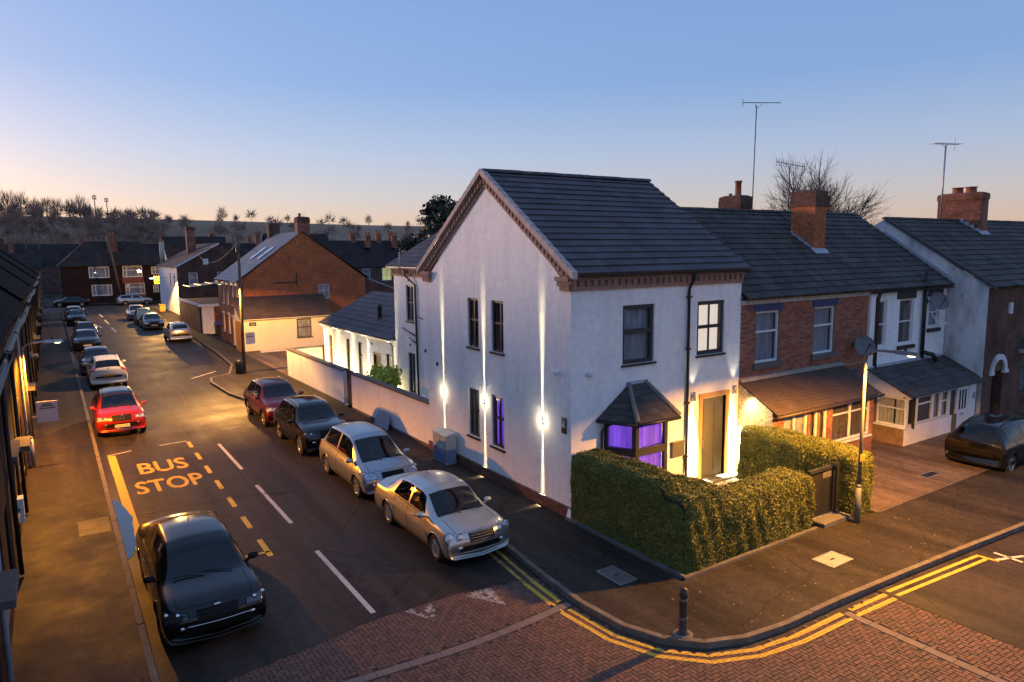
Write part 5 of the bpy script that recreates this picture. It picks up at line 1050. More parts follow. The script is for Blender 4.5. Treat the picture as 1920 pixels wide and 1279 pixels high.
for i in range(10):
    y0, y1 = -5.6 + i * 9.6, -5.6 + i * 9.6 + 9.59; e = 5.0 + (.15 if i % 2 else 0)
    t = thing('terrace_house', 'dark terrace house on the left, %s from the camera' % ('nearest', 'second', 'third', 'fourth', 'fifth', 'sixth', 'seventh', 'eighth', 'ninth', 'tenth')[i], 'house', (-15.5, (y0 + y1) / 2, 0), 'dark terrace along the left pavement')
    FT = frame((WLX, 0, 0), (0, 1, 0), (1, 0, 0)); hs_ = [(y0 + 1, y0 + 2.2, 3.0, 4.5), (y0 + 5.6, y0 + 6.8, 3.0, 4.5), (y0 + 1, y0 + 2.6, .9, 2.4), (y0 + 5.2, y0 + 6.8, .9, 2.4), (y0 + 3.4, y0 + 4.2, .1, 2.1), (y0 + 8, y0 + 8.8, .1, 2.1)]
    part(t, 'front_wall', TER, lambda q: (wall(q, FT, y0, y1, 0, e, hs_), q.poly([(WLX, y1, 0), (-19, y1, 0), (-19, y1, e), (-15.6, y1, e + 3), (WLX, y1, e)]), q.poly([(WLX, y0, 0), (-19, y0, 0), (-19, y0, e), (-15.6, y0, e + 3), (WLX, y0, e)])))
    for k, h in enumerate(hs_):
        if k < 4: window(t, FT, *h, fm=UPVC if k % 2 else ANTH, hs=(.55,), curtain=DRAPE, sill=CAP)
        else: part(t, 'door', DARK, lambda q: q.fbox(FT, *h, -.13, -.08))
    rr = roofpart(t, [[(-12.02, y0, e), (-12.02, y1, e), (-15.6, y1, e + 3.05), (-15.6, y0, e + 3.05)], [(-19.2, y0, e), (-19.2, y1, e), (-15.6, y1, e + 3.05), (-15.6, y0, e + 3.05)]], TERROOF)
    if i < 5: slope(rr, (-12.02, y0, e + .03), (-12.02, y1, e + .03), (-15.6, y0, e + 3.07), (-15.6, y1, e + 3.07), 14, TERROOF, .03)
    gutter(t, FT, y0, y1, e - .03, .26, BLACKPAINT); 
    for a in (y0 + .3, y0 + 4.8): part(t, 'downpipe', LEAD if (i, int(a - y0)) in ((0, 4), (2, 0)) else BLACKPAINT, lambda q: q.tube([FT(a, e - .05, .24), FT(a, e - .4, .07), FT(a + .02, 2.6, .07), FT(a, .1, .08)], .05, 6))
    part(t, 'door_hood', CAP, lambda q: q.fbox(FT, y0 + 3.2, y0 + 4.4, 2.2, 2.32, 0, .35)); part(t, 'bay_sill', CAP, lambda q: q.fbox(FT, y0 + .9, y0 + 2.7, 2.5, 2.62, 0, .18))
    if i == 1: part(t, 'meter_box', UPVC, lambda q: q.fbox(FT, y0 + 2.75, y0 + 3.1, .5, 1.1, 0, .12))
    if i > 2: chimney(t, -16, -15.2, y1 - .5, y1 + .5, e + 2.9, e + 4.2, BRICK_DARK, flash=False)
# ------------------------------------------------------------------ telegraph poles with lamps and wires
POLE = mat('weathered_pole', (.085, .065, .05), (.13, .10, .075), 6, .85, streak=10)
def wire(a, b, sag, label, r=.012):
    a, b = Vector(a), Vector(b); q = MB(); q.tube([a.lerp(b, k / 12) - Z * sag * 4 * (k / 12) * (1 - k / 12) for k in range(13)], r, 4, cap=False)
    tag(q.build('overhead_wire', DARK), label, 'wire')
p1 = thing('telegraph_pole', 'tall wooden pole with a lamp and a litter bin by the kerb build-out', 'pole', (-1.7, 29.3, PZ))
part(p1, 'pole', POLE, lambda q: q.tube([(-1.7, 29.3, PZ), (-1.62, 29.3, 8.1)], [.105, .075], 10))
part(p1, 'lamp_arm', METAL, lambda q: q.tube([(-1.66, 29.3, 5.35), (-2.1, 29.25, 5.5), (-2.6, 29.2, 5.42)], .03, 6)); hd = part(p1, 'lamp_head', METAL, lambda q: q.box(-2.95, -2.55, 29.12, 29.28, 5.37, 5.45)); sub(hd, 'lamp_lens', SODIUM, lambda q: q.ball((-2.8, 29.2, 5.375), .10, .06, .03, 10, 6))
batwing(light('SPOT', 'pole_lamp_light', (-2.8, 29.2, 5.26), 1400, (1, .46, .10), p1, to=(-2.9, 29.9, 0), size=172, blend=.05, radius=.1), 140)
part(p1, 'cable_box', DARK, lambda q: q.box(-1.8, -1.55, 29.15, 29.2, 7.2, 7.5))
bn = thing('litter_bin', 'black litter bin hung on the wooden pole', 'bin', (-2.0, 29.1, 1.0)); part(bn, 'bin_body', DARK, lambda q: q.lathe([(0, -.02), (.17, -.02), (.22, .1), (.24, .78), (.2, .86), (.0, .9)], (-2.02, 29.05, .0), Z, 14)); part(bn, 'bin_rim', BLACKPAINT, lambda q: q.lathe([(.245, .6), (.26, .62), (.26, .7), (.245, .72)], (-2.02, 29.05, 0), Z, 14))
tag(part(None, 'pole_notice', SIGNW, lambda q: q.box(-1.55, -1.0, 29.2, 29.22, 1.75, 2.45)), 'white notice fixed to the wooden pole', 'sign')
part(bpy.data.objects['pole_notice'], 'notice_lettering', DARK, lambda q: (q.box(-1.48, -1.08, 29.194, 29.199, 2.18, 2.23), q.box(-1.45, -1.15, 29.194, 29.199, 2.32, 2.35)))
p2_ = thing('telegraph_pole', 'distant telegraph pole in front of the semi-detached pair', 'pole', (-2.4, 104.2, PZ)); part(p2_, 'pole', POLE, lambda q: q.tube([(-2.2, 104.2, PZ), (-3.6, 104.2, 11.2)], [.16, .12], 8)); part(p2_, 'crossbar', POLE, lambda q: q.box(-4.4, -2.8, 104.15, 104.25, 9.9, 10.0))
wire((-3.5, 104, 10.4), (3.2, 92, 6.6), .9, 'sagging wire from the distant pole to the white house'); wire((-1.6, 29.3, 7.9), (3.0, 40.3, 8.3), .3, 'wire from the wooden pole to the brick gable house')
wire((-1.6, 29.3, 7.7), (10.4, 40.1, 5.2), .5, 'long wire crossing in front of the brick gable'); wire((-1.62, 29.3, 7.8), (4, 76, 7), 1.0, 'wire running from the wooden pole to the far brown house'); wire((-1.62, 29.3, 7.9), (-12, 40, 6), .5, 'wire from the wooden pole over to the dark terrace')
# ------------------------------------------------------------------ cream garage range, brick gable house
cg = thing('cream_outbuilding', 'cream rendered lean-to with brown tiled roof and orange boarded door', 'building', (3.3, 39, 0))
FC = frame((0, 37.7, 0), (1, 0, 0), (0, -1, 0)); chole = (4.0, 5.1, .92, 2.30)
part(cg, 'front_wall', CREAM, lambda q: (wall(q, FC, .2, 6.6, 0, 2.46, [chole]),)); part(cg, 'side_wall', CREAM, lambda q: q.poly([(.2, 37.7, 0), (.2, 40.2, 0), (.2, 40.2, 3.9), (.2, 37.7, 2.46)]))
window(cg, FC, *chole, fm=mat('olive_frame', (.09, .085, .06), rough=.5), hs=(.55,), curtain=NET, sill=ANTH)
dd = part(cg, 'boarded_door', ORANGEWOOD, lambda q: q.box(.17, .2, 37.95, 39.9, PZ, 2.25))
for k in range(9): sub(dd, 'board', ORANGEWOOD, lambda q: q.box(.155, .17, 37.96 + k * .215, 37.96 + k * .215 + .205, PZ, 2.24))
cr_ = roofpart(cg, [[(.0, 37.5, 2.46), (6.8, 37.5, 2.46), (6.2, 40.15, 3.92), (.0, 40.15, 3.92)]]); slope(cr_, (-.05, 37.45, 2.5), (6.7, 37.45, 2.5), (-.05, 40.17, 3.95), (6.9, 40.17, 3.95), 8, TILE_BROWN, .035)
gutter(cg, FC, 0, 6.7, 2.46, .22, UPVC); part(cg, 'wall_base', CAP, lambda q: q.box(.18, 6.5, 37.66, 37.699, PZ - .02, .18))
sp = part(cg, 'wall_sign', BLACKPAINT, lambda q: q.fbox(FC, .62, 1.1, 1.98, 2.24, .002, .02)); so = add('sign_lettering', text_mesh('Sol', .22, SIGNW), sp); so.matrix_world = Matrix.Translation(FC(.86, 2.11, .024)) @ Matrix.Rotation(R(90), 4, 'X')
tag(part(None, 'white_kerb', mat('white_kerb_paint', (.6, .57, .5), (.7, .66, .6), 4, .8), lambda q: q.box(1.2, 5.0, 37.2, 37.35, PZ, .22)), 'low white kerb in front of the cream outbuilding', 'kerb')
gh = thing('brick_gable_house', 'tall orange brick gable house with pale tiled roof and two rooflights', 'house', (5.6, 44, 0))
gx0, gx1, gy0, gy1, ge, gr_, gmid = .7, 10.45, 40.2, 48.3, 5.12, 8.75, 5.45
FG = frame((0, gy0, 0), (1, 0, 0), (0, -1, 0)); FS = frame((gx0, 0, 0), (0, 1, 0), (-1, 0, 0)); gh_h = (6.55, 7.45, 3.55, 4.68)
part(gh, 'gable_wall', BRICK_ORANGE, lambda q: (wall(q, FG, gx0, gx1, 0, ge, [gh_h]), q.poly([FG(gx0, ge), FG(gx1, ge), FG(gmid, gr_)])))
part(gh, 'rear_gable_wall', BRICK_ORANGE, lambda q: q.poly([(gx0, gy1, 0), (gx1, gy1, 0), (gx1, gy1, ge), (gmid, gy1, gr_), (gx0, gy1, ge)]))
sh = [(41.2, 41.9, 3.2, 4.7), (42.6, 43.3, 3.2, 4.7), (44.4, 45.1, 3.2, 4.7), (46, 46.7, 3.2, 4.7), (42.7, 43.5, .1, 2.2), (44.3, 45.1, .9, 2.3), (46.3, 47, .9, 2.3)]
part(gh, 'front_wall', BRICK_RED, lambda q: wall(q, FS, gy0, gy1, 0, ge, sh))
window(gh, FG, *gh_h, fm=UPVC, vs_=(.5,), hs=(.55,), curtain=NET)
for h in sh: window(gh, FS, *h, fm=UPVC, hs=(.5,), curtain=NET, sill=UPVC); part(gh, 'window_lintel', UPVC, lambda q: q.fbox(FS, h[0] - .1, h[1] + .1, h[3] + .002, h[3] + .2, 0, .04))
part(gh, 'wall_strap', DARK, lambda q: (q.fbox(FG, 3.2, 4.9, 4.85, 4.93, 0, .03), q.fbox(FG, 4.85, 4.93, 4.6, 5.6, 0, .035)))
gr2 = roofpart(gh, [[(gx0 - .3, gy0 - .1, ge - .1), (gx0 - .3, gy1, ge - .1), (gmid, gy1, gr_), (gmid, gy0 - .1, gr_)], [(gx1 + .3, gy0 - .1, ge - .1), (gx1 + .3, gy1, ge - .1), (gmid, gy1, gr_), (gmid, gy0 - .1, gr_)]])
slope(gr2, (gx0 - .32, gy0 - .12, ge - .06), (gx0 - .32, gy1, ge - .06), (gmid, gy0 - .12, gr_ + .03), (gmid, gy1, gr_ + .03), 18, TILE_PALE, .03); slope(gr2, (gx1 + .32, gy0 - .12, ge - .06), (gx1 + .32, gy1, ge - .06), (gmid, gy0 - .12, gr_ + .03), (gmid, gy1, gr_ + .03), 18, SLATE2, .03)
rl = lambda x: ge - .06 + (x - gx0 + .32) * (gr_ - ge + .09) / (gmid - gx0 + .32)
for y in (41.6, 43.9): part(gh, 'rooflight', mat('rooflight_glass', (.5, .52, .58), rough=.1), lambda q: q.hexa([(2.5, y, rl(2.5) + .05), (2.5, y + .7, rl(2.5) + .05), (3.7, y + .7, rl(3.7) + .05), (3.7, y, rl(3.7) + .05), (2.5, y, rl(2.5) + .12), (2.5, y + .7, rl(2.5) + .12), (3.7, y + .7, rl(3.7) + .12), (3.7, y, rl(3.7) + .12)]))
chimney(gh, 5.2, 6.15, 40.35, 41.1, 8.5, 9.9, BRICK_RED, pots=((5.5, 40.7, .1, .3),), flash=False); chimney(gh, 4.9, 5.8, 47.5, 48.2, 8.4, 9.7, BRICK_DARK, flash=False)
part(gh, 'downpipe', DARK, lambda q: q.tube([FG(gx0 + .12, 4.8, .06), FG(gx0 + .12, 2.4, .06)], .05, 6))
ob = thing('brick_outhouse', 'plum brick outhouse with a sloping coping behind the annexe', 'building', (13, 44, 0))
part(ob, 'outhouse_wall', BRICK_PURPLE, lambda q: q.prism([(9.5, 0), (14.8, 0), (14.8, 3.4), (10.0, 5.3), (9.5, 5.3)], frame((0, 41, 0), (1, 0, 0), (0, -1, 0)), 0, -4)); part(ob, 'coping', LEAD, lambda q: q.hexa([(10.0, 40.95, 5.31), (14.85, 40.95, 3.41), (14.85, 41.3, 3.41), (10.0, 41.3, 5.31), (10.0, 40.95, 5.42), (14.85, 40.95, 3.52), (14.85, 41.3, 3.52), (10.0, 41.3, 5.42)]))
# ------------------------------------------------------------------ flat-roofed garage, awning, brown and white house
ga = thing('flat_roof_garage', 'red brick flat-roofed garage with white fascia along the pavement', 'garage', (2, 57, 0))
part(ga, 'garage_wall', BRICK_RED, lambda q: q.box(-.05, .15, 53.6, 64.8, 0, 2.5)); part(ga, 'end_wall', WHITE, lambda q: q.box(.1, 1.1, 52.9, 53.3, 0, 2.5)); part(ga, 'opening_shade_box', ROOM_SHADE, lambda q: q.box(.0, .12, 53.3, 53.6, 0, 2.5)); part(ga, 'side_wall', BRICK_RED, lambda q: q.box(1.1, 4.4, 53.0, 53.2, 0, 2.5))  # door opening is a near-black box, its shade put into the colour
part(ga, 'flat_roof', FARROOF, lambda q: q.box(.0, 4.6, 53, 64.8, 2.52, 2.6)); part(ga, 'fascia', UPVC, lambda q: (q.box(-.12, -.02, 52.8, 64.8, 2.48, 2.72), q.box(-.12, 4.6, 52.7, 52.8, 2.48, 2.72)))
part(ga, 'awning', mat('clear_corrugated', (.3, .26, .2), (.4, .35, .28), 3, .4), lambda q: q.poly([(1.3, 66, 3.7), (4.8, 66, 4.1), (4.8, 70, 4.1), (1.3, 70, 3.7)])); part(ga, 'awning_frame', UPVC, lambda q: [q.box(1.2 + k * 1.1, 1.28 + k * 1.1, 65.9, 70, 3.74 + k * .125, 3.8 + k * .125) for k in range(4)])
ac = thing('air_conditioner', 'white air conditioning unit on the flat garage roof', 'air conditioner', (4.5, 62, 2.6)); part(ac, 'unit_case', UPVC, lambda q: q.box(3.9, 5.4, 62, 62.6, 3.05, 4.35)); part(ac, 'fan_grille', DARK, lambda q: q.lathe([(0, .02), (.42, .02), (.46, 0)], (4.7, 61.99, 3.7), (0, -1, 0), 16))
part(ac, 'support', METAL, lambda q: (q.box(4.0, 4.1, 62.1, 62.5, 2.6, 3.05), q.box(5.2, 5.3, 62.1, 62.5, 2.6, 3.05)))
bn2 = thing('wheelie_bin', 'dark wheelie bin with a blue lid beside the red garage', 'bin', (1.2, 51.5, PZ)); part(bn2, 'bin_body', DARK, lambda q: q.hexa([(.9, 51.2, .1), (1.4, 51.2, .1), (1.4, 51.8, .1), (.9, 51.8, .1), (.85, 51.1, 1.0), (1.45, 51.1, 1.0), (1.45, 51.9, 1.0), (.85, 51.9, 1.0)])); part(bn2, 'bin_lid', mat('blue_plastic', (.05, .07, .3), rough=.5), lambda q: q.hexa([(.83, 51.05, 1.001), (1.47, 51.05, 1.001), (1.47, 51.95, 1.001), (.83, 51.95, 1.001), (.9, 51.15, 1.1), (1.4, 51.15, 1.1), (1.4, 51.85, 1.15), (.9, 51.85, 1.15)]))
wh2 = thing('brown_brick_house', 'brown brick house with a white street front and long sloping roof', 'house', (5, 84, 0))
F2 = frame((0, 76, 0), (1, 0, 0), (0, -1, 0)); F2s = frame((1.5, 0, 0), (0, 1, 0), (-1, 0, 0)); h2w = [(2.75, 3.75, 3.55, 5.0), (5.9, 6.7, 3.6, 5.0), (4.4, 5.0, 5.9, 6.6)]
part(wh2, 'gable_wall', BRICK_DARK, lambda q: (wall(q, F2, 1.5, 11, 0, 5.7, h2w[:2]), q.poly([F2(1.5, 5.7), F2(11, 5.7), F2(6.3, 8.35)])))
for h in h2w[:2]: window(wh2, F2, *h, fm=UPVC, hs=(.5,), fr=.1, curtain=NET)
part(wh2, 'attic_window', UPVC, lambda q: q.fbox(F2, *h2w[2], 0, .05))
s2 = [(78, 78.8, 3.2, 4.9), (81.2, 82, 3.2, 4.9)]; part(wh2, 'front_wall', WHITE, lambda q: wall(q, F2s, 76, 92, 0, 5.7, s2))
for h in s2: window(wh2, F2s, *h, fm=ANTH, curtain=DRAPE)
r2 = roofpart(wh2, [[(1.2, 75.9, 5.6), (1.2, 92.2, 5.6), (6.3, 92.2, 8.45), (6.3, 75.9, 8.45)], [(11.3, 75.9, 5.6), (11.3, 92.2, 5.6), (6.3, 92.2, 8.45), (6.3, 75.9, 8.45)]], FARROOF); slope(r2, (1.18, 75.85, 5.64), (1.18, 92.2, 5.64), (6.3, 75.85, 8.48), (6.3, 92.2, 8.48), 14, TILE_BROWN, .04)
part(wh2, 'verge_board', UPVC, lambda q: q.hexa([(1.2, 75.8, 5.5), (1.2, 75.84, 5.5), (6.3, 75.84, 8.3), (6.3, 75.8, 8.3), (1.2, 75.8, 5.68), (1.2, 75.84, 5.68), (6.3, 75.84, 8.48), (6.3, 75.8, 8.48)]))
chimney(wh2, 3.9, 4.9, 83, 84, 7.2, 10.6, BRICK_RED, flash=False); part(wh2, 'chimney_flue', mat('pale_flue', (.5, .42, .34), rough=.6), lambda q: q.tube([(1.9, 90.5, 5.6), (1.9, 90.5, 8.8)], .32, 10))
bl = thing('bracket_lamp', 'white bracket lamp on the side of the brown brick house', 'lamp', (1.4, 77.2, 4.2)); part(bl, 'lamp_arm', METAL, lambda q: q.tube([(1.5, 76.4, 4.5), (-.9, 76.4, 4.45)], .035, 6)); part(bl, 'lamp_head', emit('white_lamp', (.9, .95, 1), 2.5), lambda q: q.ball((-1.1, 76.4, 4.42), .3, .16, .09, 10, 6))
batwing(light('SPOT', 'bracket_lamp_light', (-1.1, 76.4, 4.3), 1300, (1, .50, .12), bl, to=(-1.0, 75.5, 0), size=170, blend=.05, radius=.1), 146)
tag(part(None, 'grit_bin', mat('yellow_plastic', (.5, .27, .03), rough=.5), lambda q: (q.box(.3, .9, 83.2, 84.2, PZ, .8), q.box(.25, .95, 83.15, 84.25, .801, .95))), 'yellow grit bin against the white street front', 'bin')
wg = thing('steep_gable_house', 'distant dark roofed house with a steep white gable', 'house', (8, 102, 0)); F3 = frame((3.4, 0, 0), (0, 1, 0), (-1, 0, 0))
part(wg, 'gable_wall', WHITE, lambda q: q.poly([F3(98, 0), F3(103.5, 0), F3(103.5, 6.6), F3(100.7, 9.7), F3(98, 6.6)])); part(wg, 'roof', FARROOF, lambda q: (q.poly([(3.3, 97.8, 6.5), (12, 97.8, 6.5), (12, 100.7, 9.8), (3.3, 100.7, 9.8)]), q.poly([(3.3, 103.7, 6.5), (12, 103.7, 6.5), (12, 100.7, 9.8), (3.3, 100.7, 9.8)]))); part(wg, 'front_wall', BRICK_DARK, lambda q: q.poly([(3.4, 98, 0), (12, 98, 0), (12, 98, 6.6), (3.4, 98, 6.6)]))
# ------------------------------------------------------------------ semi-detached pair across the far junction
se = thing('semi_detached_pair', 'dark hip-roofed semi-detached houses closing the end of the street', 'house', (-2, 112, 0)); FE = frame((0, 108.5, 0), (1, 0, 0), (0, -1, 0))
ew = [(-6.0, -3.3, 3.75, 5.45), (-5.8, -3.1, 1.05, 2.75), (-1.55, 1.15, 3.75, 5.5), (-1.35, 1.35, 1.1, 2.85), (2.4, 3.6, 4.1, 5.3), (2.5, 3.3, 1.3, 2.5)]
SEM = brickmat('semi_brick', (.05, .022, .015), (.038, .017, .012), (.035, .025, .02))
part(se, 'front_wall', SEM, lambda q: wall(q, FE, -9.6, 6.2, 0, 5.6, ew)); part(se, 'side_wall', BRICK_DARK, lambda q: (q.poly([(-9.6, 108.5, 0), (-9.6, 117, 0), (-9.6, 117, 5.6), (-9.6, 108.5, 5.6)]), q.poly([(6.2, 108.5, 0), (6.2, 117, 0), (6.2, 117, 5.6), (6.2, 108.5, 5.6)])))
for k, h in enumerate(ew): window(se, FE, *h, fm=UPVC, vs_=(.2, .8) if k < 4 else (.5,), hs=(.62,) if k > 1 else (), fr=.14, bar=.12, curtain=NET)
for h in ew[2:4]: part(se, 'hanging_tile_panel', mat('red_hung_tile', (.26, .07, .04), (.32, .09, .05), 3, .85), lambda q: q.fbox(FE, h[0] - .1, h[1] + .1, h[2] - .9, h[2] - .02, .0, .12))
roof_e = [(-10, 108.1, 5.55), (6.6, 108.1, 5.55), (6.6, 117.4, 5.55), (-10, 117.4, 5.55)]
part(se, 'roof', FARROOF, lambda q: (q.poly([roof_e[0], roof_e[1], (1.2, 112.7, 9.3), (-6.0, 112.7, 9.3)]), q.poly([roof_e[1], roof_e[2], (1.2, 112.7, 9.3)]), q.poly([roof_e[2], roof_e[3], (-6, 112.7, 9.3), (1.2, 112.7, 9.3)]), q.poly([roof_e[3], roof_e[0], (-6, 112.7, 9.3)])))
chimney(se, -3.2, -1.8, 110.6, 111.6, 7, 10.2, BRICK_DARK, pots=((-2.8, 111, .15, .5), (-2.2, 111, .15, .5)), flash=False)
ys = thing('yellow_sign', 'yellow shop sign projecting beside the far white wall', 'sign', (2.4, 100, 3)); part(ys, 'sign_board', emit('lit_yellow_sign', (.75, .42, .02), .9, (.6, .35, .03)), lambda q: q.box(1.3, 3.2, 96.0, 96.15, 3.05, 4.15)); part(ys, 'sign_lettering', DARK, lambda q: [q.box(1.55 + k * .3, 1.75 + k * .3, 95.985, 95.995, z, z + .16) for z in (3.7, 3.3) for k in range(5 if z > 3.5 else 3)]); part(ys, 'sign_lamp', emit('yellow_globe', (.8, .72, .1), 1.0), lambda q: q.ball((3.2, 95.9, 3.0), .42, .42, .6, 12, 8)); part(ys, 'sign_bracket', METAL, lambda q: q.tube([(2.2, 96, PZ), (2.2, 96, 3.1)], .05, 6))
light('POINT', 'sign_glow', (2.0, 95.2, 4.4), 650, (1, .5, .12), ys, radius=.3)
# ------------------------------------------------------------------ far terraces
def far_row(y, x0, x1, eave, rz, depth, ch, label, m=BRICK_PURPLE, wins=(), rm=FARROOF, grp='far rooftops'):
    t = thing('far_terrace', label, 'house', ((x0 + x1) / 2, y, 0), grp); F = frame((0, y, 0), (1, 0, 0), (0, -1, 0))
    part(t, 'wall', m, lambda q: (wall(q, F, x0, x1, 0, eave, [w[:4] for w in wins]), q.poly([(x0, y, 0), (x0, y + depth, 0), (x0, y + depth, eave), (x0, y + depth / 2, rz), (x0, y, eave)]), q.poly([(x1, y, 0), (x1, y + depth, 0), (x1, y + depth, eave), (x1, y + depth / 2, rz), (x1, y, eave)])))
    part(t, 'roof', rm, lambda q: (q.poly([(x0 - .2, y - .3, eave - .15), (x1 + .2, y - .3, eave - .15), (x1 + .2, y + depth / 2, rz + .1), (x0 - .2, y + depth / 2, rz + .1)]), q.poly([(x0 - .2, y + depth + .3, eave - .15), (x1 + .2, y + depth + .3, eave - .15), (x1 + .2, y + depth / 2, rz + .1), (x0 - .2, y + depth / 2, rz + .1)])))
    for cx, cy, top in ch: chimney(t, cx - .42, cx + .42, y + cy - .4, y + cy + .4, rz - .8, top, BRICK_RED, pots=((cx - .25, y + cy, .13, .5), (cx + .25, y + cy, .13, .5)), flash=False, head=.3, capm=BRICK_RED)
    for w in wins: window(t, F, *w[:4], fm=UPVC, hs=(.5,), fr=.1, curtain=w[4])
    return t
far_row(92, 17, 43.5, 5.0, 9.0, 8, ((30.6, 4.0, 10.3), (32.6, 2.4, 9.9), (35.1, 4.0, 10.3), (37.2, 2.4, 9.9)), 'dark roofed terrace with four red chimneys behind the brick gable', wins=[(23.5, 25, 2.9, 4.6, NET), (30.6, 31.9, 2.9, 4.6, NET), (33.9, 35.6, 2.6, 4.7, YELLOWWIN)])
far_row(66, 10, 17, 6.0, 9.3, 6, (), 'dark tiled roof rising just behind the brick gable')
far_row(112, 44, 90, 5.2, 9.0, 9, ((46, 4, 10.8), (54, 4, 10.8), (62, 4, 10.8)), 'long far terrace low behind the red chimneys')
far_row(118, 8, 70, 5.4, 9.0, 9, ((14, 4, 10.8), (22, 4, 10.8), (33, 4, 10.8)), 'far terrace roofs under the hillside')
far_row(130, -30, -12, 5.2, 8.2, 9, ((-22, 4, 9.8), (-16, 4, 9.8)), 'far dark houses left of the semi-detached pair')
far_row(150, -20, 60, 5.4, 9.4, 9, ((-5, 4, 11), (10, 4, 11), (28, 4, 11), (44, 4, 11)), 'farthest terrace roofs at the foot of the hill')
far_row(44, 30, 70, 5.2, 8.6, 8, (), 'terrace hidden mostly behind the corner house')
for x, y, h, lb in ((-23, 128, 11, 'thin pole beside the far dark houses'), (-14, 140, 12.5, 'tall thin pole behind the semi-detached pair'), (-12, 140, 12.8, 'second tall pole behind the semi-detached pair'), (12.5, 98, 10.5, 'thin pole behind the pale tiled roof')):
    tag(part(None, 'distant_pole', POLE, lambda q: (q.tube([(x, y, 0), (x, y, h)], [.12, .07], 6), q.tube([(x - .6, y, h - .1), (x + .6, y, h - .1)], .05, 4))), lb, 'pole')
# ------------------------------------------------------------------ hill and trees
HILL = groundmat('hillside', (.21, .125, .085), (.32, .215, .14), speck=.5, scale=.012, cracks=False, rough=.95, patch=.2)
def hill_h(x, y):
    dx, dy = x - CAM.x, y - CAM.y; d = math.hypot(dx, dy); az = math.degrees(math.atan2(dx, dy))
    top = float(np.interp(az, [-60, -20, -2, 6, 15, 26, 40, 60, 90, 120], [26, 26, 27.5, 26.5, 25.5, 23, 19, 16, 12, 8]))
    t = min(1, max(0, (d - 170) / 270)); s_ = t * t * (3 - 2 * t)
    return top * s_ + .8 * math.sin(x * .021 + 1) * math.sin(y * .017) * s_ - 1.5 * (1 - min(1, max(0, (d - 150) / 60)))
def hillmesh():
    q = MB(); A = [-70 + 2 * k for k in range(100)]; D = [150, 165, 180, 200, 225, 250, 280, 310, 340, 370, 400, 430, 470, 560, 800, 1500]
    for a in A:
        for d in D:
            x, y = CAM.x + d * math.sin(R(a)), CAM.y + d * math.cos(R(a)); q.v.append((x, y, hill_h(x, y) - .3 - (max(0, d - 470) * .03)))
    n = len(D)
    for i in range(len(A) - 1):
        for j in range(n - 1): q.f.append((i * n + j, (i + 1) * n + j, (i + 1) * n + j + 1, i * n + j + 1)); q.m.append(0); q.s.append(True)
    o = q.build('hill', HILL); o['kind'] = 'structure'
hillmesh()
BARK = mat('bark', (.055, .042, .034), (.09, .07, .055), 5, .95); TWIG = mat('bare_twigs', (.07, .045, .04), (.12, .085, .07), 3, .95)
def bare_tree_meshes(seed, h, spread=.55, levels=5, seg=4, r0=None, kids=(3, 4), flop=.35):
    r = random.Random(seed); tr, cw = MB(), MB(); r0 = r0 or h * .03
    def grow(p, d, L, rad, lv):
        q = tr if lv == 0 else cw; n = 3 if lv < 3 else 2; pts = [p]; dd = d.copy()
        for _ in range(n):
            dd = (dd + Vector((r.uniform(-1, 1), r.uniform(-1, 1), r.uniform(-.5, .8))) * .16).normalized(); pts.append(pts[-1] + dd * L / n)
        q.tube(pts, [rad * (1 - .55 * k / n) for k in range(n + 1)], seg if lv < 2 else 3, cap=False)
        if lv >= levels: return
        for _ in range(r.randint(*kids)):
            t = r.uniform(.45, 1.0); k = min(n - 1, int(t * n)); b = pts[k].lerp(pts[k + 1], t * n - k); a = r.uniform(0, 6.283); ang = r.uniform(.3, 1.0) * spread * 1.6
            o = dd.orthogonal().normalized(); o2 = dd.cross(o); nd_ = (dd * math.cos(ang) + (o * math.cos(a) + o2 * math.sin(a)) * math.sin(ang) + Z * .16).normalized()
            grow(b, nd_, L * r.uniform(.55, .78), rad * .5, lv + 1)
        grow(pts[-1], (dd + Z * .1).normalized(), L * .72, rad * .45, lv + 1)
    grow(Vector((0, 0, 0)), Vector((0, 0, 1)), h * .30, r0, 0)
    return tr.mesh('trunk', BARK), cw.mesh('crown', TWIG)
def put_tree(meshes, loc, label, s_=1., rz=0., name='bare_tree', grp=None):
    t = bpy.data.objects.new(name, None); COL.objects.link(t); t.location = loc; t.scale = (s_, s_, s_); t.rotation_euler = (0, 0, rz); tag(t, label, 'tree', grp)
    for nm, me in zip(('trunk', 'crown'), meshes): o = bpy.data.objects.new(nm, me); COL.objects.link(o); o.parent = t
    return t
TA = bare_tree_meshes(3, 11.2, .62, 5, 5, .26, (4, 5)); put_tree(TA, (29.4, 12.4, 0), 'large bare tree rising behind the terrace roofs', 1.3, .6)
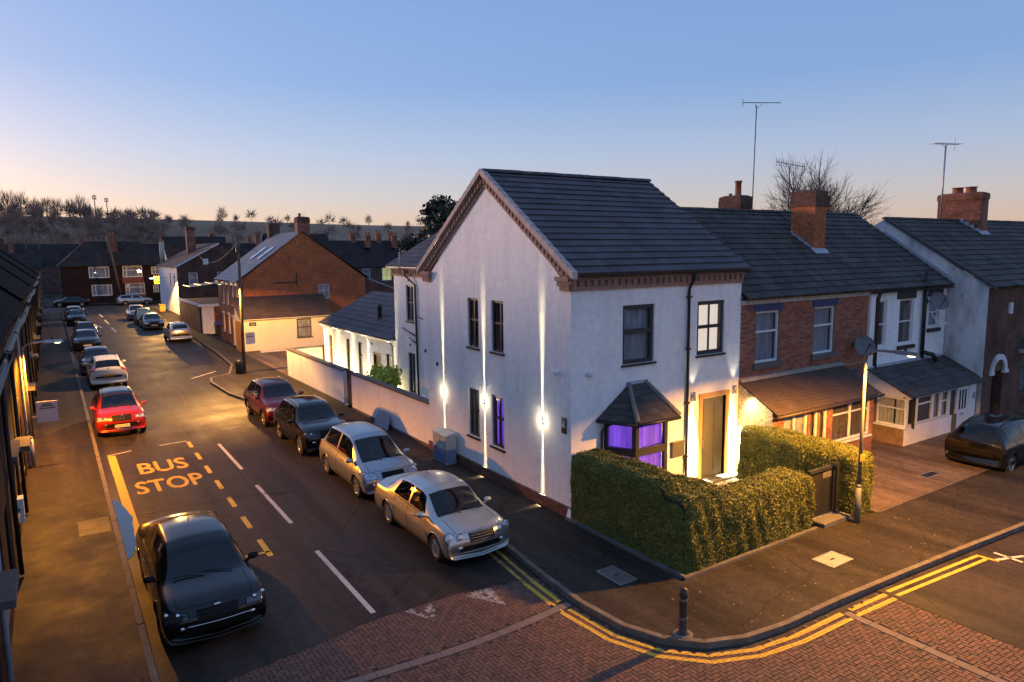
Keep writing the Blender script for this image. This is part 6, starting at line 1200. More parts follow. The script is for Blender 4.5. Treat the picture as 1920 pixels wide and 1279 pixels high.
def fuzzy_tree_meshes(seed, h):
    """a far winter tree: trunk, limbs and a haze of fine twigs"""
    g = np.random.default_rng(seed); tr = MB(); w = h * g.uniform(.34, .46); tr.tube([(0, 0, 0), (.1, 0, h * .3), (0, .1, h * .55)], [h * .026, h * .02, h * .008], 5, cap=False)
    n = 800; u = g.normal(size=(n, 3)); u /= np.linalg.norm(u, axis=1)[:, None]; u[:, 2] = np.where(u[:, 2] < 0, u[:, 2] * .62, u[:, 2]); lob = 1 + .28 * np.sin(u[:, 0] * 5 + seed) * np.cos(u[:, 1] * 6 + 2 * seed)
    tip = u * (g.uniform(.35, 1, n) ** .6 * lob)[:, None] * np.array([w, w, h * .56]) + np.array([0, 0, h * .43]); root = np.array([0, 0, h * .22]) + (tip - np.array([0, 0, h * .22])) * g.uniform(.45, .85, (n, 1)) - np.array([0, 0, .25])
    s_ = g.normal(size=(n, 3)) * h * .0042; V_ = np.stack([root - s_, root + s_, tip], 1).reshape(-1, 3)
    return tr.mesh('trunk', BARK), raw_mesh('crown', V_, np.arange(len(V_)).reshape(-1, 3), TWIG)
small = [fuzzy_tree_meshes(20 + k, 9.5) for k in range(6)]
def at_az(px, d):
    a = _y + math.atan((px - 960) / 1308.3); return CAM.x + d * math.sin(a), CAM.y + d * math.cos(a)
SK = [(8, 400, 1.5), (34, 395, 1.45), (58, 405, 1.4), (84, 400, 1.1), (104, 400, 1.2), (124, 405, 1.15), (146, 400, 1.15), (166, 405, 1.3), (180, 395, .9), (233, 430, .55), (268, 430, .45), (282, 440, .5), (304, 435, .55), (427, 420, .95), (697, 420, .75), (770, 425, .4)]
NM = ['first', 'second', 'third', 'fourth', 'fifth', 'sixth', 'seventh', 'eighth', 'ninth', 'tenth', 'eleventh', 'twelfth', 'thirteenth', 'fourteenth', 'fifteenth', 'sixteenth', 'seventeenth', 'eighteenth', 'nineteenth', 'twentieth']
for k, (px, d, s_) in enumerate(SK):
    x, y = at_az(px, d); put_tree(small[k % 6], (x, y, hill_h(x, y) - .4), 'bare tree on the hill skyline, %s from the left' % NM[k], s_, k * 1.3, grp='bare trees on the hill skyline')
def woodland():
    """the wood on the slope below the skyline, seen as one grey-brown mass of twigs"""
    V_, n = [], 0
    for _ in range(900):
        px = rng.uniform(-150, 900); d = rng.uniform(165, 385)
        if px > 330 and d > 215 and rng.random() < .82: continue
        x, y = at_az(px, d); z = hill_h(x, y); h = rng.uniform(5, 9.5); w = h * rng.uniform(.42, .6); m = 130
        u = rng.normal(size=(m, 3)); u /= np.linalg.norm(u, axis=1)[:, None]; rr = rng.uniform(.35, 1, m)[:, None]
        c = np.array([x, y, z + h * .55]); tip = c + u * rr * np.array([w, w, h * .5]); root = c + (tip - c) * rng.uniform(.2, .55, (m, 1)) - np.array([0, 0, h * .1])
        s_ = rng.normal(size=(m, 3)) * .09; V_.append(np.stack([root - s_, root + s_, tip], 1).reshape(-1, 3))
        t0 = np.array([[x - .15, y, z], [x + .15, y, z], [x, y, z + h * .7]]); V_.append(t0)
    V_ = np.concatenate(V_); o = add('woodland', raw_mesh('woodland', V_, np.arange(len(V_)).reshape(-1, 3), mat('wood_twigs', (.21, .13, .10), (.32, .21, .165), .05, .95))); tag(o, 'leafless woodland covering the hillside under the skyline', 'woodland', kind='stuff')
woodland()
for x_, h, lb in ((194, 17.5, 'tall floodlight mast on the hill skyline'), (216, 15.5, 'shorter floodlight mast on the hill skyline')):
    x, y = at_az(x_, 420); z = hill_h(x, y); t = thing('floodlight_mast', lb, 'mast', (x, y, z - .3)); part(t, 'mast', CAP, lambda q: q.tube([(x, y, z - .3), (x, y, z + h * .55)], [.28, .2], 6)); part(t, 'floodlight_frame', CAP, lambda q: (q.box(x - .9, x + .9, y - .15, y + .15, z + h * .5, z + h * .53), q.box(x - .9, x + .9, y - .15, y + .15, z + h * .58, z + h * .61), q.box(x - .9, x - .6, y - .1, y + .1, z + h * .53, z + h * .58), q.box(x + .6, x + .9, y - .1, y + .1, z + h * .53, z + h * .58), q.box(x - .15, x + .15, y - .1, y + .1, z + h * .53, z + h * .64)))
# evergreen behind the gable, conifer far right
EVER = leafmat('evergreen_leaf', (.018, .022, .016), (.05, .055, .035))
def leafy(name, label, c, rad, n, size, m, trunk_h, loc):
    t = thing(name, label, 'tree' if trunk_h > 1 else 'shrub', loc); P = []; cl = 26; cen = rng.normal(size=(cl, 3)); cen /= np.linalg.norm(cen, axis=1)[:, None]; cen *= rng.uniform(.35, .92, (cl, 1))
    for k in range(cl):
        u = rng.normal(size=(n // cl, 3)); u /= np.linalg.norm(u, axis=1)[:, None]; P.append(cen[k] + u * rng.uniform(.12, .42, (n // cl, 1)))
    P = np.concatenate(P) * np.array(rad) + np.array(c); N = (P - np.array(c)); N /= np.linalg.norm(N, axis=1)[:, None]
    add('crown', leaves('crown', P, N, size, m, 1.2), t); b = Vector(loc)
    part(t, 'trunk', BARK, lambda q: (q.tube([b, b + (Vector(c) - b) * .5, Vector(c)], [rad[0] * .08, rad[0] * .06, rad[0] * .03], 7), *[q.tube([Vector(c) - Z * rad[2] * .5, Vector(c) + Vector(cen[k] * np.array(rad)) * .9], [rad[0] * .03, .01], 4) for k in range(0, cl, 3)]))
    return t
leafy('evergreen_tree', 'dark evergreen tree behind the left slope of the white gable', (16.9, 37.0, 8.9), (3.1, 3.0, 2.6), 9000, .17, EVER, 7, (16.9, 37.0, 0))
leafy('evergreen_tree', 'second dark evergreen lower behind the white gable', (15.6, 39.5, 7.2), (2.0, 2.0, 1.7), 4000, .16, EVER, 5, (15.6, 39.5, 0))
put_tree(small[1], (36.5, 19.0, 0), 'small pointed tree beyond the white gable end', .98, 1.0)
leafy('courtyard_shrub', 'bright yellow-green shrub behind the garden wall', (1.05, 14.8, 1.5), (.7, 1.25, .72), 4500, .07, leafmat('bright_leaf', (.30, .38, .04), (.62, .66, .12)), .5, (1.15, 14.6, PZ))
# courtyard furniture seen over the wall
def chair(x, y, rz, label):
    t = thing('garden_chair', label, 'chair', (x, y, PZ)); m = mat('rusty_chair', (.35, .13, .05), (.45, .2, .1), 5, .5); ca, sa = math.cos(rz), math.sin(rz); P = lambda a, b, z: (x + a * ca - b * sa, y + a * sa + b * ca, PZ + z)
    part(t, 'seat', m, lambda q: q.hexa([P(-.22, -.22, .42), P(.22, -.22, .42), P(.22, .22, .42), P(-.22, .22, .42), P(-.22, -.22, .45), P(.22, -.22, .45), P(.22, .22, .45), P(-.22, .22, .45)])); part(t, 'backrest', m, lambda q: q.tube([P(-.22, .22, .45), P(-.24, .3, .8), P(-.12, .33, .98), P(.12, .33, .98), P(.24, .3, .8), P(.22, .22, .45)], .018, 6))
    for a, b in ((-.2, -.2), (.2, -.2), (-.2, .2), (.2, .2)): part(t, 'leg', m, lambda q: q.tube([P(a, b, .42), P(a * 1.1, b * 1.1, 0)], .015, 5))
chair(1.35, 24.3, .5, 'curved red garden chair in the far courtyard corner'); chair(1.3, 22.6, 2.2, 'curved red garden chair nearer the annexe windows')
for k, y in enumerate((9.0, 9.6)):
    t = thing('rubbish_sack', ('pale sack against the house behind the garden wall', 'pale sack nearer the street end of the garden wall')[1 - k], 'sack', (.55, y, 1.2)); part(t, 'sack', UPVC, lambda q: q.ball((.52, y, 1.52), .22, .3, .2, 12, 8)); part(t, 'sack_pile', UPVC, lambda q: q.hexa([(.3, y - .28, PZ), (.8, y - .28, PZ), (.8, y + .28, PZ), (.3, y + .28, PZ), (.34, y - .25, 1.42), (.75, y - .25, 1.42), (.75, y + .25, 1.42), (.34, y + .25, 1.42)]))
bd = thing('leaning_board', 'pale rounded board leaning on the garden wall above the pavement', 'board', (-.2, 12, PZ)); part(bd, 'board', mat('pale_blue_board', (.30, .32, .42), (.36, .38, .48), 4, .4), lambda q: q.prism([(0, 0), (1.35, 0), (1.33, .35), (1.1, .58), (.7, .68), (.3, .6), (.06, .38)], lambda a, b, c: Vector((-.28 + b * .3 + c, 11.4 + a, PZ + b)), 0, .025))
# ------------------------------------------------------------------ cars
def paint(name, c, metal=.5, rough=.32): return mat(name, c, tuple(x * 1.08 for x in c), 30, rough, metal=metal, coat=.35)
CGLASS = mat('car_glass', (.006, .0065, .008), rough=.04, spec=.5); TYRE = mat('tyre_rubber', (.012, .012, .012), (.02, .02, .02), 20, .85); RIM = mat('alloy_rim', (.45, .44, .42), rough=.3, metal=.9)
HLAMP = mat('headlamp_glass', (.50, .53, .60), rough=.10, metal=.35, coat=1.); ZONE = mat('window_zone', (.01, .01, .01)); CLEAR = glassmat('tinted_car_glass', (.42, .45, .46)); SEAT = mat('car_upholstery', (.035, .034, .034), (.05, .048, .047), 12, .9); HDARK = mat('dark_headlamp_glass', (.05, .052, .056), rough=.1, metal=.3, coat=1.); BULB = mat('headlamp_reflector', (.75, .76, .78), rough=.08, metal=1.); TLAMP = mat('tail_lamp', (.22, .012, .012), (.35, .02, .02), 20, .15, coat=1.); TRIM = mat('car_black_trim', (.010, .010, .011), rough=.6, spec=.2); CHROME = mat('chrome', (.6, .6, .62), rough=.12, metal=1.)
PLW = mat('plate_white', (.62, .61, .56), rough=.4); PLY = mat('plate_yellow', (.62, .42, .04), rough=.4); INK = mat('plate_ink', (.01, .01, .01), rough=.6); ARCH = mat('wheel_arch', (.008, .008, .008), rough=.95)
# stations from tail to nose: x, underside, belt, top, half-width at mid, belt, top
SH = {
 'saloon': dict(L=4.53, W=1.73, H=1.43, wb=2.715, r=.315, keys=[(-2.33, .42, .46, .50, .68, .66, .60), (-2.40, .30, .58, .64, .80, .77, .68), (-2.37, .25, .82, .90, .84, .79, .68), (-2.24, .23, .90, .985, .855, .79, .66), (-1.72, .21, .915, 1.03, .865, .80, .62), (-1.08, .19, .92, 1.345, .865, .80, .545), (-.35, .18, .915, 1.43, .865, .80, .56), (.22, .18, .905, 1.42, .865, .80, .565), (.48, .18, .90, 1.36, .865, .80, .575), (1.22, .18, .875, .965, .865, .79, .66), (1.82, .19, .79, .875, .85, .76, .60), (2.05, .20, .70, .775, .80, .71, .56), (2.13, .22, .52, .58, .72, .66, .54), (2.06, .26, .30, .33, .62, .58, .5)], ws=(8.1, 8.95), rw=(4.1, 4.95), side=((5.0, 6.25), (6.4, 8.55)), hl=(10.5, 11.7), tl=(1.6, 3.2), gr=(10.9, 12.0)),
 'hatch': dict(L=4.12, W=1.78, H=1.56, wb=2.606, r=.33, keys=[(-1.98, .46, .50, .54, .72, .70, .62), (-2.06, .32, .66, .72, .82, .79, .68), (-2.03, .26, .92, 1.0, .865, .80, .68), (-1.90, .24, 1.0, 1.12, .885, .80, .62), (-1.62, .22, 1.01, 1.40, .885, .80, .55), (-1.40, .21, 1.01, 1.50, .885, .80, .545), (-.6, .21, 1.00, 1.56, .885, .80, .56), (.05, .21, .985, 1.545, .885, .80, .57), (.30, .21, .98, 1.48, .885, .80, .585), (1.12, .21, .955, 1.06, .885, .80, .68), (1.65, .22, .88, .99, .87, .77, .62), (1.92, .23, .77, .86, .82, .72, .56), (2.04, .25, .58, .64, .74, .68, .54), (1.97, .30, .34, .37, .64, .6, .5)], ws=(8.05, 8.95), rw=(3.1, 4.6), side=((4.6, 6.1), (6.25, 8.5)), hl=(10.4, 11.5), tl=(1.9, 3.1), gr=(10.9, 11.9)),
 'suv': dict(L=4.4, W=1.82, H=1.62, wb=2.66, r=.355, keys=[(-2.1, .50, .54, .58, .74, .72, .64), (-2.20, .36, .72, .80, .84, .81, .70), (-2.17, .30, .98, 1.06, .89, .82, .70), (-2.05, .28, 1.06, 1.18, .905, .82, .64), (-1.78, .27, 1.07, 1.46, .91, .82, .58), (-1.55, .26, 1.07, 1.565, .91, .82, .575), (-.7, .26, 1.06, 1.62, .91, .82, .59), (.0, .26, 1.04, 1.605, .91, .82, .60), (.25, .26, 1.035, 1.54, .91, .82, .61), (1.02, .26, 1.01, 1.12, .91, .82, .70), (1.72, .27, .95, 1.06, .895, .80, .66), (2.02, .28, .84, .93, .85, .76, .60), (2.13, .30, .62, .68, .77, .71, .58), (2.05, .34, .38, .41, .66, .62, .5)], ws=(8.05, 8.95), rw=(3.1, 4.6), side=((4.6, 6.1), (6.25, 8.5)), hl=(10.5, 11.5), tl=(1.9, 3.1), gr=(10.9, 11.9)),
 'mpv': dict(L=4.29, W=1.81, H=1.61, wb=2.644, r=.32, keys=[(-2.05, .44, .48, .52, .72, .70, .62), (-2.13, .30, .66, .74, .82, .79, .68), (-2.10, .25, .94, 1.04, .87, .80, .68), (-1.98, .23, 1.0, 1.16, .90, .80, .60), (-1.72, .22, 1.0, 1.44, .90, .80, .55), (-1.50, .21, 1.0, 1.555, .90, .80, .545), (-.6, .21, .98, 1.61, .90, .80, .56), (.10, .21, .96, 1.59, .90, .80, .57), (.40, .21, .95, 1.50, .90, .80, .585), (1.38, .21, .92, 1.02, .90, .80, .68), (1.72, .22, .86, .93, .88, .77, .62), (1.98, .23, .76, .82, .82, .71, .56), (2.10, .25, .54, .60, .74, .67, .54), (2.03, .28, .32, .35, .64, .6, .5)], ws=(8.05, 8.95), rw=(3.1, 4.6), side=((4.6, 6.1), (6.25, 8.6)), hl=(10.0, 11.6), tl=(1.9, 3.1), gr=(11.0, 11.9)),
 'fast': dict(L=4.87, W=1.85, H=1.48, wb=2.85, r=.335, keys=[(-2.38, .42, .46, .50, .72, .70, .64), (-2.46, .30, .60, .68, .84, .81, .70), (-2.43, .25, .86, .95, .89, .82, .70), (-2.30, .23, .95, 1.06, .91, .82, .66), (-1.95, .21, .96, 1.12, .925, .83, .62), (-1.0, .19, .955, 1.41, .925, .83, .57), (-.3, .18, .95, 1.48, .925, .83, .585), (.28, .18, .94, 1.465, .925, .83, .59), (.55, .18, .93, 1.40, .925, .83, .60), (1.38, .18, .90, 1.00, .925, .83, .70), (2.0, .19, .83, .92, .91, .80, .66), (2.28, .20, .72, .80, .86, .76, .60), (2.40, .22, .54, .60, .79, .72, .58), (2.32, .26, .32, .35, .68, .62, .5)], ws=(8.1, 8.95), rw=(4.1, 4.95), side=((5.0, 6.25), (6.4, 8.55)), hl=(10.3, 11.6), tl=(1.6, 3.2), gr=(11.1, 12.2)),
 'estate': dict(L=4.78, W=1.80, H=1.50, wb=2.725, r=.32, keys=[(-2.36, .44, .48, .52, .70, .68, .62), (-2.45, .30, .64, .72, .82, .79, .68), (-2.42, .25, .90, .98, .87, .80, .68), (-2.30, .23, .95, 1.08, .89, .80, .62), (-2.02, .21, .955, 1.36, .90, .80, .57), (-1.85, .20, .955, 1.45, .90, .80, .565), (-.6, .19, .95, 1.50, .90, .80, .575), (.15, .19, .94, 1.49, .90, .80, .58), (.42, .19, .93, 1.42, .90, .80, .59), (1.22, .19, .90, .99, .90, .80, .68), (1.9, .20, .82, .90, .88, .77, .64), (2.15, .21, .72, .79, .83, .73, .58), (2.27, .23, .54, .60, .76, .69, .56), (2.2, .27, .32, .35, .65, .6, .5)], ws=(8.1, 8.95), rw=(3.1, 4.6), side=((4.6, 6.1), (6.25, 8.55)), hl=(10.4, 11.6), tl=(1.9, 3.1), gr=(11.0, 12.0)),
}
def pchip(y, s_):
    """shape-keeping interpolation between stations"""
    y = np.asarray(y, float); n = len(y); d = np.diff(y); m = np.zeros(n)
    for k in range(1, n - 1): m[k] = 0 if d[k - 1] * d[k] <= 0 else 2 * d[k - 1] * d[k] / (d[k - 1] + d[k])
    m[0], m[-1] = d[0], d[-1]; i = np.clip(np.floor(s_).astype(int), 0, n - 2); t = s_ - i
    return (2 * t ** 3 - 3 * t ** 2 + 1) * y[i] + (t ** 3 - 2 * t ** 2 + t) * m[i] + (-2 * t ** 3 + 3 * t ** 2) * y[i + 1] + (t ** 3 - t ** 2) * m[i + 1]
NS_, NG, NT = 8, 5, 8            # rows up the side, over the glass, over the top
class Body:
    def __init__(s, sh):
        s.K = np.array(sh['keys']); s.n = len(s.K); s.memo = {}; W = sh['W'] / 2
        for k, f in ((0, .84), (1, .93), (2, .965), (10, .985), (11, .965), (12, .93), (13, .86)): s.K[k, 4:] = (W * f, W * f - .055, W * f - (.17 if k > 9 else .15))
    def rows(s, st):
        k = round(float(st) * 200)
        if k not in s.memo: s.memo[k] = s.section(k / 200)
        return s.memo[k]
    def section(s, st):
        """half-section at station st as rows of (x, y, z), sill to centre line"""
        x, zb, zt, zr, wm, wb, wt = [float(pchip(s.K[:, k], np.array([st]))[0]) for k in range(7)]
        crown = min(.055, max(.01, (zr - zt) * .45)); ze = zr - crown; out = [(x, 0, zb), (x, wm * .82, zb)]
        for k in range(NS_ + 1):
            v = k / NS_; z = zb + .02 + (zt - zb - .02) * v; bulge = math.sin(math.pi * min(1, v * .98 + .02)) ** .8
            y = wm * .925 * (1 - v) + wb * v; y += (wm - (wm * .925 * .45 + wb * .55)) * bulge
            if .60 < v < .80: y += .012
            out.append((x, y, z))
        for k in range(1, NG + 1):
            v = k / NG; out.append((x, wb + (wt - wb) * v + .018 * math.sin(math.pi * v), zt + (ze - zt) * v))
        for k in range(1, NT + 1):
            v = k / NT; y = wt * (1 - v); out.append((x, y, ze + crown * (1 - (1 - v) ** 2.6)))
        cf = float(np.interp(st, [0, 1, 3, 5, 7.8, 9, 10.5, 11.6, 13], [-.13, -.13, -.10, -.03, .02, .09, .13, .17, .15]))
        return [(x - cf * (y / .85) ** 2, y, z) for x, y, z in out]
    def P(s, st, t):
        r = s.rows(st); k = min(len(r) - 2, int(t)); a, b = Vector(r[k]), Vector(r[k + 1]); return a.lerp(b, t - k)
    def N(s, st, t):
        e = .05; st0, st1 = max(0, st - e), min(s.n - 1, st + e); a = s.P(st1, t) - s.P(st0, t); b = s.P(st, min(t + .3, ROWS - 1)) - s.P(st, max(t - .3, 0)); n = a.cross(b)
        if n.length < 1e-9: n = Vector((0, 1, 0))
        n.normalize(); p = s.P(st, t); return n if n.dot(Vector((0, p.y, p.z - .6)) + Vector((.3 * np.sign(p.x), 0, 0))) > 0 else -n
BELT, TOPE, CEN = 2 + NS_, 2 + NS_ + NG, 2 + NS_ + NG + NT; ROWS = CEN + 1
def car_parts(kind):
    sh = SH[kind]; B = Body(sh); q = MB(); RS = 8; st = np.linspace(0, B.n - 1, (B.n - 1) * RS + 1); nr_ = 2 * ROWS - 2
    def inner(a, b_, m=.08): return math.ceil((a + m) * RS) / RS, math.floor((b_ - m) * RS) / RS
    (sa0, sa1), (sb0, sb1) = sh['side']
    ZN = {'windscreen': (*inner(*sh['ws']), TOPE + 1, CEN), 'rear_window': (*inner(*sh['rw']), TOPE + 1, CEN), 'side_a': (*inner(sa0 + .22, sa1), BELT + 1, TOPE - 1), 'side_b': (*inner(sb0, sb1 - .35), BELT + 1, TOPE - 1)}
    def inzone(s0, t0): return any(a - 1e-6 <= s0 < b_ - 1e-6 and t_ <= t0 < u_ for a, b_, t_, u_ in ZN.values())
    for s_ in st:
        r = B.rows(s_); ring = r + [(x, -y, z) for x, y, z in r[-2:0:-1]]; q.v += ring
    for i in range(len(st) - 1):
        for j in range(nr_):
            k = (j + 1) % nr_; q.f.append((i * nr_ + j, i * nr_ + k, (i + 1) * nr_ + k, (i + 1) * nr_ + j)); q.m.append(2 if inzone(st[i], j if j < CEN else 2 * CEN - j - 1) else 0); q.s.append(True)
    q.f += [tuple(range(nr_ - 1, -1, -1)), tuple((len(st) - 1) * nr_ + j for j in range(nr_))]; q.m += [0, 0]; q.s += [False, False]
    me = q.mesh('body', [TRIM, ARCH, ZONE])
    # cut the wheel arches
    body = bpy.data.objects.new('body', me); COL.objects.link(body); W = sh['W'] / 2
    ax = (sh['wb'] / 2, -sh['wb'] / 2)
    c = MB()
    for x in ax:
        for sd_ in (-1, 1): c.lathe([(0, W - .30), (sh['r'] + .055, W - .30), (sh['r'] + .055, W + .2), (0, W + .2)], (x, 0, sh['r']), (0, sd_, 0), 24, 0, False)
    cut = bpy.data.objects.new('cut', c.mesh('cut', [ARCH])); COL.objects.link(cut)
    import bmesh
    b = bmesh.new(); b.from_mesh(cut.data); bmesh.ops.remove_doubles(b, verts=b.verts, dist=1e-5); bmesh.ops.recalc_face_normals(b, faces=b.faces); b.to_mesh(cut.data); b.free()
    b = bmesh.new(); b.from_mesh(me); bmesh.ops.recalc_face_normals(b, faces=b.faces); b.to_mesh(me); b.free()
    md = body.modifiers.new('b', 'BOOLEAN'); md.object = cut; md.operation = 'DIFFERENCE'; md.solver = 'EXACT'
    try: md.material_mode = 'TRANSFER'
    except Exception: pass
    bpy.context.view_layer.update(); dg = bpy.context.evaluated_depsgraph_get(); new = bpy.data.meshes.new_from_object(body.evaluated_get(dg))
    bpy.data.objects.remove(body); bpy.data.objects.remove(cut)
    zi = [k for k, mm in enumerate(new.materials) if mm == ZONE]
    b = bmesh.new(); b.from_mesh(new); bmesh.ops.delete(b, geom=[f for f in b.faces if f.material_index in zi], context='FACES'); b.to_mesh(new); b.free()
    out = [('body', new, None)]
    def patch(s0, s1, t0, t1, off_, sides=(1,), ns=10, nt=6, slant=(0, 0), hole=None):
        """a piece lying on the skin between stations s0-s1 and rows t0-t1; centre pieces run across"""
        m = MB()
        for sd_ in sides:
            g = []
            for j in range(nt + 1):
                t = t0 + (t1 - t0) * j / nt; v = j / nt; a, b_ = s0 + slant[0] * v, s1 + slant[1] * v; row = []
                for i in range(ns + 1):
                    s_ = a + (b_ - a) * i / ns; p = B.P(s_, t) + B.N(s_, t) * off_; row.append(Vector((p.x, p.y * sd_, p.z)))
                g.append(row)
            if t1 >= CEN - .01 and len(sides) == 1:
                g += [[Vector((p.x, -p.y, p.z)) for p in row] for row in g[-2::-1]]
            i0 = len(m.v); w = ns + 1; m.v += [tuple(p) for row in g for p in row]
            for j in range(len(g) - 1):
                for i in range(ns):
                    if hole:
                        jj = j if j < nt else 2 * nt - 1 - j; v = (jj + .5) / nt; tt = t0 + (t1 - t0) * v; a, b_ = s0 + slant[0] * v, s1 + slant[1] * v; ss = a + (b_ - a) * (i + .5) / ns
                        if hole[0] < ss < hole[1] and hole[2] < tt < hole[3]: continue
                    m.f.append((i0 + j * w + i, i0 + j * w + i + 1, i0 + (j + 1) * w + i + 1, i0 + (j + 1) * w + i)); m.m.append(0); m.s.append(True)
        return m
    def glazing(name, s0, s1, t0, t1, sides, zone, slant=(0, 0)):
        z_ = (zone[0] + .02, zone[1] - .02, zone[2] + .05, zone[3] + (.1 if zone[3] >= CEN else -.05))
        addp(name + '_surround', patch(s0, s1, t0, t1, .005, sides, 26, 18, slant, z_), CGLASS); addp(name, patch(zone[0] - .04, zone[1] + .04, zone[2] - .15, min(CEN, zone[3] + .15), .001, sides, 10, 6), CLEAR)
    def addp(name, m, mt): out.append((name, m.mesh(name, TRIM if mt == 'PAINT' else mt), mt))
    glazing('windscreen', sh['ws'][0], sh['ws'][1], TOPE + .35, CEN, (1,), ZN['windscreen']); glazing('rear_window', sh['rw'][0], sh['rw'][1], TOPE + .4, CEN, (1,), ZN['rear_window'])
    m = MB(); m.box(-1.6, 1.1, -W + .14, W - .14, .30, .34); addp('cabin_floor', m, SEAT)
    x9 = B.K[9][0]; zb_ = B.K[9][2]; m = MB(); m.hexa([(x9 - .55, -W + .2, zb_ - .35), (x9 - .08, -W + .2, zb_ - .35), (x9 - .08, W - .2, zb_ - .35), (x9 - .55, W - .2, zb_ - .35), (x9 - .48, -W + .2, zb_ - .02), (x9 - .05, -W + .22, zb_ + .03), (x9 - .05, W - .22, zb_ + .03), (x9 - .48, W - .2, zb_ - .02)]); addp('dashboard', m, SEAT)
    for y_ in (-.37, .37):
        m = MB(); xs_ = x9 - 1.15; zt_ = B.K[6][3] - .62
        m.hexa([(xs_ - .1, y_ - .24, .34), (xs_ + .42, y_ - .24, .34), (xs_ + .42, y_ + .24, .34), (xs_ - .1, y_ + .24, .34), (xs_ - .1, y_ - .25, .56), (xs_ + .42, y_ - .23, .60), (xs_ + .42, y_ + .23, .60), (xs_ - .1, y_ + .25, .56)])
        m.hexa([(xs_ - .16, y_ - .24, .5), (xs_ + .04, y_ - .24, .5), (xs_ + .04, y_ + .24, .5), (xs_ - .16, y_ + .24, .5), (xs_ - .34, y_ - .2, zt_ + .32), (xs_ - .20, y_ - .2, zt_ + .32), (xs_ - .20, y_ + .2, zt_ + .32), (xs_ - .34, y_ + .2, zt_ + .32)]); m.ball((xs_ - .30, y_, zt_ + .42), .06, .13, .09, 10, 8); addp('front_seat', m, SEAT)
    m = MB(); m.hexa([(x9 - 2.25, -.62, .5), (x9 - 2.0, -.62, .5), (x9 - 2.0, .62, .5), (x9 - 2.25, .62, .5), (x9 - 2.4, -.55, 1.0), (x9 - 2.25, -.55, 1.0), (x9 - 2.25, .55, 1.0), (x9 - 2.4, .55, 1.0)]); addp('rear_seat', m, SEAT)
    m = MB(); c0 = Vector((x9 - .62, -.37, zb_ - .02)); m.tube([c0 + Vector((.06 * math.sin(a), .18 * math.cos(a), .17 * math.sin(a))) for a in [2 * math.pi * k / 16 for k in range(17)]], .016, 5); m.tube([c0, c0 + Vector((.2, 0, -.08))], .03, 6); addp('steering_wheel', m, TRIM)
    m = MB(); p_ = B.P(8.25, CEN); m.ball((p_.x + .02, 0, p_.z - .07), .02, .11, .035, 10, 6); addp('rear_view_mirror', m, TRIM)
    for sd_ in (1, -1):
        (a0, a1), (b0, b1) = sh['side']
        glazing('side_window', a0, a1, BELT + .45, TOPE - .45, (sd_,), ZN['side_a'], (.25, 0)); glazing('side_window', b0, b1, BELT + .45, TOPE - .45, (sd_,), ZN['side_b'], (0, -.42))
        h0, h1 = sh['hl']
        if kind == 'saloon':
            for tt, ss, ry in ((BELT + 1.5, 11.05, .115), (TOPE + 1.55, 11.35, .085)):
                p = B.P(ss, tt); n_ = (B.N(ss, tt) + Vector((1.1, 0, 0))).normalized(); n_.y *= sd_; c_ = Vector((p.x - .012, p.y * sd_, p.z)); m = MB(); m.lathe([(0, .026), (ry * .45, .024), (ry * .8, .016), (ry, .002)], c_, n_, 20); addp('headlight', m, HLAMP); m = MB(); m.lathe([(ry, .0), (ry * 1.06, .01), (ry * 1.12, -.005)], c_, n_, 20); addp('headlight_rim', m, TRIM); m = MB(); m.ball(c_ + n_ * .012, .03, .03, .03, 8, 6); addp('headlamp_reflector', m, BULB)
            hl_done = True
        else: hl_done = False
        if not hl_done: addp('headlight', patch(h0, h1, BELT - 1.2, TOPE + 2.4, .006, (sd_,), 8, 8, slant=(.72 * (h1 - h0), .12)), HLAMP)
        hp = [(h0, BELT - 1.2), (h1, BELT - 1.2), (h1 + .12, TOPE + 2.4), (h0 + .72 * (h1 - h0), TOPE + 2.4), (h0, BELT - 1.2)]; pts = []
        for (sa, ta), (sb, tb) in zip(hp, hp[1:]):
            for k in range(6): p = B.P(sa + (sb - sa) * k / 6, ta + (tb - ta) * k / 6) + B.N(sa + (sb - sa) * k / 6, ta + (tb - ta) * k / 6) * .007; pts.append((p.x, p.y * sd_, p.z))
        m = MB(); m.tube(pts + [pts[0]], .007, 5)
        if not hl_done: addp('headlight_rim', m, TRIM)
        fp = B.P(12.35, TOPE + 1.0); m = MB(); m.ball((fp.x + .0, fp.y * sd_, fp.z), .03, .075, .035, 12, 6); addp('fog_light', m, BULB)
        m = MB()
        for tt, ss in ((BELT + .6, .45), (TOPE + .6, .72)):
            p = B.P(h0 + (h1 - h0) * ss, tt); m.ball((p.x + .004, p.y * sd_, p.z), .035, .05, .045, 10, 6)
        if not hl_done: addp('headlamp_reflector', m, BULB)
        t0, t1 = sh['tl']; addp('tail_light', patch(t0, t1, BELT - 2.6, TOPE + 1.2, .006, (sd_,), 8, 6), TLAMP)
        # arch lips, cladding, shut lines and handles
        for xw in ax:
            m = MB(); ra = sh['r'] + .055; pts = []
            for k in range(15):
                a = math.pi * (-.06 + 1.12 * k / 14); xx_, zz_ = xw + ra * math.cos(a), sh['r'] + ra * math.sin(a); best = min(np.linspace(.5, 12.5, 97), key=lambda s_: abs(B.P(s_, 6).x - xx_)); rr_ = B.rows(best)
                y_ = float(np.interp(zz_, [p[2] for p in rr_[2:BELT + 1]], [p[1] for p in rr_[2:BELT + 1]])); pts.append((xx_, (y_ - .002) * sd_, zz_))
            m.tube(pts, .028 if kind == 'suv' else .012, 6); addp('arch_lip', m, TRIM if kind == 'suv' else 'PAINT')
        if kind in ('suv', 'hatch'): addp('sill_cladding', patch(5.1, 8.75, 2.1, 3.7, .008, (sd_,), 10, 3), TRIM)
        m = MB()
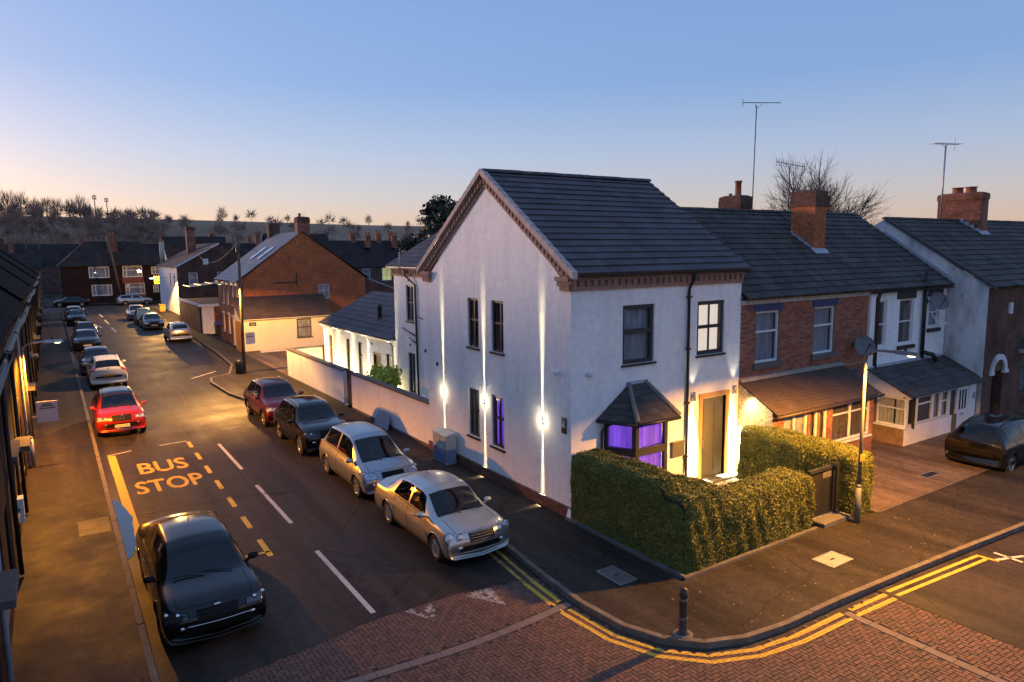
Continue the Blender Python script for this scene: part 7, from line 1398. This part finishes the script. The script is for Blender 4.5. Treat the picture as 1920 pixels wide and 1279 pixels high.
        for s_ in (5.55 if kind != 'saloon' else 5.2, 6.32, 8.6):
            pts = [B.P(s_ + (.25 if s_ > 8 else 0) * (1 - k / 6), 3.2 + (BELT - 3.2) * k / 6) for k in range(7)]; m.tube([Vector((p.x, (p.y + .001) * sd_, p.z)) for p in pts], .006, 4)
        pts = [B.P(5.2 + 3.6 * k / 12, 3.2) for k in range(13)]; m.tube([Vector((p.x, (p.y + .001) * sd_, p.z)) for p in pts], .004, 4)
        pts = [B.P(4.6 + 4.2 * k / 14, BELT + .12) for k in range(15)]; m.tube([Vector((p.x, (p.y + .004) * sd_, p.z)) for p in pts], .008, 4)
        addp('shut_lines', m, TRIM)
        for s_ in (5.75, 7.15):
            p = B.P(s_, BELT - 1.3); m = MB(); m.tube([(p.x - .09, (p.y - .005) * sd_, p.z), (p.x - .07, (p.y + .028) * sd_, p.z + .005), (p.x + .07, (p.y + .028) * sd_, p.z + .005), (p.x + .09, (p.y - .005) * sd_, p.z)], .011, 6); addp('door_handle', m, 'PAINT')
        p = B.P(8.62, BELT + .1); m = MB(); m.ball((p.x - .02, (p.y + .13) * sd_, p.z + .08), .075, .11, .07, 12, 8); m.tube([(p.x, (p.y - .03) * sd_, p.z), (p.x, (p.y + .08) * sd_, p.z + .05)], .025, 6); addp('wing_mirror', m, 'PAINT' if kind != 'fast' else TRIM)
    g0, g1 = sh['gr']; addp('grille', patch(g0, g1, TOPE + 4.0, CEN, .006, (1,), 6, 6), TRIM)
    for k in range(4):
        s_ = g0 + (g1 - g0) * (k + .5) / 4; pts = [B.P(s_, TOPE + 4.15 + (CEN - TOPE - 4.15) * j / 6) + B.N(s_, TOPE + 5) * .010 for j in range(7)]; pts = pts + [Vector((p.x, -p.y, p.z)) for p in pts[-2::-1]]; m = MB(); m.tube(pts, .005, 5); addp('grille_bar', m, METAL if kind == 'saloon' else TRIM)
    addp('lower_intake', patch(12.25, 12.8, TOPE + .8, CEN, .006, (1,), 4, 6), TRIM); addp('rear_bumper_insert', patch(.25, .75, TOPE + .5, CEN, .006, (1,), 4, 6), TRIM)
    for s_, ta in ((11.55, TOPE + .2), (10.75, TOPE + 1.2)):
        pts = [B.P(s_ + .12 * math.sin(k), ta + (CEN - ta) * k / 8) + B.N(s_, ta + (CEN - ta) * k / 8) * .002 if False else B.P(s_, ta + (CEN - ta) * k / 8) for k in range(9)]; pts = pts + [Vector((p.x, -p.y, p.z)) for p in pts[-2::-1]]; m = MB(); m.tube(pts, .006, 4); addp('bumper_seam', m, TRIM)
    m = MB(); pts = [B.P(2.55, TOPE + .4 + (CEN - TOPE - .4) * k / 6) for k in range(7)]; m.tube(pts + [Vector((p.x, -p.y, p.z)) for p in pts[-2::-1]], .006, 4); addp('tailgate_seam', m, TRIM)
    addp('bonnet_line', (lambda m: ([m.tube([B.P(9.15 + 1.6 * k / 8, TOPE + .8 + (.2 * k / 8)) * 1 if sd_ > 0 else Vector((B.P(9.15 + 1.6 * k / 8, TOPE + .8 + .2 * k / 8).x, -B.P(9.15 + 1.6 * k / 8, TOPE + .8 + .2 * k / 8).y, B.P(9.15 + 1.6 * k / 8, TOPE + .8 + .2 * k / 8).z)) for k in range(9)], .006, 4) for sd_ in (1, -1)], m)[1])(MB()), TRIM)
    pw = B.P(8.98, CEN); m = MB()
    for y0, y1 in ((.45, -.15), (-.05, -.6)): m.tube([(pw.x + .03, y0, pw.z + .0), (pw.x - .06, (y0 + y1) / 2, pw.z + .045), (pw.x - .10, y1, pw.z + .03)], .008, 4)
    addp('wiper', m, TRIM); p = B.P(5.6, CEN); m = MB(); m.tube([(p.x, 0, p.z - .01), (p.x - .12, 0, p.z + .16)], [.008, .004], 5); addp('roof_aerial', m, TRIM)
    if kind in ('suv', 'estate', 'hatch'):
        m = MB()
        for sd_ in (1, -1): m.tube([Vector((p.x, (p.y - .02) * sd_, p.z + h_)) for p, h_ in [(B.P(5.0 + 3 * k / 8, TOPE + .6), .0 if k in (0, 8) else .045) for k in range(9)]], .014, 6)
        addp('roof_rail', m, METAL if kind == 'suv' else TRIM)
    f = B.K[12]; xf = f[0] + .01; r_ = B.K[1]; xr = r_[0] - .008
    m = MB(); m.box(xf, xf + .015, -.26, .26, .42, .53); addp('front_plate', m, PLW); m = MB(); zz = .72 if kind not in ('saloon', 'fast') else .60; xx = float(np.interp(zz, [B.K[1][3], B.K[2][3]], [B.K[1][0], B.K[2][0]])) - .02
    m.box(xx - .015, xx, -.26, .26, zz, zz + .11); addp('rear_plate', m, PLY)
    # wheels
    R_, w = sh['r'], .21
    ty = MB(); ty.lathe([(R_ * .66, -w / 2 + .01), (R_ * .80, -w / 2), (R_ * .96, -w / 2 + .012), (R_, -w / 2 + .04), (R_, w / 2 - .04), (R_ * .96, w / 2 - .012), (R_ * .80, w / 2), (R_ * .66, w / 2 - .01)], (0, 0, 0), (0, 1, 0), 28)
    ri = MB(); ri.lathe([(R_ * .70, w / 2 - .012), (R_ * .66, w / 2 - .004), (R_ * .60, w / 2 - .03), (R_ * .585, -w / 2)], (0, 0, 0), (0, 1, 0), 28); ri.lathe([(0, w / 2 - .02), (R_ * .12, w / 2 - .02), (R_ * .15, w / 2 - .035)], (0, 0, 0), (0, 1, 0), 14)
    ns = 5 if kind in ('saloon', 'suv', 'fast') else 7
    for k in range(ns):
        a = 2 * math.pi * k / ns; u = Vector((math.cos(a), 0, math.sin(a))); v = Vector((-math.sin(a), 0, math.cos(a))); y1, y0 = w / 2 - .022, w / 2 - .06; h0, h1 = .045, .03
        ri.hexa([u * R_ * .1 - v * h0 + Vector((0, y0, 0)), u * R_ * .66 - v * h1 * 1.6 + Vector((0, y0, 0)), u * R_ * .66 + v * h1 * 1.6 + Vector((0, y0, 0)), u * R_ * .1 + v * h0 + Vector((0, y0, 0)), u * R_ * .1 - v * h0 * .8 + Vector((0, y1, 0)), u * R_ * .66 - v * h1 + Vector((0, y1 + .008, 0)), u * R_ * .66 + v * h1 + Vector((0, y1 + .008, 0)), u * R_ * .1 + v * h0 * .8 + Vector((0, y1, 0))])
    ri2 = MB(); ri2.lathe([(0, 0), (R_ * .6, 0)], (0, 0, 0), (0, 1, 0), 20)  # near-black disc; shade behind the spokes put into its colour
    wheel = (ty.mesh('tyre', TYRE), ri.mesh('rim', RIM), ri2.mesh('spoke_shade_disc', ARCH))
    return sh, B, out, wheel, ax
CACHE = {}
def car(kind, x, y, rz, color, label, plate=None, badge=None, roofc=None, small=False, rimdark=False, screen=None, dim=False, lamps=None):
    if kind not in CACHE: CACHE[kind] = car_parts(kind)
    sh, B, parts_, wheel, ax = CACHE[kind]
    t = bpy.data.objects.new('parked_car', None); COL.objects.link(t); t.location = (x, y, RZ); t.rotation_euler = (0, 0, rz); tag(t, label, 'car', 'parked cars')
    for nm, me, mt in parts_:
        if small and nm in ('wiper', 'shut_lines', 'bonnet_line', 'grille_bar', 'door_handle', 'roof_aerial', 'bumper_seam', 'tailgate_seam', 'headlight_rim', 'fog_light', 'front_seat', 'rear_seat', 'dashboard', 'steering_wheel', 'rear_view_mirror'): continue
        if nm == 'headlight' and color in (BLK, BRZ, NVY): me = me.copy(); me.materials[0] = HDARK
        if nm == 'tail_light' and dim: me = me.copy(); me.materials[0] = TRIM
        if nm == 'body': me = me.copy(); me.materials[0] = color
        elif mt == 'PAINT': me = me.copy(); me.materials.clear(); me.materials.append(color)
        elif nm in ('windscreen', 'windscreen_surround') and screen: me = me.copy(); me.materials[0] = screen
        if nm == 'rear_plate' and dim: continue
        if nm == 'front_plate' and not small and not (plate and plate[0] == 'f'): continue
        o = bpy.data.objects.new(nm, me); COL.objects.link(o); o.parent = t
        if nm in ('front_plate', 'rear_plate') and plate and (plate[0] == 'f') == (nm == 'front_plate'):
            sx_ = 1 if plate[0] == 'f' else -1; vx = [v.co for v in me.vertices]; X = max(v.x for v in vx) if sx_ > 0 else min(v.x for v in vx); zc = sum(v.z for v in vx) / len(vx)
            lt = bpy.data.objects.new('plate_lettering', text_mesh(plate[1], .105, INK, .001)); COL.objects.link(lt); lt.parent = o; lt.rotation_euler = (R(90), 0, R(90) if sx_ > 0 else R(-90)); lt.location = (X + .002 * sx_, 0, zc)
    for xw in ax:
        for sd_ in (1, -1):
            w = bpy.data.objects.new('wheel', wheel[2]); COL.objects.link(w); w.parent = t; w.location = (xw, sd_ * (sh['W'] / 2 - .125), sh['r']); w.rotation_euler = (0, rnd.uniform(0, 2), 0 if sd_ > 0 else math.pi)
            for nm, me in (('tyre', wheel[0]), ('rim', wheel[1])):
                o = bpy.data.objects.new(nm, me); COL.objects.link(o); o.parent = w
                if nm == 'rim' and rimdark: o.data = me.copy(); o.data.materials[0] = TRIM
    if badge: badge(t, B)
    if roofc:
        st0, st1 = 5.1, 8.0; m = MB(); g = []
        for j in range(2 * 8 + 1):
            tt = TOPE + (CEN - TOPE) * (j if j <= 8 else 16 - j) / 8; row = []
            for i in range(11):
                s_ = st0 + (st1 - st0) * i / 10; p = B.P(s_, tt) + B.N(s_, tt) * .004; row.append((p.x, p.y if j <= 8 else -p.y, p.z))
            g.append(row)
        m.v = [p for r_ in g for p in r_]
        for j in range(16):
            for i in range(10): m.f.append((j * 11 + i, j * 11 + i + 1, (j + 1) * 11 + i + 1, (j + 1) * 11 + i)); m.m.append(0); m.s.append(True)
        o = m.build('roof_panel', roofc); o.parent = t
    return t
def diamond(t, B):
    p = B.P(11.35, CEN); n = B.N(11.35, CEN - .5); F = lambda a, b, c=0.: Vector((p.x + .03 + c, a, p.z + b + .0)); m = MB()
    for a, b in (((0, .11), (.075, 0)), ((.075, 0), (0, -.11)), ((0, -.11), (-.075, 0)), ((-.075, 0), (0, .11))): m.tube([F(*a), F(*b)], .016, 6)
    o = m.build('diamond_badge', CHROME); o.parent = t; m = MB()
    m.tube([Vector((B.K[12][0] - .02, -.55, .36)), Vector((B.K[12][0] + .03, 0, .34)), Vector((B.K[12][0] - .02, .55, .36))], .02, 6); o = m.build('chrome_strip', CHROME); o.parent = t
def star(t, B):
    p = B.P(10.95, CEN); m = MB(); c = Vector((p.x, 0, p.z + .05)); m.tube([c + Vector((0, math.cos(a) * .04, math.sin(a) * .04)) for a in [2 * math.pi * k / 14 for k in range(15)]], .005, 4)
    for a in (90, 210, 330): m.tube([c, c + Vector((0, math.cos(R(a)) * .04, math.sin(R(a)) * .04))], .005, 4)
    m.tube([c - Z * .06, c - Z * .04], .006, 4); o = m.build('bonnet_star', CHROME); o.parent = t
def oval(t, B):
    p = B.P(11.0, CEN); m = MB(); m.ball((p.x + .01, 0, p.z), .02, .075, .03, 14, 6); o = m.build('oval_badge', CHROME); o.parent = t
    q = [B.P(12.25, TOPE + 1.2 + (CEN - TOPE - 1.2) * k / 8) + Vector((.02, 0, 0)) for k in range(9)]; q = q + [Vector((p.x, -p.y, p.z)) for p in q[-2::-1]]; m = MB(); m.tube(q, .012, 5); o = m.build('chrome_strip', CHROME); o.parent = t
def roundel(t, B):
    p = B.P(2.5, CEN); m = MB(); m.lathe([(0, .02), (.035, .018), (.042, 0)], (p.x - .0, 0, p.z), (-1, 0, 0), 14); o = m.build('round_badge', CHROME); o.parent = t
D, U = R(-90), R(90)
BLK = paint('black_car_paint', (.004, .004, .005), .0, .14); BRZ = paint('dark_bronze_car_paint', (.010, .0075, .006), .3, .2); RED = paint('red_car_paint', (.34, .018, .012), .35, .3); WHT = paint('white_car_paint', (.55, .54, .50), 0., .35); NVY = paint('navy_car_paint', (.012, .017, .036), .4, .2)
SIL = paint('silver_car_paint', (.50, .49, .47), .8, .30); STL = paint('steel_blue_car_paint', (.36, .385, .42), .75, .30); MAR = paint('maroon_car_paint', (.12, .012, .022), .5, .3); GRY = paint('grey_car_paint', (.10, .095, .09), .6, .33); BLU = paint('pale_blue_car_paint', (.16, .20, .27), .6, .33); GRN = paint('dark_green_car_paint', (.03, .05, .04), .5, .3)
car('fast', -8.93, 1.38, D, BRZ, 'large dark car parked closest at the lower left', badge=oval, rimdark=True)
car('hatch', -9.06, 19.05, D, RED, 'red hatchback with a dark roof facing the camera by the bus stop', ('f', 'SD66 UMU'), diamond, NVY)
car('suv', -8.75, 31.0, U, WHT, 'white sports utility car seen from behind', ('r', 'BL67 EAF'), roundel)
car('fast', -8.95, 36.6, D, NVY, 'dark blue car nose to nose with the white sports utility car')
car('fast', -9.0, 49.3, D, BLK, 'black car with a yellowish plate in the left row', small=True)
car('hatch', -8.75, 55.5, D, NVY, 'dark hatchback just behind the black car in the left row', small=True)
car('hatch', -8.95, 72.2, D, BLK, 'second farthest dark car in the left row', small=True)
car('suv', -9.0, 78.6, U, BLU, 'farthest pale-roofed car in the left row', small=True)
car('saloon', -3.2, 1.32, D, SIL, 'silver saloon with round twin headlights nearest on the right', badge=star)
car('mpv', -3.10, 6.44, D, STL, 'blue-grey compact people carrier behind the silver saloon')
car('suv', -3.17, 11.74, D, BLK, 'black crossover with silver roof rails on the right side')
car('suv', -3.18, 16.75, D, MAR, 'maroon crossover at the end of the near right row')
car('hatch', -2.35, 50.4, U, SIL, 'silver hatchback seen from behind further up the street', ('r', 'R81 YUK'), small=True)
car('fast', -2.95, 62.8, D, GRY, 'grey saloon facing the camera near the red garage', small=True)
car('mpv', -2.95, 68.6, D, GRN, 'dark car with a pale yellow-green windscreen', small=True, screen=mat('yellow_green_screen', (.32, .34, .16), (.4, .42, .22), 4, .35))  # yellow-green set directly as the windscreen colour
car('suv', -3.15, 74.5, D, BLU, 'pale blue car farthest in the right row', small=True)
car('estate', -.72, 101.7, 0, SIL, 'silver estate parked across the far junction', small=True)
car('saloon', -8.7, 104.4, math.pi, BLK, 'dark car in shadow across the far junction', small=True)
car('hatch', 15.05, -4.0, 0, BLK, 'black hatchback on the drive before the white terrace house', dim=True)
